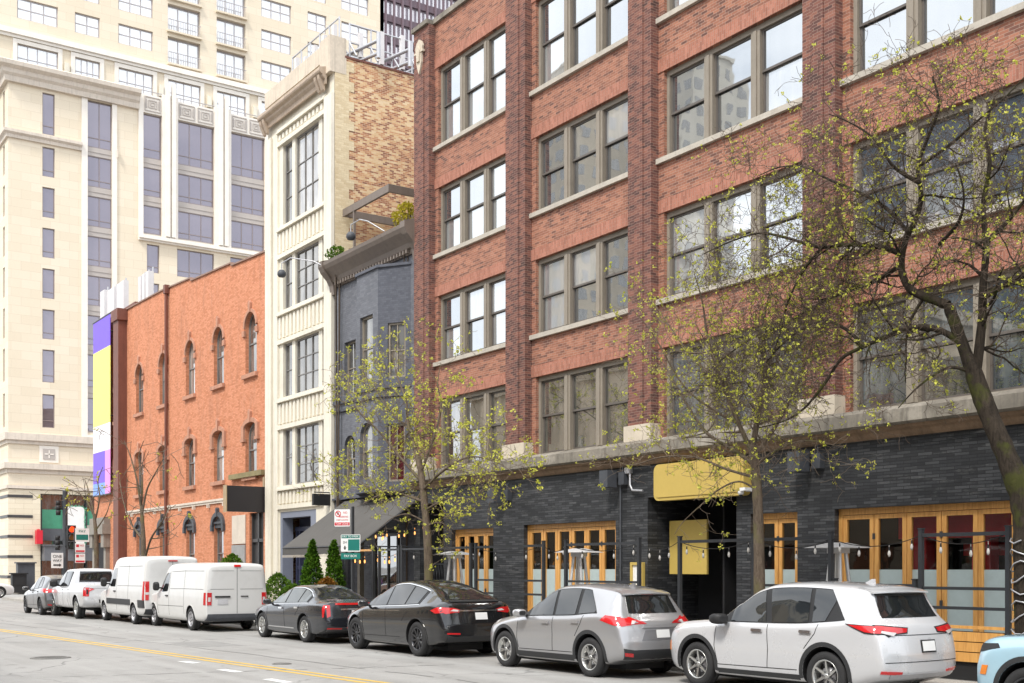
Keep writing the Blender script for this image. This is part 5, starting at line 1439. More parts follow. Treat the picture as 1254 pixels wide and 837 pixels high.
# --- black electric crossover with a long arched roof
mx = dict(L=5.04, W=2.0, R=.385, fo=.98, wb=2.965, paint=P_black, spokes=(10, 'single'), rim=X['alu_dark'], rimd=X['black'], tw=.265,
    top=[(0, .62), (.1, .78), (.4, .92), (.9, 1.03), (1.25, 1.1), (1.7, 1.33), (2.2, 1.56), (2.6, 1.66), (3.0, 1.68), (3.4, 1.64), (3.9, 1.55), (4.4, 1.38), (4.7, 1.26), (4.8, 1.235), (4.92, 1.18), (4.99, .95), (5.04, .74)],
    belt=[(0, .56), (.1, .7), (.4, .84), (.9, .96), (1.4, 1.02), (2.2, 1.05), (3.2, 1.09), (4.0, 1.13), (4.5, 1.16), (4.8, 1.14), (4.92, 1.06), (4.99, .88), (5.04, .7)],
    bot=[(0, .4), (.1, .24), (.4, .19), (4.2, .21), (4.7, .3), (4.98, .36), (5.04, .46)],
    w=[(0, .74), (.1, .84), (.3, .93), (.7, .985), (1.1, 1.0), (4.0, 1.0), (4.5, .985), (4.85, .95), (4.98, .92), (5.04, .87)],
    wtop=[(0, .5), (.4, .72), (1.2, .8), (1.6, .74), (2.3, .62), (3, .6), (3.6, .58), (4.2, .6), (4.7, .72), (5.04, .7)],
    dlo=(1.4, 4.0), gh=.105, wins=[(1.62, 1.62, 2.5, 2.44), (2.56, 2.5, 3.34, 3.34), (3.4, 3.4, 3.92, 3.92)], surround=X['black'], chrome=True,
    gaps=[[(1.42, 1.02), (1.4, .6), (1.46, .4)], [(2.52, 1.06), (2.54, .7), (2.54, .4)], [(3.5, 1.09), (3.5, .95), (3.3, .76)], [(1.48, .38), (3.2, .4)]],
    mirror=(1.66, 1.12, 1.0), mirror_mat=P_black,
    rear_glass=[(.62, 1.26), (.58, 1.38), (.52, 1.52), (.46, 1.6)], windshield=[(.66, 1.15), (.5, 1.55)],
    top_patches=[([(1.9, -.5), (1.9, .5), (3.5, .5), (3.5, -.5)], X['carglass'], 'glass_roof', .003)],
    rear_pair=[([(.86, .99), (.85, 1.1), (.62, 1.09), (.46, 1.05), (.5, 1.0), (.8, .96)], X['tail'], 'tail_lamp', .01), ([(.7, 1.02), (.62, 1.06), (.5, 1.04), (.52, 1.01)], X['tail_clear'], 'reversing_lamp', .014), ([(.8, .56), (.5, .55), (.5, .515), (.8, .525)], X['tail'], 'reflector', .012)],
    rear=[([(-.5, 1.01), (.5, 1.01), (.5, 1.04), (-.5, 1.04)], X['chrome'], 'chrome_strip', .02), ([(-.2, .83), (.1, .83), (.1, .98), (-.2, .98)], X['plate'], 'licence_plate', .016), ([(-.8, .36), (.8, .36), (.78, .46), (.4, .48), (-.4, .48), (-.78, .46)], CL, 'bumper_trim', .01), ([(-.62, 1.205), (.62, 1.205), (.62, 1.235), (-.62, 1.235)], X['black'], 'boot_lip', .02)],
    side_patches=[([(4.55, 1.03), (4.75, 1.1), (4.97, 1.08), (4.96, .99), (4.72, .97)], X['tail'], 'tail_lamp', .01), ([(.2, .72), (.34, .82), (.7, .9), (.6, .8)], X['tail_clear'], 'headlamp', .006), ([(1.6, .955), (3.2, .99), (3.2, 1.0), (1.6, .965)], X['chrome'], 'chrome_strip', .004)])
make_car(mx, 'black crossover with a long arched glass roof between dark sedan and silver-grey SUV', 'car', -21.5, 12.9, name='black_crossover')

# --- dark slate sedan
xt = dict(L=5.1, W=1.85, R=.35, fo=1.0, wb=2.84, paint=P_slate, spokes=(10, 'single'), rim=X['alu'], rimd=X['alu_dark'], sill_line=(1.5, 3.2, .34), handle_mat=X['chrome'],
    top=[(0, .62), (.08, .76), (.4, .88), (.9, .96), (1.35, 1.02), (1.85, 1.25), (2.3, 1.44), (2.7, 1.505), (3.1, 1.51), (3.5, 1.46), (3.9, 1.32), (4.3, 1.15), (4.5, 1.1), (4.9, 1.08), (5.0, 1.06), (5.06, .85), (5.1, .68)],
    belt=[(0, .56), (.08, .68), (.4, .81), (.9, .9), (1.4, .94), (2.2, .97), (3.2, 1.0), (4.0, 1.02), (4.6, 1.02), (4.9, 1.0), (5.0, .97), (5.06, .8), (5.1, .64)],
    bot=[(0, .38), (.1, .23), (.4, .18), (4.2, .2), (4.7, .27), (5.04, .34), (5.1, .44)],
    w=[(0, .72), (.08, .8), (.3, .87), (.7, .915), (1.1, .925), (4.0, .925), (4.5, .91), (4.95, .87), (5.06, .84), (5.1, .8)],
    wtop=[(0, .5), (.4, .66), (1.3, .74), (1.6, .68), (2.3, .57), (3, .56), (3.5, .55), (4.0, .6), (4.4, .72), (5.1, .68)],
    dlo=(1.5, 4.0), gh=.1, chrome=True, wins=[(1.72, 1.72, 2.54, 2.5), (2.62, 2.58, 3.36, 3.36), (3.42, 3.42, 3.9, 3.9)], glass=X['carglass_light'],
    gaps=[[(1.45, .94), (1.42, .6), (1.48, .36)], [(2.57, .98), (2.6, .65), (2.6, .36)], [(3.56, 1.0), (3.5, .88), (3.3, .7)], [(1.5, .34), (3.2, .36)]],
    handles=[(2.38, .87), (3.4, .9)], mirror=(1.7, 1.03, 1.0),
    rear_glass=[(.64, 1.14), (.5, 1.42)], windshield=[(.64, 1.1), (.48, 1.4)],
    rear_pair=[([(.79, .68), (.78, 1.0), (.69, 1.0), (.7, .72)], X['tail'], 'tail_lamp', .012), ([(.78, .42), (.4, .41), (.4, .38), (.78, .39)], X['tail'], 'reflector', .012)],
    rear=[([(-.55, 1.0), (.55, 1.0), (.55, 1.05), (-.55, 1.05)], X['tail'], 'brake_lamp', .018), ([(-.42, .87), (.42, .87), (.42, .91), (-.42, .91)], X['chrome'], 'chrome_strip', .02), ([(-.18, .72), (.12, .72), (.12, .86), (-.18, .86)], X['plate'], 'licence_plate', .016), ([(-.8, .25), (.8, .25), (.8, .4), (-.8, .4)], CL, 'bumper_trim', .008)],
    side_patches=[([(4.86, 1.0), (4.94, .98), (4.95, .7), (4.89, .68)], X['tail'], 'tail_lamp', .012), ([(.15, .7), (.3, .79), (.75, .88), (.6, .78)], X['tail_clear'], 'headlamp', .006)])
make_car(xt, 'dark slate sedan with upright red tail lamps and bright wheels, behind the white cargo van', 'car', -27.25, 12.9, name='dark_sedan')

def van_spec(L, W, H, R, fo, wb, hood, cowl_s, roof_s, belt_z, paint_, clad=None):
    return dict(L=L, W=W, R=R, fo=fo, wb=wb, paint=paint_, clad=clad, tumble=.015, edge=.1, curve_r=.03, curve_f=.22, spokes=(8, 'steel'), rim=X['steel'], rimd=X['black'], rimf=.66,
    top=[(0, hood - .42), (.06, hood - .25), (.25, hood - .1), (cowl_s - .2, hood), (cowl_s, hood + .05), (roof_s - .25, H - .3), (roof_s, H - .1), (roof_s + .4, H - .02), (roof_s + 1.2, H), (L - .4, H - .01), (L - .1, H - .03), (L - .03, H - .07), (L, H - .12)],
    belt=[(0, hood - .5), (.06, hood - .34), (.25, hood - .2), (cowl_s, hood - .05), (roof_s, belt_z), (L, belt_z)],
    bot=[(0, .5), (.1, .34), (.4, .26), (L - .6, .3), (L - .1, .36), (L, .4)],
    w=[(0, W * .4), (.08, W * .44), (.3, W * .475), (.8, W * .497), (1.2, W / 2), (L - .2, W / 2), (L - .03, W * .493), (L, W * .478)],
    wtop=[(0, W * .32), (.3, W * .38), (cowl_s, W * .42), (roof_s, W * .4), (roof_s + .8, W * .42), (L - .3, W * .43), (L - .03, W * .425), (L, W * .41)])

nv = van_spec(6.05, 2.0, 2.13, .36, .98, 3.66, 1.18, 1.35, 2.15, 1.22, P_van)
nv.update(side_wins=[[(1.62, 1.22), (2.05, 1.72), (2.2, 1.79), (2.55, 1.8), (2.5, 1.2), (2.0, 1.16)]],
    gaps=[[(1.45, 1.16), (1.42, .8), (1.5, .45)], [(2.62, 1.86), (2.62, 1.1), (2.6, .42)], [(2.72, 1.83), (4.0, 1.86), (5.75, 1.86)], [(2.72, 1.28), (4.2, 1.3), (5.8, 1.3)], [(4.05, 1.9), (4.05, .5)], [(1.5, .72), (4.0, .74)]],
    handles=[(2.42, 1.05)], handle_mat=X['black'], mirror=(1.72, 1.35, 1.15), mirror_mat=X['black'], mirror_h=1.7, mirror_w=.75, windshield=[(.82, 1.26), (.7, 1.86)],
    rear_pair=[([(.945, .82), (.94, 1.2), (.8, 1.2), (.81, .82)], X['tail'], 'tail_lamp', .012), ([(.92, .93), (.91, 1.06), (.83, 1.06), (.84, .93)], X['tail_clear'], 'reversing_lamp', .016)],
    rear=[([(-.92, .38), (.92, .38), (.92, .55), (-.92, .55)], X['iron'], 'step_bumper', .05), ([(-.006, .56), (.006, .56), (.006, 2.0), (-.006, 2.0)], X['seam'], 'door_gap', .003), ([(.22, 1.05), (.7, 1.05), (.7, 1.1), (.22, 1.1)], X['black'], 'handle_bar', .02), ([(-.35, 1.07), (-.12, 1.07), (-.12, 1.1), (-.35, 1.1)], X['black'], 'door_handle', .02), ([(.3, .84), (.62, .84), (.62, .99), (.3, .99)], plain('grey_plate', (.5, .5, .52)), 'licence_plate', .012), ([(-.12, 1.985), (.1, 1.985), (.1, 2.045), (-.12, 2.045)], X['tail'], 'brake_lamp', .02),
          ([(.1, 1.3), (.84, 1.3), (.84, 1.312), (.1, 1.312)], P_gun, 'pressing', .002), ([(-.84, 1.3), (-.1, 1.3), (-.1, 1.312), (-.84, 1.312)], P_gun, 'pressing', .002), ([(.1, 1.86), (.8, 1.86), (.8, 1.87), (.1, 1.87)], P_gun, 'pressing', .002), ([(-.8, 1.86), (-.1, 1.86), (-.1, 1.87), (-.8, 1.87)], P_gun, 'pressing', .002)],
    side_patches=[([(5.86, .82), (6.0, .82), (6.0, 1.2), (5.88, 1.2)], X['tail'], 'tail_lamp', .012)])
make_car(nv, 'white cargo van with split rear doors and grey step bumper, behind the dark sedan', 'van', -34.55, 12.45, name='cargo_van')

sv = van_spec(5.95, 1.98, 2.38, .35, 1.0, 3.66, 1.2, 1.2, 2.2, 1.3, P_van, None)
sv.update(spokes=(6, 'steel'), side_wins=[[(1.5, 1.3), (2.05, 1.86), (2.25, 1.95), (2.6, 1.96), (2.55, 1.28)]],
    gaps=[[(1.4, 1.2), (1.4, .5)], [(2.68, 2.05), (2.68, .45)], [(2.8, 2.0), (5.6, 2.02)], [(2.8, 1.32), (5.7, 1.34)], [(4.1, 2.05), (4.1, .5)]],
    handles=[(2.5, 1.12)], handle_mat=X['black'], mirror=(1.6, 1.44, 1.25), mirror_mat=X['black'], mirror_h=1.8, mirror_w=.75, windshield=[(.8, 1.3), (.7, 2.05)],
    rear_pair=[([(.935, .86), (.93, 1.5), (.8, 1.5), (.82, .86)], X['tail'], 'tail_lamp', .012), ([(.95, 1.05), (.93, 1.13), (.81, 1.13), (.82, 1.05)], X['tail_clear'], 'reversing_lamp', .016)],
    rear=[([(-.92, .4), (.92, .4), (.92, .56), (-.92, .56)], CL, 'step_bumper', .04), ([(-.006, .58), (.006, .58), (.006, 2.2), (-.006, 2.2)], X['seam'], 'door_gap', .003), ([(-.16, 2.18), (.16, 2.18), (.16, 2.22), (-.16, 2.22)], X['tail'], 'brake_lamp', .02)],
    side_patches=[([(1.5, .66), (4.35, .66), (4.35, .86), (1.5, .86)], CL, 'rub_strip', .02), ([(5.25, .6), (5.9, .6), (5.9, .86), (5.25, .86)], CL, 'rub_strip', .02), ([(5.74, .86), (5.9, .86), (5.9, 1.5), (5.78, 1.5)], X['tail'], 'tail_lamp', .012)])
make_car(sv, 'tall white panel van with a grey rub strip, between cargo van and white pickup', 'van', -39.8, 12.2, name='panel_van')

# --- white pickup: cab and bed as one body, the bed lowered behind the cab
rm = dict(L=5.85, W=2.05, R=.42, fo=.98, wb=3.67, paint=P_white, spokes=(6, 'pair'), rim=X['alu'], rimd=X['black'], tw=.29, rimf=.62, gap=.075, tumble=.03, curve_r=.04,
    top=[(0, .95), (.06, 1.1), (.3, 1.18), (1.2, 1.24), (1.45, 1.28), (1.9, 1.62), (2.2, 1.84), (2.6, 1.94), (3.2, 1.95), (3.62, 1.93), (3.72, 1.86), (3.86, 1.34), (3.9, 1.3), (4.4, 1.3), (5.7, 1.31), (5.78, 1.3), (5.82, 1.1), (5.85, .86)],
    belt=[(0, .85), (.06, 1.0), (.3, 1.1), (1.3, 1.18), (2, 1.2), (3.8, 1.22), (4.4, 1.25), (5.7, 1.26), (5.78, 1.24), (5.82, 1.05), (5.85, .8)],
    bot=[(0, .55), (.1, .42), (.5, .36), (5.2, .42), (5.7, .5), (5.85, .6)],
    w=[(0, .86), (.08, .95), (.4, 1.01), (1, 1.025), (5.5, 1.025), (5.78, 1.0), (5.85, .96)],
    wtop=[(0, .7), (.4, .86), (1.4, .88), (2.3, .74), (3.2, .74), (3.7, .72), (3.9, .93), (5.85, .9)],
    dlo=(1.6, 3.6), gh=.14, wins=[(1.95, 1.95, 2.7, 2.66), (2.78, 2.74, 3.55, 3.48)],
    gaps=[[(1.55, 1.2), (1.52, .8), (1.58, .5)], [(2.74, 1.22), (2.76, .8), (2.76, .5)], [(3.62, 1.24), (3.6, .9), (3.5, .6)], [(3.86, 1.24), (3.86, .5)]],
    handles=[(2.6, 1.1), (3.45, 1.12)], mirror=(1.95, 1.34, 1.4), mirror_mat=X['black'], mirror_h=1.3,
    rear_glass=[(.66, 1.4), (.6, 1.82)], windshield=[(.75, 1.32), (.64, 1.8)],
    rear_pair=[([(.925, .88), (.92, 1.2), (.8, 1.2), (.81, .88)], X['tail'], 'tail_lamp', .012), ([(.9, .96), (.89, 1.14), (.83, 1.14), (.84, .96)], X['black'], 'lamp_centre', .016)],
    rear=[([(-.96, .52), (.96, .52), (.96, .74), (-.96, .74)], P_white, 'rear_bumper', .05), ([(-.45, .64), (.45, .64), (.45, .76), (-.45, .76)], X['black'], 'bumper_step', .06), ([(-.8, 1.18), (.8, 1.18), (.8, 1.19), (-.8, 1.19)], X['seam'], 'tailgate_gap', .003)],
    side_patches=[([(5.74, .88), (5.81, .88), (5.8, 1.22), (5.75, 1.22)], X['tail'], 'tail_lamp', .012)])
make_car(rm, 'white crew cab pickup between the tall panel van and the gunmetal SUV', 'pickup', -45.6, 11.7, name='pickup_truck')

sg = dict(cx); sg.update(paint=P_gun, clad=None, spokes=(5, 'pair'), rim=X['alu_dark'], rimd=X['black'], spoiler_mat=P_gun, handle_mat=P_gun, L=4.54)
sg['rear'] = [cx['rear'][2], cx['rear'][4]]
make_car(sg, 'gunmetal grey SUV at the far end of the parked row, ahead of the white pickup', 'car', -50.4, 11.4, name='grey_suv')

# --- pale blue SUV whose nose enters at the right edge
bl = dict(ol); bl.update(paint=P_blue, clad=CL, mirror_mat=P_blue, spoiler_mat=P_blue, handle_mat=P_blue, rim=X['alu_dark'])
bl['top'] = [(0, .78), (.05, .98), (.2, 1.07), (.7, 1.12), (1.25, 1.15), (1.35, 1.18), (1.8, 1.5), (2.1, 1.7)] + ol['top'][8:]
bl['rear'] = [ol['rear'][0], ol['rear'][1], ol['rear'][5]]
bl['side_patches'] = [([(.1, .92), (.16, .98), (.5, 1.0), (.55, .95), (.4, .92), (.14, .86)], X['black'], 'headlamp', .008), ([(.24, .6), (.34, .6), (.38, .72), (.28, .72)], X['amber'], 'side_marker', .01), ol['side_patches'][0], ol['side_patches'][1]]
make_car(bl, 'pale blue SUV with black wheel arch, cut off by the right edge', 'car', -4.55, 13.35, name='blue_suv')

# --- white sedan crossing on the far street
ws = dict(xt); ws.update(paint=P_van, glass=X['carglass'], sill_line=(1.5, 3.2, .3))
o = make_car(ws, 'white sedan on the cross street at the far left edge, only its nose in view', 'car', 0, 0, group=None, name='white_sedan')
o.location = (-83, 14.25, 0); o.rotation_euler = (0, 0, PI / 2)
# ------------------------------------------------------------------ canopy, signs, banners
def rounded(u0, u1, v0, v1, r, n=6):
    out = []
    for cx, cy, a0 in ((u1 - r, v0 + r, -PI / 2), (u1 - r, v1 - r, 0), (u0 + r, v1 - r, PI / 2), (u0 + r, v0 + r, PI)):
        out += [(cx + r * math.cos(a0 + PI / 2 * k / n), cy + r * math.sin(a0 + PI / 2 * k / n)) for k in range(n + 1)]
    return out
r = thing('entrance_sign', 'blank golden yellow rounded box sign over the dark entrance', 'sign', (-21.1, 19.2, 3.6))
m = MB(); m.prism(PY(19.5), rounded(-22.2, -19.12, 3.62, 4.52, .17), 0, .26); m.prism(PY(19.48), rounded(-22.12, -19.2, 3.7, 4.44, .1), 0, .02)
m.build('panel', X['yellow_sign'], r)
p = thing('yellow_panel', 'square flat yellow panel inside the dark entrance recess', 'sign', (-22, 21.3, 2))
m = MB(); m.box(-22.5, -21.15, 20.3, 20.36, 1.8, 3.15); m.build('panel', X['yellow_sign'], p)
p = thing('menu_case', 'slim yellow framed menu case on the charcoal wall beside the entrance', 'menu case', (-23.1, 19.7, 1.5))
m = MB(); a, b = -23.3, -22.82
for (u0, u1, v0, v1) in ((a, a + .07, 1.45, 2.1), (b - .07, b, 1.45, 2.1), (a + .07, b - .07, 1.45, 1.52), (a + .07, b - .07, 2.03, 2.1)): m.box(u0, u1, 19.66, 19.755, v0, v1)
m.build('frame', X['yellow_sign'], p); m = MB(); m.box(a + .07, b - .07, 19.7, 19.75, 1.52, 2.03); m.build('paper', X['white'], p)
c_ = thing('security_camera', 'white security camera cluster beside the yellow entrance sign', 'camera', (-19.2, 19.6, 3.6))
m = MB(); m.box(-19.26, -19.06, 19.6, 19.755, 3.7, 3.78); m.lathe([(0, -.06), (.06, -.05), (.07, 0), (.07, .03)], Matrix.Translation((-19.2, 19.5, 3.68)), 16); m.box(-19.14, -18.98, 19.4, 19.62, 3.71, 3.78); m.build('housing', X['white'], c_)
m = MB(); m.lathe([(0, -.05), (.03, -.04), (.045, 0)], Matrix.Translation((-19.2, 19.5, 3.62)), 12); m.build('lens', X['black'], c_)

s = thing('blank_black_sign', 'blank black projecting box sign on the orange building beside the cream building', 'sign', (-47.95, 19, 4.4))
m = MB(); m.box(-48.2, -47.95, 18.2, 19.96, 4.36, 5.46); m.build('box', plain('sign_black', (.018, .015, .017), var=.05, rough=.5), s)
m = MB(); m.box(-48.26, -47.9, 18.16, 18.2, 4.34, 5.48); m.box(-48.15, -48.0, 19.9, 20, 5.0, 5.9); m.build('edge_trim', plain('tan_sign_edge', (.4, .3, .18)), s)
s = thing('small_black_sign', 'small blank black blade sign above the awning on the grey building', 'sign', (-41.3, 19.6, 4.3))
m = MB(); m.box(-41.5, -41.35, 19.15, 19.95, 4.36, 4.8); m.build('box', X['black'], s); m = MB(); m.tube([(-41.42, 19.2, 4.86), (-41.42, 20.0, 4.86)], .025, 6); m.build('bracket', X['blackmetal'], s)

b = thing('wall_banner', 'tall purple, yellow, white and pink banner on the left end of the orange building', 'banner', (-72.7, 19.9, 6.4))
u0, u1 = -74.5, -70.85
m = MB()
for (a, c, z0, z1, k) in ((u0, u1, 15.15, 17.0, 0), (u0, u1, 10.6, 15.15, 1), (u0, u1, 9.0, 10.6, 2), (u0, u0 + 2.6, 7.1, 9.0, 0), (u0, u0 + 2.6, 6.4, 7.1, 4), (u0 + 2.6, u1, 6.4, 9.0, 3)):
    m.box(a, c, 19.72, 19.76, z0, z1, k)
m.build('fabric', [X['ban_purple'], X['ban_yellow'], X['ban_white'], X['ban_pink'], X['ban_blue']], b)
m = MB(); m.tube([(u0 - .1, 19.74, 17.05), (u1 + .1, 19.74, 17.05)], .05, 8); m.tube([(u0 - .1, 19.74, 6.36), (u1 + .1, 19.74, 6.36)], .05, 8)
for z in (7, 11, 16): m.tube([(u1 + .05, 19.74, z), (u1 + .05, 20.0, z)], .03, 6)
m.build('banner_rod', X['blackmetal'], b)

# awning over the grey building's door
aw = thing('awning', 'sloping charcoal canvas awning with a beige fringe over the restaurant door', 'awning', (-37.5, 18.5, 2.4))
m = MB(); xa, xb = -40.3, -34.3
top = [(19.97, 4.5), (18.7, 3.6), (17.45, 2.72)]
rows = []
for k in range(25):
    x = xa + (xb - xa) * k / 24; sag = .03 * math.sin(k * PI / 3)
    rows.append([(x, y, z - (sag if 0 < i < 2 else 0)) for i, (y, z) in enumerate(top)])
m.grid(rows, 0, False)
m.grid([[(p[0], p[1], p[2] - .03) for p in r_] for r_ in rows], 0, False)
m.grid([[r_[2] for r_ in rows], [(p[2][0], p[2][1] - .02, 2.42 + .015 * math.sin(i)) for i, p in enumerate(rows)]], 0, False)
m.build('canvas', X['awning'], aw)
m = MB(); n = 60
for k in range(n):
    x = xa + (xb - xa) * k / n; m.face([(x, 17.42, 2.42), (x + .07, 17.42, 2.42), (x + .06, 17.41, 2.33), (x + .01, 17.41, 2.33)])
m.build('fringe', X['fringe'], aw)
m = MB()
for x in (xa, xb): m.tube([(x, 19.97, 4.45), (x, 17.45, 2.68)], .03, 6); m.tube([(x, 17.45, 2.66), (x, 19.97, 2.66)], .025, 6)
m.tube([(xa, 17.45, 2.68), (xb, 17.45, 2.68)], .03, 6)
m.build('frame', X['blackmetal'], aw)

# ------------------------------------------------------------------ terrace fence, heaters, bulbs
YFN = 16.8
def fence_panel(x0, x1, label, rails=(1.62, 1.3), planks=False, top=2.55, wood_top=False, posts=True):
    r = thing('terrace_fence', label, 'fence', ((x0 + x1) / 2, YFN, .13), 0, 'black post frames round the terrace')
    for x in (x0, x1):
        m = MB(); m.box(x - .036, x + .036, YFN - .036, YFN + .036, .13, top + .05); m.box(x - .045, x + .045, YFN - .045, YFN + .045, top + .05, top + .07); m.build('post', X['blackmetal'], r)
    m = MB(); m.box(x0 + .036, x1 - .036, YFN - .025, YFN + .025, top - .08, top - .02); m.build('top_rail', X['wood'] if wood_top else X['blackmetal'], r)
    for z in rails:
        m = MB(); m.box(x0 + .045, x1 - .045, YFN - .02, YFN + .02, z - .025, z + .025); m.build('rail', X['blackmetal'], r)
    if planks:
        m = MB()
        for k in range(3): m.box(x0 + .05, x1 - .05, YFN - .05, YFN - .02, .44 + k * .165, .59 + k * .165)
        m.box(x0 + .05, x1 - .05, YFN + .0, YFN + .02, .14, .93, 1)  # black sheet added to stand in for the dark void below the planks
        m.box(x0 + .045, x1 - .045, YFN - .03, YFN + .03, .97, 1.02)
        m.build('plank_base', [X['wood'], X['black']], r)
    return r
fence_panel(-12.38, -10.78, 'black framed fence panel over orange timber planks in front of the wide folding windows', (1.62, 1.3), True)
fence_panel(-18.3, -16.2, 'black fence frame crossing in front of the dark entrance', (), False)
fence_panel(-16.1, -14.3, 'fence frame with a timber top rail behind the white SUV roof', (1.62,), False, wood_top=False)
fence_panel(-22.25, -19.6, 'black fence frame left of the entrance in front of six folding leaves', (1.64, 1.3), False)
fence_panel(-26.2, -23.15, 'black fence frame between the two sets of folding windows', (1.64, 1.3), False)
fence_panel(-30.2, -26.45, 'black fence frame around the leafy kerb tree by the scissor gate', (1.0,), False)
fence_panel(-33.85, -32.0, 'fence frame with timber top rail under the charcoal awning', (1.0,), False, wood_top=True)
fence_panel(-31.6, -30.35, 'narrow black fence frame between the awning and the leafy kerb tree', (1.0,), False)
fence_panel(-14.2, -12.5, 'low railed fence section behind the white SUV beside a patio heater', (1.62, 1.3), False, top=1.7)
fence_panel(-10.6, -7.6, 'black fence frame at the right edge behind the wrapped tree trunk', (1.62, 1.3), True)

def heater():
    r = thing('patio_heater', '', 'patio heater', (0, 0, .13), 0, 'pyramid patio heaters on the terrace', local=True)
    m = MB()
    for a in range(4):
        an = PI / 4 + a * PI / 2; m.tube([(.36 * math.cos(an), .36 * math.sin(an), .1), (.13 * math.cos(an), .13 * math.sin(an), 2.15)], .036, 6)
    for z, q in ((.1, .36), (.75, .29)):
        pts = [(q * math.cos(PI / 4 + k * PI / 2), q * math.sin(PI / 4 + k * PI / 2), z) for k in range(5)]; m.tube(pts, .015, 5)
    m.build('frame', X['heater_steel'], r)
    m = MB(); q = .24
    m.box(-q, q, -q, q, .0, .72); m.build('base_box', X['heater_steel'], r)
    m = MB(); m.lathe([(.06, .72), (.06, 2.1)], Matrix(), 12); m.build('glass_tube', X['alu'], r)
    m = MB(); c = .45
    m.hexa([(-c, -c, 2.2), (c, -c, 2.2), (c, c, 2.2), (-c, c, 2.2), (-.12, -.12, 2.3), (.12, -.12, 2.3), (.12, .12, 2.3), (-.12, .12, 2.3)]); m.box(-.15, .15, -.15, .15, 2.1, 2.199); m.build('reflector', X['heater_steel'], r)
    return r
def dup(root):
    n = root.copy(); COL.objects.link(n)
    for ch in root.children:
        c = ch.copy(); COL.objects.link(c); c.parent = n
        for g in ch.children:
            d = g.copy(); COL.objects.link(d); d.parent = c
    return n
h0 = heater()
for i, (x, y, rz, lb) in enumerate(((-14.8, 17.6, .1, 'silver pyramid patio heater above the white SUV roof'), (-22.78, 17.6, .4, 'silver pyramid patio heater left of the entrance above the silver-grey SUV'), (-28.56, 17.6, .2, 'silver pyramid patio heater beside the four-leaf folding window above the black crossover'))):
    o = h0 if i == 0 else dup(h0)
    o.location = (x, y, .13); o.rotation_euler = (0, 0, rz); o['label'] = lb

def string_lights(pts, label, mat, n, seed, scale=1.0):
    r = thing('string_lights', label, 'string lights', pts[0]); rr = random.Random(seed)
    path = []
    for a, b in zip(pts[:-1], pts[1:]):
        a, b = Vector(a), Vector(b)
        for k in range(12):
            t = k / 12; p = a.lerp(b, t); p.z -= .16 * 4 * t * (1 - t); path.append(p)
    path.append(Vector(pts[-1]))
    m = MB(); m.tube(path, .008, 4); m.build('cable', X['black'], r)
    for k in range(n):
        i = int((k + .5 + rr.uniform(-.25, .25)) / n * (len(path) - 1)); p = path[i] + Vector((rr.uniform(-.05, .05), 0, 0))
        m = MB(); d = rr.uniform(.02, .06)
        m.tube([p, p - Vector((0, 0, d))], .005, 4); m.lathe([(.018 * scale, 0), (.02 * scale, -.06)], Matrix.Translation(p - Vector((0, 0, d))), 8, 1)
        m.lathe([(.018 * scale, -.06), (.035 * scale, -.1), (.036 * scale, -.13), (.02 * scale, -.165), (0, -.17)], Matrix.Translation(p - Vector((0, 0, d))), 10, 0)
        m.build('bulb', [mat, X['black']], r)
    return r
string_lights([(-18.3, YFN, 2.5), (-16.2, YFN, 2.5), (-14.3, YFN, 2.48), (-12.38, YFN, 2.5), (-10.78, YFN, 2.5)], 'string of clear bulbs from the entrance across the wide folding windows', X['bulb'], 14, 1, .7)
string_lights([(-30.2, YFN, 2.48), (-26.3, YFN, 2.5), (-23.15, YFN, 2.5), (-22.25, YFN, 2.5), (-19.6, YFN, 2.5), (-18.35, YFN, 2.5)], 'string of clear bulbs along the black frames left of the entrance', X['bulb'], 16, 2, .7)
string_lights([(-33.85, YFN, 2.45), (-32, YFN, 2.45), (-30.3, YFN, 2.45)], 'string of warm glowing bulbs under the charcoal awning', X['bulb_warm'], 9, 3, .7)
string_lights([(-35.5, 18.6, 3.3), (-33.6, 18.2, 3.2), (-33.2, 19.4, 3.5)], 'string of small glowing bulbs in the shade behind the leafy tree', X['bulb_warm'], 9, 4, .7)

# ------------------------------------------------------------------ street signs and signals
def sign_plate(par, name, x, y, z, w, h, mat, rz=0.0, t=.012):
    m = MB(); mp = lambda u, v, d: (x + u * math.cos(rz) - d * math.sin(rz), y + u * math.sin(rz) + d * math.cos(rz), z + v)
    m.prism(mp, rounded(-w / 2, w / 2, -h / 2, h / 2, min(w, h) * .06), 0, t); return m.build(name, mat, par), mp
RZ = math.radians(38)          # plates turned towards the traffic side
def ring_mark(par, mp, u, v, r0, mat):
    m = MB()
    for k in range(20):
        a, b = 2 * PI * k / 20, 2 * PI * (k + 1) / 20
        m.face([mp(u + r0 * math.cos(a), v + r0 * math.sin(a), -.003), mp(u + r0 * math.cos(b), v + r0 * math.sin(b), -.003), mp(u + r0 * .74 * math.cos(b), v + r0 * .74 * math.sin(b), -.003), mp(u + r0 * .74 * math.cos(a), v + r0 * .74 * math.sin(a), -.003)])
    c = r0 * .8; q = r0 * .11
    m.face([mp(u - c * .7 - q, v + c * .7 - q, -.004), mp(u + c * .7 - q, v - c * .7 - q, -.004), mp(u + c * .7 + q, v - c * .7 + q, -.004), mp(u - c * .7 + q, v + c * .7 + q, -.004)])
    m.build('prohibition_ring', mat, par)
blk = plain('sign_lettering_black', (.03, .03, .03))
sp = thing('parking_sign_post', 'dark sign post with a no parking plate over a green pay to park plate', 'street sign', (-31.1, 15.6, .13))
px, py = -31.0, 15.6
m = MB(); m.box(px - .035, px + .035, py - .035, py + .035, .13, 3.75); m.build('post', X['blackmetal'], sp)
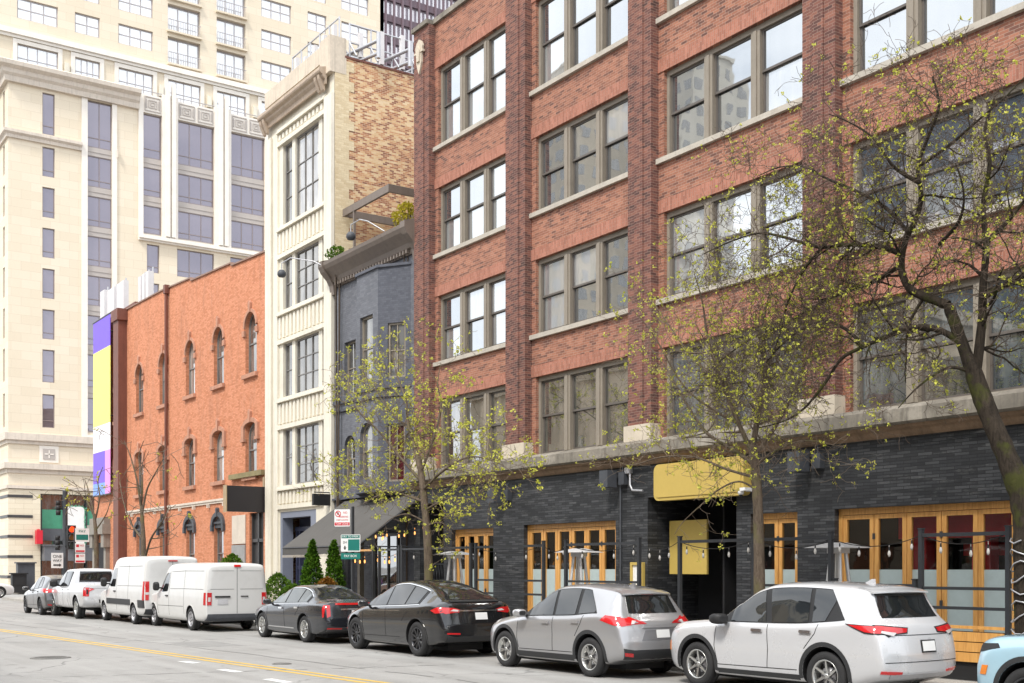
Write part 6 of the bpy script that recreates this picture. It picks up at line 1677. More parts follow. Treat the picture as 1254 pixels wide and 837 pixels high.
o, mp = sign_plate(sp, 'no_parking_plate', px - .28 * math.cos(RZ) - .0, py - .28 * math.sin(RZ) - .06, 3.42, .5, .5, X['white'], RZ)
ring_mark(sp, mp, -.13, .12, .095, X['sign_red'])
rot = (PI / 2, 0, RZ)
text(sp, 'P', .12, mp(-.13, .12, -.003), rot, blk); text(sp, 'NO', .085, mp(.1, .15, -.003), rot, X['sign_red']); text(sp, 'PARKING', .07, mp(.05, .03, -.003), rot, X['sign_red'])
m = MB()
m.face([mp(-.24, -.22, -.002), mp(.24, -.22, -.002), mp(.24, -.13, -.002), mp(-.24, -.13, -.002)]); m.build('red_band', X['sign_red'], sp)
text(sp, 'TOW ZONE', .075, mp(0, -.176, -.004), rot, X['white'])
text(sp, 'STREET CLEANING', .045, mp(0, -.06, -.003), rot, X['sign_red'])
o, mp = sign_plate(sp, 'pay_to_park_plate', px + .06, py - .1, 2.68, .62, .5, X['white'], RZ)
m = MB(); m.face([mp(-.29, .14, -.002), mp(.29, .14, -.002), mp(.29, .235, -.002), mp(-.29, .235, -.002)]); m.face([mp(-.08, -.22, -.002), mp(.29, -.22, -.002), mp(.29, .11, -.002), mp(-.08, .11, -.002)]); m.build('green_field', X['sign_green'], sp)
text(sp, 'PAY TO PARK', .085, mp(0, .188, -.004), rot, X['white']); text(sp, '2H', .1, mp(-.18, .02, -.004), rot, blk)
m = MB(); m.face([mp(-.2, -.19, -.003), mp(-.16, -.19, -.003), mp(-.16, -.08, -.003), mp(-.2, -.08, -.003)]); m.face([mp(-.23, -.13, -.003), mp(-.13, -.13, -.003), mp(-.18, -.2, -.003)]); m.build('arrow_mark', blk, sp)
o, mp = sign_plate(sp, 'lower_green_plate', px + .06, py - .1, 2.3, .62, .18, X['sign_green'], RZ)
text(sp, 'PAY BOX', .1, mp(0, 0, -.003), rot, X['white'])

# traffic signal at the corner
tx, ty = -64.8, 15.7
tl = thing('traffic_signal', 'black traffic signal on a pole showing red, in front of the far green shopfront', 'traffic light', (tx, ty, .13))
m = MB(); m.lathe([(.2, .13), (.2, .4), (.13, .5), (.13, 6.0), (.15, 6.05), (0, 6.1)], Matrix.Translation((tx, ty, 0)), 16); m.build('pole', X['iron'], tl)
hp = PX(tx + .62)
m = MB()
for k in range(3): m.ubox(hp, ty - .02, ty + .4, 2.95 + .42 * k, 3.36 + .42 * k, 0, .28)
for k in range(3):
    for j in range(9):
        a, b = PI * j / 9, PI * (j + 1) / 9; c = ty + .19; z = 3.15 + .42 * k; q = .17
        m.face([hp(c + q * math.cos(a), z + q * math.sin(a), 0), hp(c + q * math.cos(b), z + q * math.sin(b), 0), hp(c + q * math.cos(b), z + q * math.sin(b), -.26), hp(c + q * math.cos(a), z + q * math.sin(a), -.26)])
m.box(tx, tx + .35, ty - .04, ty + .04, 3.1, 3.16); m.box(tx, tx + .35, ty - .04, ty + .04, 4.0, 4.06)
m.build('signal_head', X['black'], tl)
for k, mt_ in ((2, X['led_red']), (1, plain('amber_lens_off', (.3, .13, .02), rough=.3)), (0, plain('green_lens_off', (.03, .06, .05), rough=.3))):
    m = MB(); c = ty + .19; z = 3.15 + .42 * k; m.face([hp(c + .15 * math.cos(2 * PI * j / 20), z + .15 * math.sin(2 * PI * j / 20), -.01) for j in range(20)]); m.build('lens', mt_, tl)
for (dy, z) in ((-.55, 2.9), (-.5, 4.75)):
    m = MB()
    for k in range(3): m.lathe([(0, 0), (.12, 0), (.13, .24), (0, .24)], Matrix.Translation((tx, ty + dy * .7, z + .26 * k)), 10)
    m.box(tx - .05, tx + .05, ty + dy * .7, ty, z + .3, z + .36); m.build('side_signal', X['black'], tl)
m = MB(); m.ubox(hp, ty - .75, ty - .15, 1.95, 2.75, .4, .43); ow = m.build('one_way_plate', X['white'], tl)
text(tl, 'ONE', .22, hp(ty - .45, 2.56, .39), (PI / 2, 0, PI / 2), blk); text(tl, 'WAY', .2, hp(ty - .45, 2.34, .39), (PI / 2, 0, PI / 2), blk)
m = MB(); m.prism(hp, [(ty - .65, 2.08), (ty - .35, 2.08), (ty - .35, 2.03), (ty - .24, 2.115), (ty - .35, 2.2), (ty - .35, 2.15), (ty - .65, 2.15)], .385, .4); m.build('arrow_mark', blk, tl)

gx, gy = -62.6, 16.2
gs = thing('street_sign_post', 'thin post with a green and white plate over two red and white parking plates', 'street sign', (gx, gy, .13))
m = MB(); m.box(gx - .03, gx + .03, gy - .6, gy - .54, .13, 4.0); m.build('post', X['blackmetal'], gs)
gp = PX(gx + .05)
m = MB(); m.ubox(gp, gy - .55, gy + .15, 3.3, 4.0, 0, .02); m.ubox(gp, gy - .5, gy + .1, 3.4, 3.68, -.004, -.001, 1); m.build('green_plate', [X['white'], X['sign_green']], gs)
text(gs, 'PAY', .2, gp(gy - .2, 3.84, -.005), (PI / 2, 0, PI / 2), X['sign_green'])
for z in (2.75, 2.22):
    m = MB(); m.ubox(gp, gy - .55, gy - .05, z, z + .48, 0, .02); m.ubox(gp, gy - .52, gy - .08, z + .03, z + .12, -.004, -.001, 1); m.ubox(gp, gy - .5, gy - .36, z + .28, z + .42, -.004, -.001, 1); m.build('parking_plate', [X['white'], X['sign_red']], gs)
    text(gs, 'NO', .13, gp(gy - .22, z + .36, -.005), (PI / 2, 0, PI / 2), X['sign_red'])

ws_ = thing('blank_white_sign', 'tall blank white sign edged with green leaves in front of the far shopfront', 'sign', (-99, 25, 4.2))
q = PX(-99.0); m = MB(); m.prism(q, rounded(24.05, 25.5, 3.75, 6.95, .3), 0, .25); m.build('panel', X['white'], ws_)
m = MB(); rr = random.Random(5); ol_ = rounded(24.0, 25.55, 3.7, 7.0, .3)
for a, b in zip(ol_, ol_[1:] + ol_[:1]):
    L_ = math.hypot(b[0] - a[0], b[1] - a[1]); n = max(2, int(L_ / .05))
    for k in range(n):
        u = a[0] + (b[0] - a[0]) * k / n + rr.uniform(-.08, .08); v = a[1] + (b[1] - a[1]) * k / n + rr.uniform(-.08, .1); d = rr.uniform(-.15, .1); w = rr.uniform(.04, .1); an = rr.uniform(0, PI)
        m.face([q(u - w * math.cos(an), v - w * math.sin(an), d), q(u + w * math.sin(an) * .5, v - w * math.cos(an) * .5, d + .03), q(u + w * math.cos(an), v + w * math.sin(an), d), q(u - w * math.sin(an) * .5, v + w * math.cos(an) * .5, d - .03)])
m.prism(q, rounded(24.0, 25.55, 3.7, 7.0, .32), .05, .2); m.build('leaf_edging', X['green_band'], ws_)
rs = thing('red_blade_sign', 'small red projecting sign by the far shopfront corner pier', 'sign', (-99.6, 22.2, 3.9)); m = MB(); m.box(-100.3, -99.6, 21.95, 22.4, 3.9, 5.0); m.box(-100.4, -99.7, 22.1, 22.2, 5.0, 5.1); m.build('box', X['sign_red'], rs)
nb = thing('news_box', 'pair of dark kiosk boxes on the far corner pavement beside the stone pier', 'kiosk', (-93, 20.5, .13))
m = MB(); m.box(-92.8, -92.2, 18.6, 19.6, .13, 1.5); m.box(-92.9, -92.1, 18.5, 19.7, 1.5, 1.6); m.box(-92.19, -92.17, 18.75, 19.45, .7, 1.3); m.build('box', X['black'], nb)
m = MB(); m.box(-93.9, -93.2, 19.2, 20.4, .13, 2.3); m.box(-94, -93.1, 19.1, 20.5, 2.3, 2.4); m.build('board', X['iron'], nb)

# ------------------------------------------------------------------ roofs: antennas, railings, lamps
def frame_rack(name, label, x0, x1, y0, y1, z, h, cat='antenna'):
    r = thing(name, label, cat, ((x0 + x1) / 2, (y0 + y1) / 2, z))
    m = MB(); n = 5
    for k in range(n + 1):
        a = (x0 + (x1 - x0) * k / n, y0 + (y1 - y0) * k / n)
        m.tube([(a[0], a[1], z), (a[0], a[1], z + h)], .04, 6)
        m.tube([(a[0], a[1], z + h * .5), (a[0] + (.6 if x0 == x1 else 0), a[1] + (0 if x0 == x1 else .8), z)], .04, 5)
    for f in (.12, .5, .98): m.tube([(x0, y0, z + h * f), (x1, y1, z + h * f)], .035, 6)
    m.build('frame', X['steel'], r)
    rr = random.Random(int(x0 * 10))
    for k in range(n):
        t = (k + .5) / n; a = (x0 + (x1 - x0) * t, y0 + (y1 - y0) * t); zz = z + h * rr.uniform(.1, .3); hh = rr.uniform(.9, 1.5)
        q = MB(); q.box(a[0] - .1, a[0] + .1, a[1] - .08, a[1] + .08, zz, zz + hh); q.build('antenna_panel', X['aerial'], r)
frame_rack('antenna_rack', 'pale steel antenna rack along the front parapet of the cream building', -46.8, -42.3, 20.7, 20.7, 21.9, 1.9)
frame_rack('antenna_rack', 'pale steel antenna rack above the mottled brick side wall', -41.8, -41.8, 20.9, 25.6, 21.9, 1.5)
g = thing('roof_gantry', 'white angled steel gantry overhanging the mottled brick side wall', 'gantry', (-41.5, 23, 21.9))
m = MB()
for y in (21.2, 22.6, 24.0): m.tube([(-42.5, y - .3, 22.3), (-40.9, y + .5, 22.6)], .07, 6); m.tube([(-42.5, y - .3, 21.85), (-40.9, y + .5, 22.1)], .07, 6); m.tube([(-40.9, y + .5, 21.9), (-40.9, y + .5, 22.9)], .09, 6)
m.build('beam', X['steel'], g)
def antenna(x, y, z, label, n, w, h):
    r = thing('rooftop_antenna', label, 'antenna', (x, y, z)); m = MB(); q = MB()
    for k in range(n):
        m.tube([(x + k * w * 1.4, y, z - .3), (x + k * w * 1.4, y, z + h + .3)], .05, 6); q.box(x + k * w * 1.4 - w / 2, x + k * w * 1.4 + w / 2, y - .35, y - .05, z, z + h)
    m.build('mast', X['steel'], r); q.build('panel', X['aerial'], r)
antenna(-72.6, 20.6, 16.9, 'white antenna panels above the left end of the orange building beside the banner', 2, 1.4, 2.0)
antenna(-68.2, 21.0, 17.3, 'slim white antenna panels above the brown flue duct', 3, .5, 1.5)
antenna(-50.5, 21.5, 15.9, 'thin white aerials behind the right end of the orange parapet', 4, .16, 1.9)
antenna(-75.2, 20.8, 16.9, 'tall narrow white antenna panel at the left corner of the orange roof', 1, .9, 2.4)
pg = thing('roof_pergola', 'brown steel frame on posts at the left of the grey building roof', 'pergola', (-39.3, 21.4, 13.7))
m = MB()
for (a, b, c, d) in ((-41.1, -37.4, 20.25, 20.35), (-41.1, -37.4, 22.6, 22.7), (-41.1, -41.0, 20.35, 22.6), (-37.5, -37.4, 20.35, 22.6)): m.box(a, b, c, d, 15.5, 15.78)
for x, y in ((-40.2, 20.3), (-37.45, 22.6)): m.box(x - .05, x + .05, y - .04, y + .04, 13.6, 15.5)
m.build('frame', X['bronze'], pg)
rr_ = thing('roof_railing', 'thin dark pipe railing on the roof of the grey building', 'railing', (-36.5, 22, 13.7))
m = MB()
for x in (-38.6, -36.8): m.tube([(x, 23.4, 15.45), (x, 23.4, 17.9)], .06, 6)
m.tube([(-38.6, 23.4, 16.9), (-34.9, 23.4, 17.3)], .04, 6); m.build('pipe', X['bronze'], rr_)
ac = thing('roof_unit', 'grey ventilation unit beside the brick loft building on the grey roof', 'roof unit', (-35.6, 21.5, 13.7))
m = MB(); m.box(-36.0, -34.8, 21.2, 22.4, 15.5, 16.9); m.lathe([(.22, 15.45), (.22, 16.6), (.16, 16.8), (0, 16.85)], Matrix.Translation((-36.6, 21.3, 0)), 14); m.build('casing', X['frame_dark'], ac)
def flood(x, z, y, lab, ox):
    r = thing('floodlight', lab, 'floodlight', (x, 20, z), 0, 'floodlights on swan neck arms')
    m = MB(); m.tube([(x + ox, 19.6, z - .15), (x + ox * .6, 19.2, z + .25), (x + ox * .25, y + .2, z + .4), (x, y, z + .25), (x, y, z)], .022, 6); m.build('arm', X['steel'], r)
    m = MB(); m.lathe([(0, .1), (.1, .08), (.16, 0), (.17, -.1), (.12, -.18), (0, -.2)], Matrix.Translation((x, y, z - .1)), 16); m.build('lamp_head', X['iron'], r)
flood(-42.4, 13.45, 18.3, 'round grey floodlight on a bent arm in front of the cream building', 1.6)
flood(-37.7, 13.9, 18.9, 'grey floodlight on a white bent arm over the brown cornice', 1.2)
# ------------------------------------------------------------------ trees
def bark(name, c0, c1, moss):
    m, t, out = nt(name)
    P = pos(t)
    n = noise(t, stretch(t, P, (1, 1, .3)), 16, 6, .75, .8); b = noise(t, P, 2.3, 4, .6)
    c = ramp(t, n, [(.3, c0), (.7, c1)])
    c = mixc(t, math_(t, 'MULTIPLY', ramp(t, b, [(.52, 0.0), (.62, 1.0)]), .75), c, moss)
    pr(t, out, Base_Color=c, Roughness=.9, Specular_IOR_Level=.2, Normal=bump(t, n, 1.0, .04))
    return m
X['bark_dark'] = bark('dark_mossy_bark', (.01, .008, .006), (.062, .047, .034), (.055, .06, .012))
X['bark_pale'] = bark('grey_brown_bark', (.07, .052, .037), (.2, .155, .115), (.14, .125, .06))
X['twig'] = plain('brown_twig', (.085, .06, .042), var=.35, vs=3, rough=.9)
X['twig_pale'] = plain('grey_twig', (.17, .13, .095), var=.3, vs=3, rough=.9)
X['leaf_spring'] = leaf_mat('spring_yellow_green_leaf', (.42, .45, .05), (.74, .72, .17), .4)
X['leaf_cedar'] = leaf_mat('arborvitae_green', (.025, .07, .008), (.1, .2, .02), .2)
X['leaf_shrub'] = leaf_mat('shrub_green', (.035, .085, .012), (.14, .24, .03), .25)
X['leaf_bronze'] = leaf_mat('bronze_leaf', (.12, .05, .01), (.35, .17, .04), .25)

class Grow:
    def __init__(s, seed):
        s.r = random.Random(seed); s.wood = MB(); s.twig = MB(); s.leaf = MB(); s.n = 0
    def rv(s):
        while True:
            v = Vector((s.r.uniform(-1, 1), s.r.uniform(-1, 1), s.r.uniform(-1, 1)))
            if .05 < v.length < 1: return v.normalized()
    def leafs(s, p, n, size, spread):
        for _ in range(n):
            c = p + s.rv() * spread * s.r.random(); d = (s.rv() + Vector((0, 0, .3))).normalized(); w = d.cross(s.rv()).normalized()
            l = size * s.r.uniform(.6, 1.25); h = l * s.r.uniform(.26, .4)
            tip = c + d * l; mid = c + d * l * .45 + w.cross(d) * l * .12
            s.leaf.face([c, mid + w * h, tip]); s.leaf.face([c, tip, mid - w * h])
    def branch(s, p, d, L, r0, lvl, P):
        """a crooked branch that forks; deepest level carries the leaf buds"""
        seg = P['seg'][lvl]; n = max(2, int(L / seg)); pts = [p.copy()]; dirs = []
        for i in range(n):
            d = (d + s.rv() * P['wob'][lvl] + Vector((0, 0, P['lift'][lvl]))).normalized()
            p = p + d * seg * s.r.uniform(.75, 1.25); pts.append(p.copy()); dirs.append(d.copy())
        rad = [max(P['rmin'], r0 * (1 - .75 * i / n)) for i in range(n + 1)]
        (s.wood if r0 > .016 else s.twig).tube(pts, rad, 6 if r0 > .03 else (4 if r0 > .009 else 3), 0, False)
        if lvl + 1 < len(P['seg']):
            k = P['kids'][lvl]; k = int(k * L) if k * L > 1 else (1 if s.r.random() < k * L else 0)
            for j in range(max(k, P.get('kmin', 1))):
                f = s.r.uniform(.15, 1.0); i = min(n - 1, int(f * n)); q = pts[i].lerp(pts[i + 1], f * n - i if f < 1 else 1)
                side = s.rv(); side = (side - dirs[i] * side.dot(dirs[i])).normalized()
                dd = (dirs[i] * s.r.uniform(.25, .9) + side).normalized()
                s.branch(q, dd, P['len'][lvl] * s.r.uniform(.5, 1.25) * (1.1 - .4 * f), max(P['rmin'], rad[i] * P['rr']), lvl + 1, P)
        if lvl >= P['leaf_lvl']:
            for i in range(1, n + 1):
                if s.r.random() < P['leafp'] * P.get('leaf_mask', lambda q: 1)(pts[i]): s.leafs(pts[i], s.r.randint(3, 6), P['ls'], P['lsp'])
            if s.r.random() < P['leaft'] * P.get('leaf_mask', lambda q: 1)(pts[-1]): s.leafs(pts[-1], s.r.randint(4, 7), P['ls'], P['lsp'])
    def limb(s, pts, r0, r1, P, lvl, every, side_len, up=None, dens=1.0, start=.1, sides=9):
        """a traced limb with side branches"""
        pts = [Vector(p) for p in pts]; fine = []
        for i in range(len(pts) - 1):
            a = pts[max(i - 1, 0)]; b = pts[i]; c = pts[i + 1]; e = pts[min(i + 2, len(pts) - 1)]
            for k in range(5):
                t = k / 5; fine.append(.5 * ((2 * b) + (c - a) * t + (2 * a - 5 * b + 4 * c - e) * t * t + (3 * b - a - 3 * c + e) * t**3))
        fine.append(pts[-1]); n = len(fine)
        rad = [r0 + (r1 - r0) * i / (n - 1) for i in range(n)]
        rad = [q * s.r.uniform(.93, 1.07) for q in rad]
        s.wood.tube(fine, rad, sides, 0, True)
        acc = 0.0
        for i in range(1, n):
            acc += (fine[i] - fine[i - 1]).length
            if i / n < start: acc = 0; continue
            while acc > every / dens:
                acc -= every / dens; d0 = (fine[i] - fine[i - 1]).normalized(); side = s.rv(); side = (side - d0 * side.dot(d0)).normalized()
                if up is not None: side = (side + Vector(up)).normalized()
                s.branch(fine[i], (d0 * s.r.uniform(.1, .7) + side).normalized(), side_len * s.r.uniform(.5, 1.3), min(rad[i] * .55, .03), lvl, P)
        return fine
    def done(s, root, wood_m, twig_m, leaf_m):
        s.wood.build('trunk', wood_m, root)
        if s.twig.v: s.twig.build('twigs', twig_m, root)
        if s.leaf.v: s.leaf.build('crown', leaf_m, root)

def px_path(pts, Y, dy=None, rnd=None):
    out = []
    for i, (x, y) in enumerate(pts):
        yy = Y + (dy[i] if dy else 0); out.append(at_y(x, y, yy))
    return out

# --- big honey locust in front of the fourth bay; trunk leans across the right edge
def near_tree():
    root = thing('street_tree', 'leaning mossy kerb tree with tangled bare twigs and sparse yellow buds at the right edge', 'tree', (-9.9, 15.9, .13))
    g = Grow(11); Y = 15.9
    P = dict(seg=[.16, .1, .075, .055], wob=[.3, .42, .5, .5], lift=[.02, .0, .0, .0], kids=[5.7, 7.5, 7.8, 0], len=[1.05, .55, .27], rr=.62, rmin=.0034, leaf_lvl=2, leafp=.04, leaft=.14, ls=.043, lsp=.03)
    tr = px_path([(1262, 790), (1258, 720), (1256, 650), (1250, 605), (1234, 562), (1216, 520), (1201, 482), (1192, 455)], Y, [0, 0, 0, 0, -.05, -.1, -.12, -.15])
    tr[0].z = .1
    g.limb(tr, .2, .125, P, 1, 9, .5, start=2, sides=14)
    def L(pts, dy0, dy1, r0, r1, every, sl, dens=1.0, up=None, start=.05, lvl=0):
        n = len(pts); g.limb(px_path(pts, Y, [dy0 + (dy1 - dy0) * i / (n - 1) for i in range(n)]), r0, r1, P, lvl, every, sl, up, dens, start)
    L([(1192, 457), (1180, 425), (1168, 392), (1161, 374)], -.15, -.2, .1, .08, 2, .6)
    L([(1161, 374), (1142, 367), (1118, 357), (1106, 340), (1104, 318), (1110, 292), (1122, 268), (1128, 240), (1124, 205), (1136, 170), (1150, 130), (1142, 95)], -.2, -.5, .075, .014, .3, 1.1)
    L([(1194, 470), (1202, 400), (1204, 350), (1208, 300), (1204, 255), (1212, 200), (1206, 160), (1218, 120)], -.1, .4, .075, .014, .3, 1.1)
    L([(1178, 422), (1160, 409), (1136, 401), (1112, 403), (1085, 413), (1055, 426), (1030, 440), (1010, 470), (985, 500), (960, 516), (930, 524)], -.15, -1.1, .055, .01, .2, .8, up=(0, 0, -.1))
    L([(1104, 312), (1080, 303), (1040, 300), (1003, 303), (965, 292), (930, 286), (895, 296), (860, 312)], -.3, -1.2, .045, .008, .16, .8)
    L([(1103, 325), (1070, 345), (1030, 360), (990, 380), (955, 400), (920, 415), (885, 440), (850, 470)], -.3, .5, .04, .008, .17, .75)
    L([(1112, 285), (1085, 255), (1050, 235), (1015, 220), (985, 205), (955, 205), (930, 215)], -.4, .3, .035, .008, .18, .75)
    L([(1126, 225), (1095, 205), (1070, 170), (1040, 150), (1015, 140)], -.5, -1.2, .03, .007, .2, .7)
    L([(1124, 205), (1160, 180), (1195, 150), (1230, 120), (1254, 95)], -.4, .2, .03, .007, .2, .75)
    L([(1203, 365), (1226, 352), (1254, 338), (1290, 320), (1330, 300)], -.1, -.6, .05, .02, .25, .9)
    L([(1206, 300), (1235, 270), (1260, 240), (1300, 200)], .1, .5, .04, .015, .25, .9)
    L([(1194, 458), (1165, 450), (1140, 462), (1118, 480), (1100, 500)], -.15, -.8, .03, .007, .3, .5, up=(0, 0, -.2))
    L([(1060, 425), (1030, 400), (1000, 395), (960, 420), (930, 455), (905, 490)], -.7, -.2, .03, .007, .17, .7)
    L([(1010, 300), (985, 330), (965, 370), (955, 410), (940, 450)], -.8, -.5, .028, .006, .18, .7)
    L([(1150, 300), (1175, 270), (1180, 235), (1170, 200)], -.4, -.9, .03, .008, .22, .7)
    # wire of little lamps wound round the foot of the trunk
    g.done(root, X['bark_dark'], X['twig'], X['leaf_spring'])
    m = MB(); pts = []
    for k in range(90):
        a = k * .55; z = .9 + 1.5 * k / 90; c = tr[1].lerp(tr[2], min(1, max(0, (z - tr[1].z) / max(.01, tr[2].z - tr[1].z)))); pts.append((c.x + .215 * math.cos(a), c.y + .215 * math.sin(a), z + .06 * math.sin(a * 2.3)))
    m.tube(pts, .011, 5)
    w = m.build('trunk_light_wire', X['steel'], None); tag(w, 'pale light wire wound round the leaning tree trunk at the right edge', 'light wire')
near_tree()

# --- slender tree in front of the entrance, leafing out
def mid_tree():
    root = thing('street_tree', 'slender kerb tree leafing out in front of the yellow sign and the dark entrance', 'tree', (-15.2, 15.9, .13))
    g = Grow(23); Y = 15.9
    P = dict(seg=[.17, .11, .08, .06], wob=[.22, .34, .42, .45], lift=[.03, .02, .02, 0], kids=[3.4, 4.6, 4.8, 0], len=[.95, .55, .3], rr=.6, rmin=.0035, leaf_lvl=2, leafp=.1, leaft=.34, ls=.048, lsp=.045)
    tr = px_path([(931, 790), (930, 720), (929, 650), (927, 600), (924, 566), (921, 545)], Y); tr[0].z = .1
    g.limb(tr, .115, .075, P, 1, 9, .5, start=2, sides=12)
    def L(pts, dy0, dy1, r0, r1, every, sl, up=None):
        n = len(pts); g.limb(px_path(pts, Y, [dy0 + (dy1 - dy0) * i / (n - 1) for i in range(n)]), r0, r1, P, 0, every, sl, up, 1.0, .08, 7)
    L([(922, 548), (930, 500), (938, 450), (934, 400), (945, 350)], 0, .4, .06, .01, .22, .9)
    L([(922, 556), (905, 520), (885, 470), (868, 420), (860, 370), (850, 335)], 0, -.7, .05, .008, .2, .9)
    L([(924, 570), (900, 552), (865, 530), (838, 490), (815, 450), (795, 425)], 0, .5, .042, .007, .18, .8)
    L([(922, 560), (945, 530), (968, 490), (985, 450), (1000, 405)], 0, .6, .045, .008, .2, .8)
    L([(924, 585), (890, 575), (850, 560), (810, 560), (770, 570), (740, 555)], 0, -.9, .03, .005, .22, .6)
    L([(905, 520), (870, 500), (835, 470), (800, 410), (775, 380)], 0, -1.2, .028, .006, .18, .7)
    L([(924, 572), (950, 552), (985, 540), (1020, 545)], 0, -.5, .03, .006, .22, .6)
    L([(926, 600), (905, 590), (880, 600), (855, 622), (836, 640), (826, 655)], 0, -.6, .022, .004, .35, .35, (0, 0, -.1))
    L([(885, 470), (850, 440), (820, 400), (800, 370)], -.4, .2, .026, .006, .17, .7)
    g.done(root, X['bark_pale'], X['twig_pale'], X['leaf_spring'])
mid_tree()

def left_tree():
    root = thing('street_tree', 'small kerb tree with bright yellow green leaves between grey building and loft building', 'tree', (-27.3, 15.9, .13))
    g = Grow(41); Y = 15.9
    P = dict(seg=[.2, .13, .1, .07], wob=[.2, .32, .4, .45], lift=[.02, .02, .01, 0], kids=[3.2, 4.2, 4.6, 0], len=[1.2, .65, .34], rr=.6, rmin=.005, leaf_lvl=2, leafp=.12, leaft=.34, ls=.072, lsp=.07)
    tr = px_path([(526, 790), (525, 720), (524, 670), (521, 630), (517, 590), (512, 560)], Y); tr[0].z = .1
    g.limb(tr, .13, .08, P, 1, 9, .5, start=2, sides=12)
    def L(pts, dy0, dy1, r0, r1, every, sl, up=None):
        n = len(pts); g.limb(px_path(pts, Y, [dy0 + (dy1 - dy0) * i / (n - 1) for i in range(n)]), r0, r1, P, 0, every, sl, up, 1.0, .08, 7)
    L([(512, 562), (500, 520), (497, 490), (486, 460), (480, 432)], 0, .3, .055, .008, .3, 1.0)
    L([(516, 590), (490, 560), (465, 530), (440, 505), (415, 490)], 0, -1, .045, .007, .28, 1.0)
    L([(515, 580), (530, 540), (540, 500), (536, 470), (540, 445)], 0, .6, .045, .007, .3, .9)
    L([(518, 600), (545, 575), (575, 560), (605, 565), (630, 580)], 0, -.6, .04, .006, .26, .9)
    L([(520, 615), (490, 605), (460, 600), (435, 590), (410, 575)], 0, .5, .04, .006, .28, .9)
    L([(521, 625), (550, 610), (580, 612), (610, 608)], 0, .5, .03, .006, .28, .8)
    L([(505, 530), (475, 500), (455, 470), (440, 450)], 0, .8, .03, .006, .28, .9)
    L([(521, 640), (500, 630), (480, 635), (462, 650)], 0, -.8, .025, .005, .3, .6, (0, 0, -.1))
    L([(521, 645), (540, 640), (556, 655)], 0, .3, .025, .005, .35, .6, (0, 0, -.1))
    g.done(root, X['bark_pale'], X['twig_pale'], X['leaf_spring'])
left_tree()

def sapling(label, base, Y, limbs, seed, leafp):
    p0 = at_y(base[0], 700, Y); root = thing('street_tree', label, 'tree', (p0.x, Y, .13))
    g = Grow(seed); P = dict(seg=[.35, .25, .18], wob=[.18, .3, .35], lift=[.05, .04, .0], kids=[1.1, 1.6, 0], len=[1.3, .7], rr=.6, rmin=.012, leaf_lvl=1, leafp=leafp, leaft=leafp * 2, ls=.13, lsp=.12)
    tr = px_path([(base[0], 700)] + base[1], Y); tr[0] = Vector((p0.x, Y, .1))
    g.limb(tr, .13, .07, P, 1, 9, .5, start=2, sides=9)
    for pts, dy, r in limbs:
        n = len(pts); g.limb(px_path(pts, Y, [dy * i / (n - 1) for i in range(n)]), r, .014, P, 0, .7, 1.2, None, 1, .1, 6)
    g.done(root, X['bark_pale'], X['twig_pale'], X['leaf_spring'])
sapling('bare forked kerb tree in front of the orange building above the white panel van', (176, [(176, 680), (175, 650), (173, 620)]), 15.8, [([(173, 625), (168, 590), (160, 560), (152, 540)], -.5, .06), ([(174, 630), (180, 600), (190, 580), (200, 562)], .4, .05), ([(176, 690), (185, 660), (198, 640), (208, 618)], -.4, .06), ([(173, 620), (174, 590), (170, 560), (176, 540)], .3, .05), ([(174, 660), (160, 640), (150, 610), (146, 580)], .6, .05)], 5, .03)
sapling('thin sparsely budded tree by the far crossing beside the banner', (118, [(118, 680), (117, 650), (115, 630)]), 15.8, [([(115, 632), (105, 612), (92, 602), (74, 598)], -.8, .05), ([(116, 640), (122, 610), (120, 590), (126, 572)], .4, .05), ([(117, 650), (130, 630), (136, 610)], .5, .04), ([(115, 630), (108, 600), (104, 588)], .2, .05)], 6, .16)

# ------------------------------------------------------------------ evergreens and shrubs
def bush(name, label, c, rx, h, n, mat, shape, seed, size=.07, group=None, z0=.3, mix=None):
    root = thing(name, label, 'shrub', (c[0], c[1], .13), 0, group); r = random.Random(seed); g = Grow(seed)
    st = MB()
    for k in range(5):
        a = r.uniform(0, 2 * PI); st.tube([(c[0], c[1], .13), (c[0] + rx * .2 * math.cos(a), c[1] + rx * .2 * math.sin(a), z0 + h * .4), (c[0] + rx * .3 * math.cos(a), c[1] + rx * .3 * math.sin(a), z0 + h * .75)], [.03, .02, .008], 5)
    st.build('stem', X['twig'], root)
    lob = [(r.uniform(0, 2 * PI), r.uniform(.1, .9), r.uniform(.75, 1.15)) for _ in range(14)]
    for _ in range(n):
        t = r.random(); a = r.uniform(0, 2 * PI)
        if shape == 'cone': rad = rx * (1 - t) ** .75 * (.35 + .65 * min(1, t * 6))
        else: rad = rx * math.sin(PI * min(1, .12 + .88 * t)) ** .6
        k = 1.0
        for la, lt, lf in lob:
            dd = math.cos(a - la) * .5 + .5 - abs(t - lt) * 2.2
            if dd > .5: k *= 1 + (lf - 1) * (dd - .5) * 2
        rr_ = rad * k * (.45 + .55 * math.sqrt(r.random()))
        p = Vector((c[0] + rr_ * math.cos(a), c[1] + rr_ * math.sin(a), z0 + t * h))
        g.leafs(p, 3, size, size * .6)
    g.leaf.build('foliage', mat, root)
bush('cone_evergreen', 'tall dark green cone shaped evergreen, left one of two before the awning', (-35.5, 16.4), .62, 2.55, 2600, X['leaf_cedar'], 'cone', 1, .075)
bush('cone_evergreen', 'cone shaped evergreen with bronze foot under the parking sign before the awning', (-33.9, 16.4), .58, 2.5, 2400, X['leaf_cedar'], 'cone', 2, .075)
bush('bronze_shrub', 'bronze leaved shrub at the foot of the right cone evergreen', (-33.5, 15.95), .5, 1.05, 700, X['leaf_bronze'], 'round', 3, .07, z0=.6)
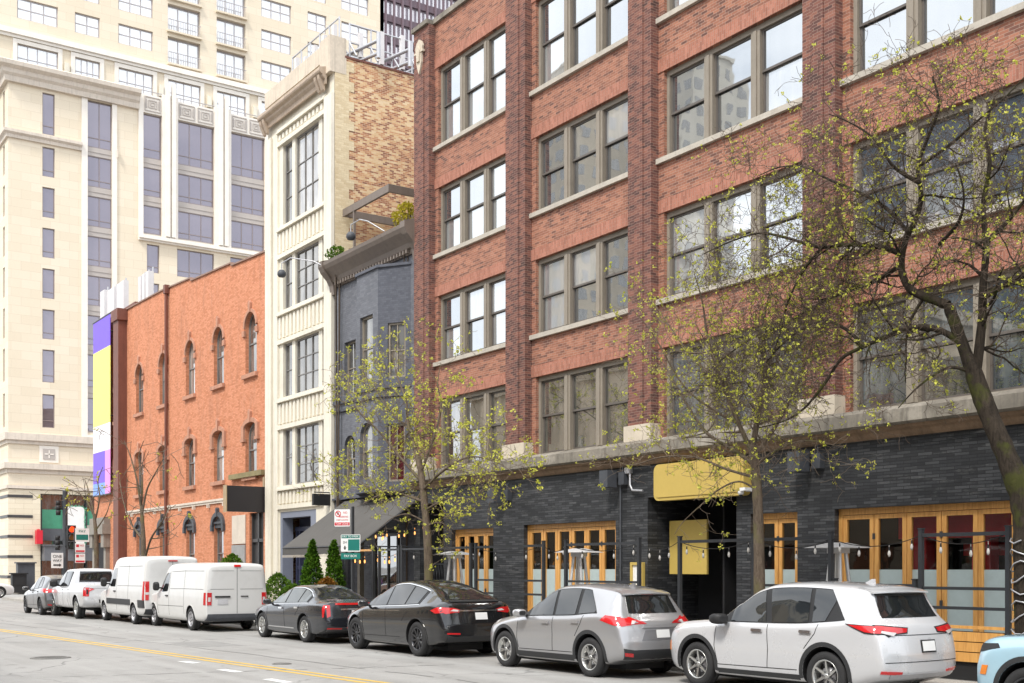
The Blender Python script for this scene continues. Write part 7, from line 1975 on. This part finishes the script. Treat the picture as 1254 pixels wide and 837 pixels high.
bush('green_shrub', 'bright green shrub beside the right rear of the white cargo van', (-37.9, 16.2), .6, 1.45, 1300, X['leaf_shrub'], 'round', 4, .075)
bush('green_shrub', 'low olive green shrub in front of the cream building shopfront above the dark sedan', (-36.6, 16.2), .6, 1.1, 1000, X['leaf_shrub'], 'round', 5, .07)
bush('green_shrub', 'leafy green shrub behind the cargo van roof by the orange building', (-47.3, 18.2), .75, 2.2, 1500, X['leaf_shrub'], 'round', 6, .1)
bush('roof_plant', 'small green plant on the left end of the grey building cornice', (-40.6, 19.8), .45, .55, 240, X['leaf_shrub'], 'round', 7, .09, z0=13.6)
bush('roof_plant', 'yellow green potted plant on the roof edge beside the brick loft building', (-35.6, 20.0), .55, .8, 380, leaf_mat('golden_shrub', (.25, .22, .02), (.5, .42, .05)), 'round', 8, .09, z0=13.75)
# ------------------------------------------------------------------ sky, sun, camera
W = bpy.data.worlds.new('World'); SC.world = W; W.use_nodes = True
t = W.node_tree; t.nodes.clear()
out = t.nodes.new('ShaderNodeOutputWorld'); bg = t.nodes.new('ShaderNodeBackground')
SUN_EL, SUN_AZ = math.radians(52), math.radians(155)      # azimuth measured clockwise from +Y
sky = t.nodes.new('ShaderNodeTexSky'); sky.sky_type = 'NISHITA'; sky.sun_disc = False; sky.sun_elevation = SUN_EL; sky.sun_rotation = SUN_AZ
sky.air_density = 1.0; sky.dust_density = 2.0; sky.ozone_density = 1.0
tc = t.nodes.new('ShaderNodeTexCoord')
cl = noise(t, stretch(t, tc.outputs['Generated'], (1, 1, 2.2)), 2.6, 7, .6, .4)
cloud = ramp(t, cl, [(.3, (8.6, 9.3, 10.2)), (.65, (12.8, 13.1, 13.5))])
c = mixc(t, ramp(t, cl, [(.28, .72), (.5, .95)]), sky.outputs[0], cloud)
t.links.new(c, bg.inputs[0]); bg.inputs[1].default_value = .1
t.links.new(bg.outputs[0], out.inputs[0])

sl = bpy.data.lights.new('sun', 'SUN'); sl.energy = 2.0; sl.angle = math.radians(11); sl.color = (1, .95, .87)
so = bpy.data.objects.new('sun', sl); COL.objects.link(so)
dv = Vector((math.sin(SUN_AZ) * math.cos(SUN_EL), math.cos(SUN_AZ) * math.cos(SUN_EL), math.sin(SUN_EL)))
so.rotation_euler = dv.to_track_quat('Z', 'Y').to_euler()

cd = bpy.data.cameras.new('camera'); cam = bpy.data.objects.new('camera', cd); COL.objects.link(cam)
cam.location = (0, 0, EYE); cam.rotation_euler = (PI / 2, 0, math.atan2(CS, SN))
cd.sensor_fit = 'HORIZONTAL'; cd.sensor_width = 36; cd.lens = F_PX / 1254 * 36; cd.shift_y = (HOR - 418.5) / 1254
cd.clip_start = .1; cd.clip_end = 5000
SC.camera = cam
SC.view_settings.view_transform = 'Standard'; SC.view_settings.look = 'None'; SC.view_settings.gamma = 1; SC.view_settings.exposure = .8
SC.render.film_transparent = False
SC.cycles.max_bounces = 6; SC.cycles.transparent_max_bounces = 12; SC.cycles.caustics_reflective = False; SC.cycles.caustics_refractive = False
SC.cycles.use_denoising = True
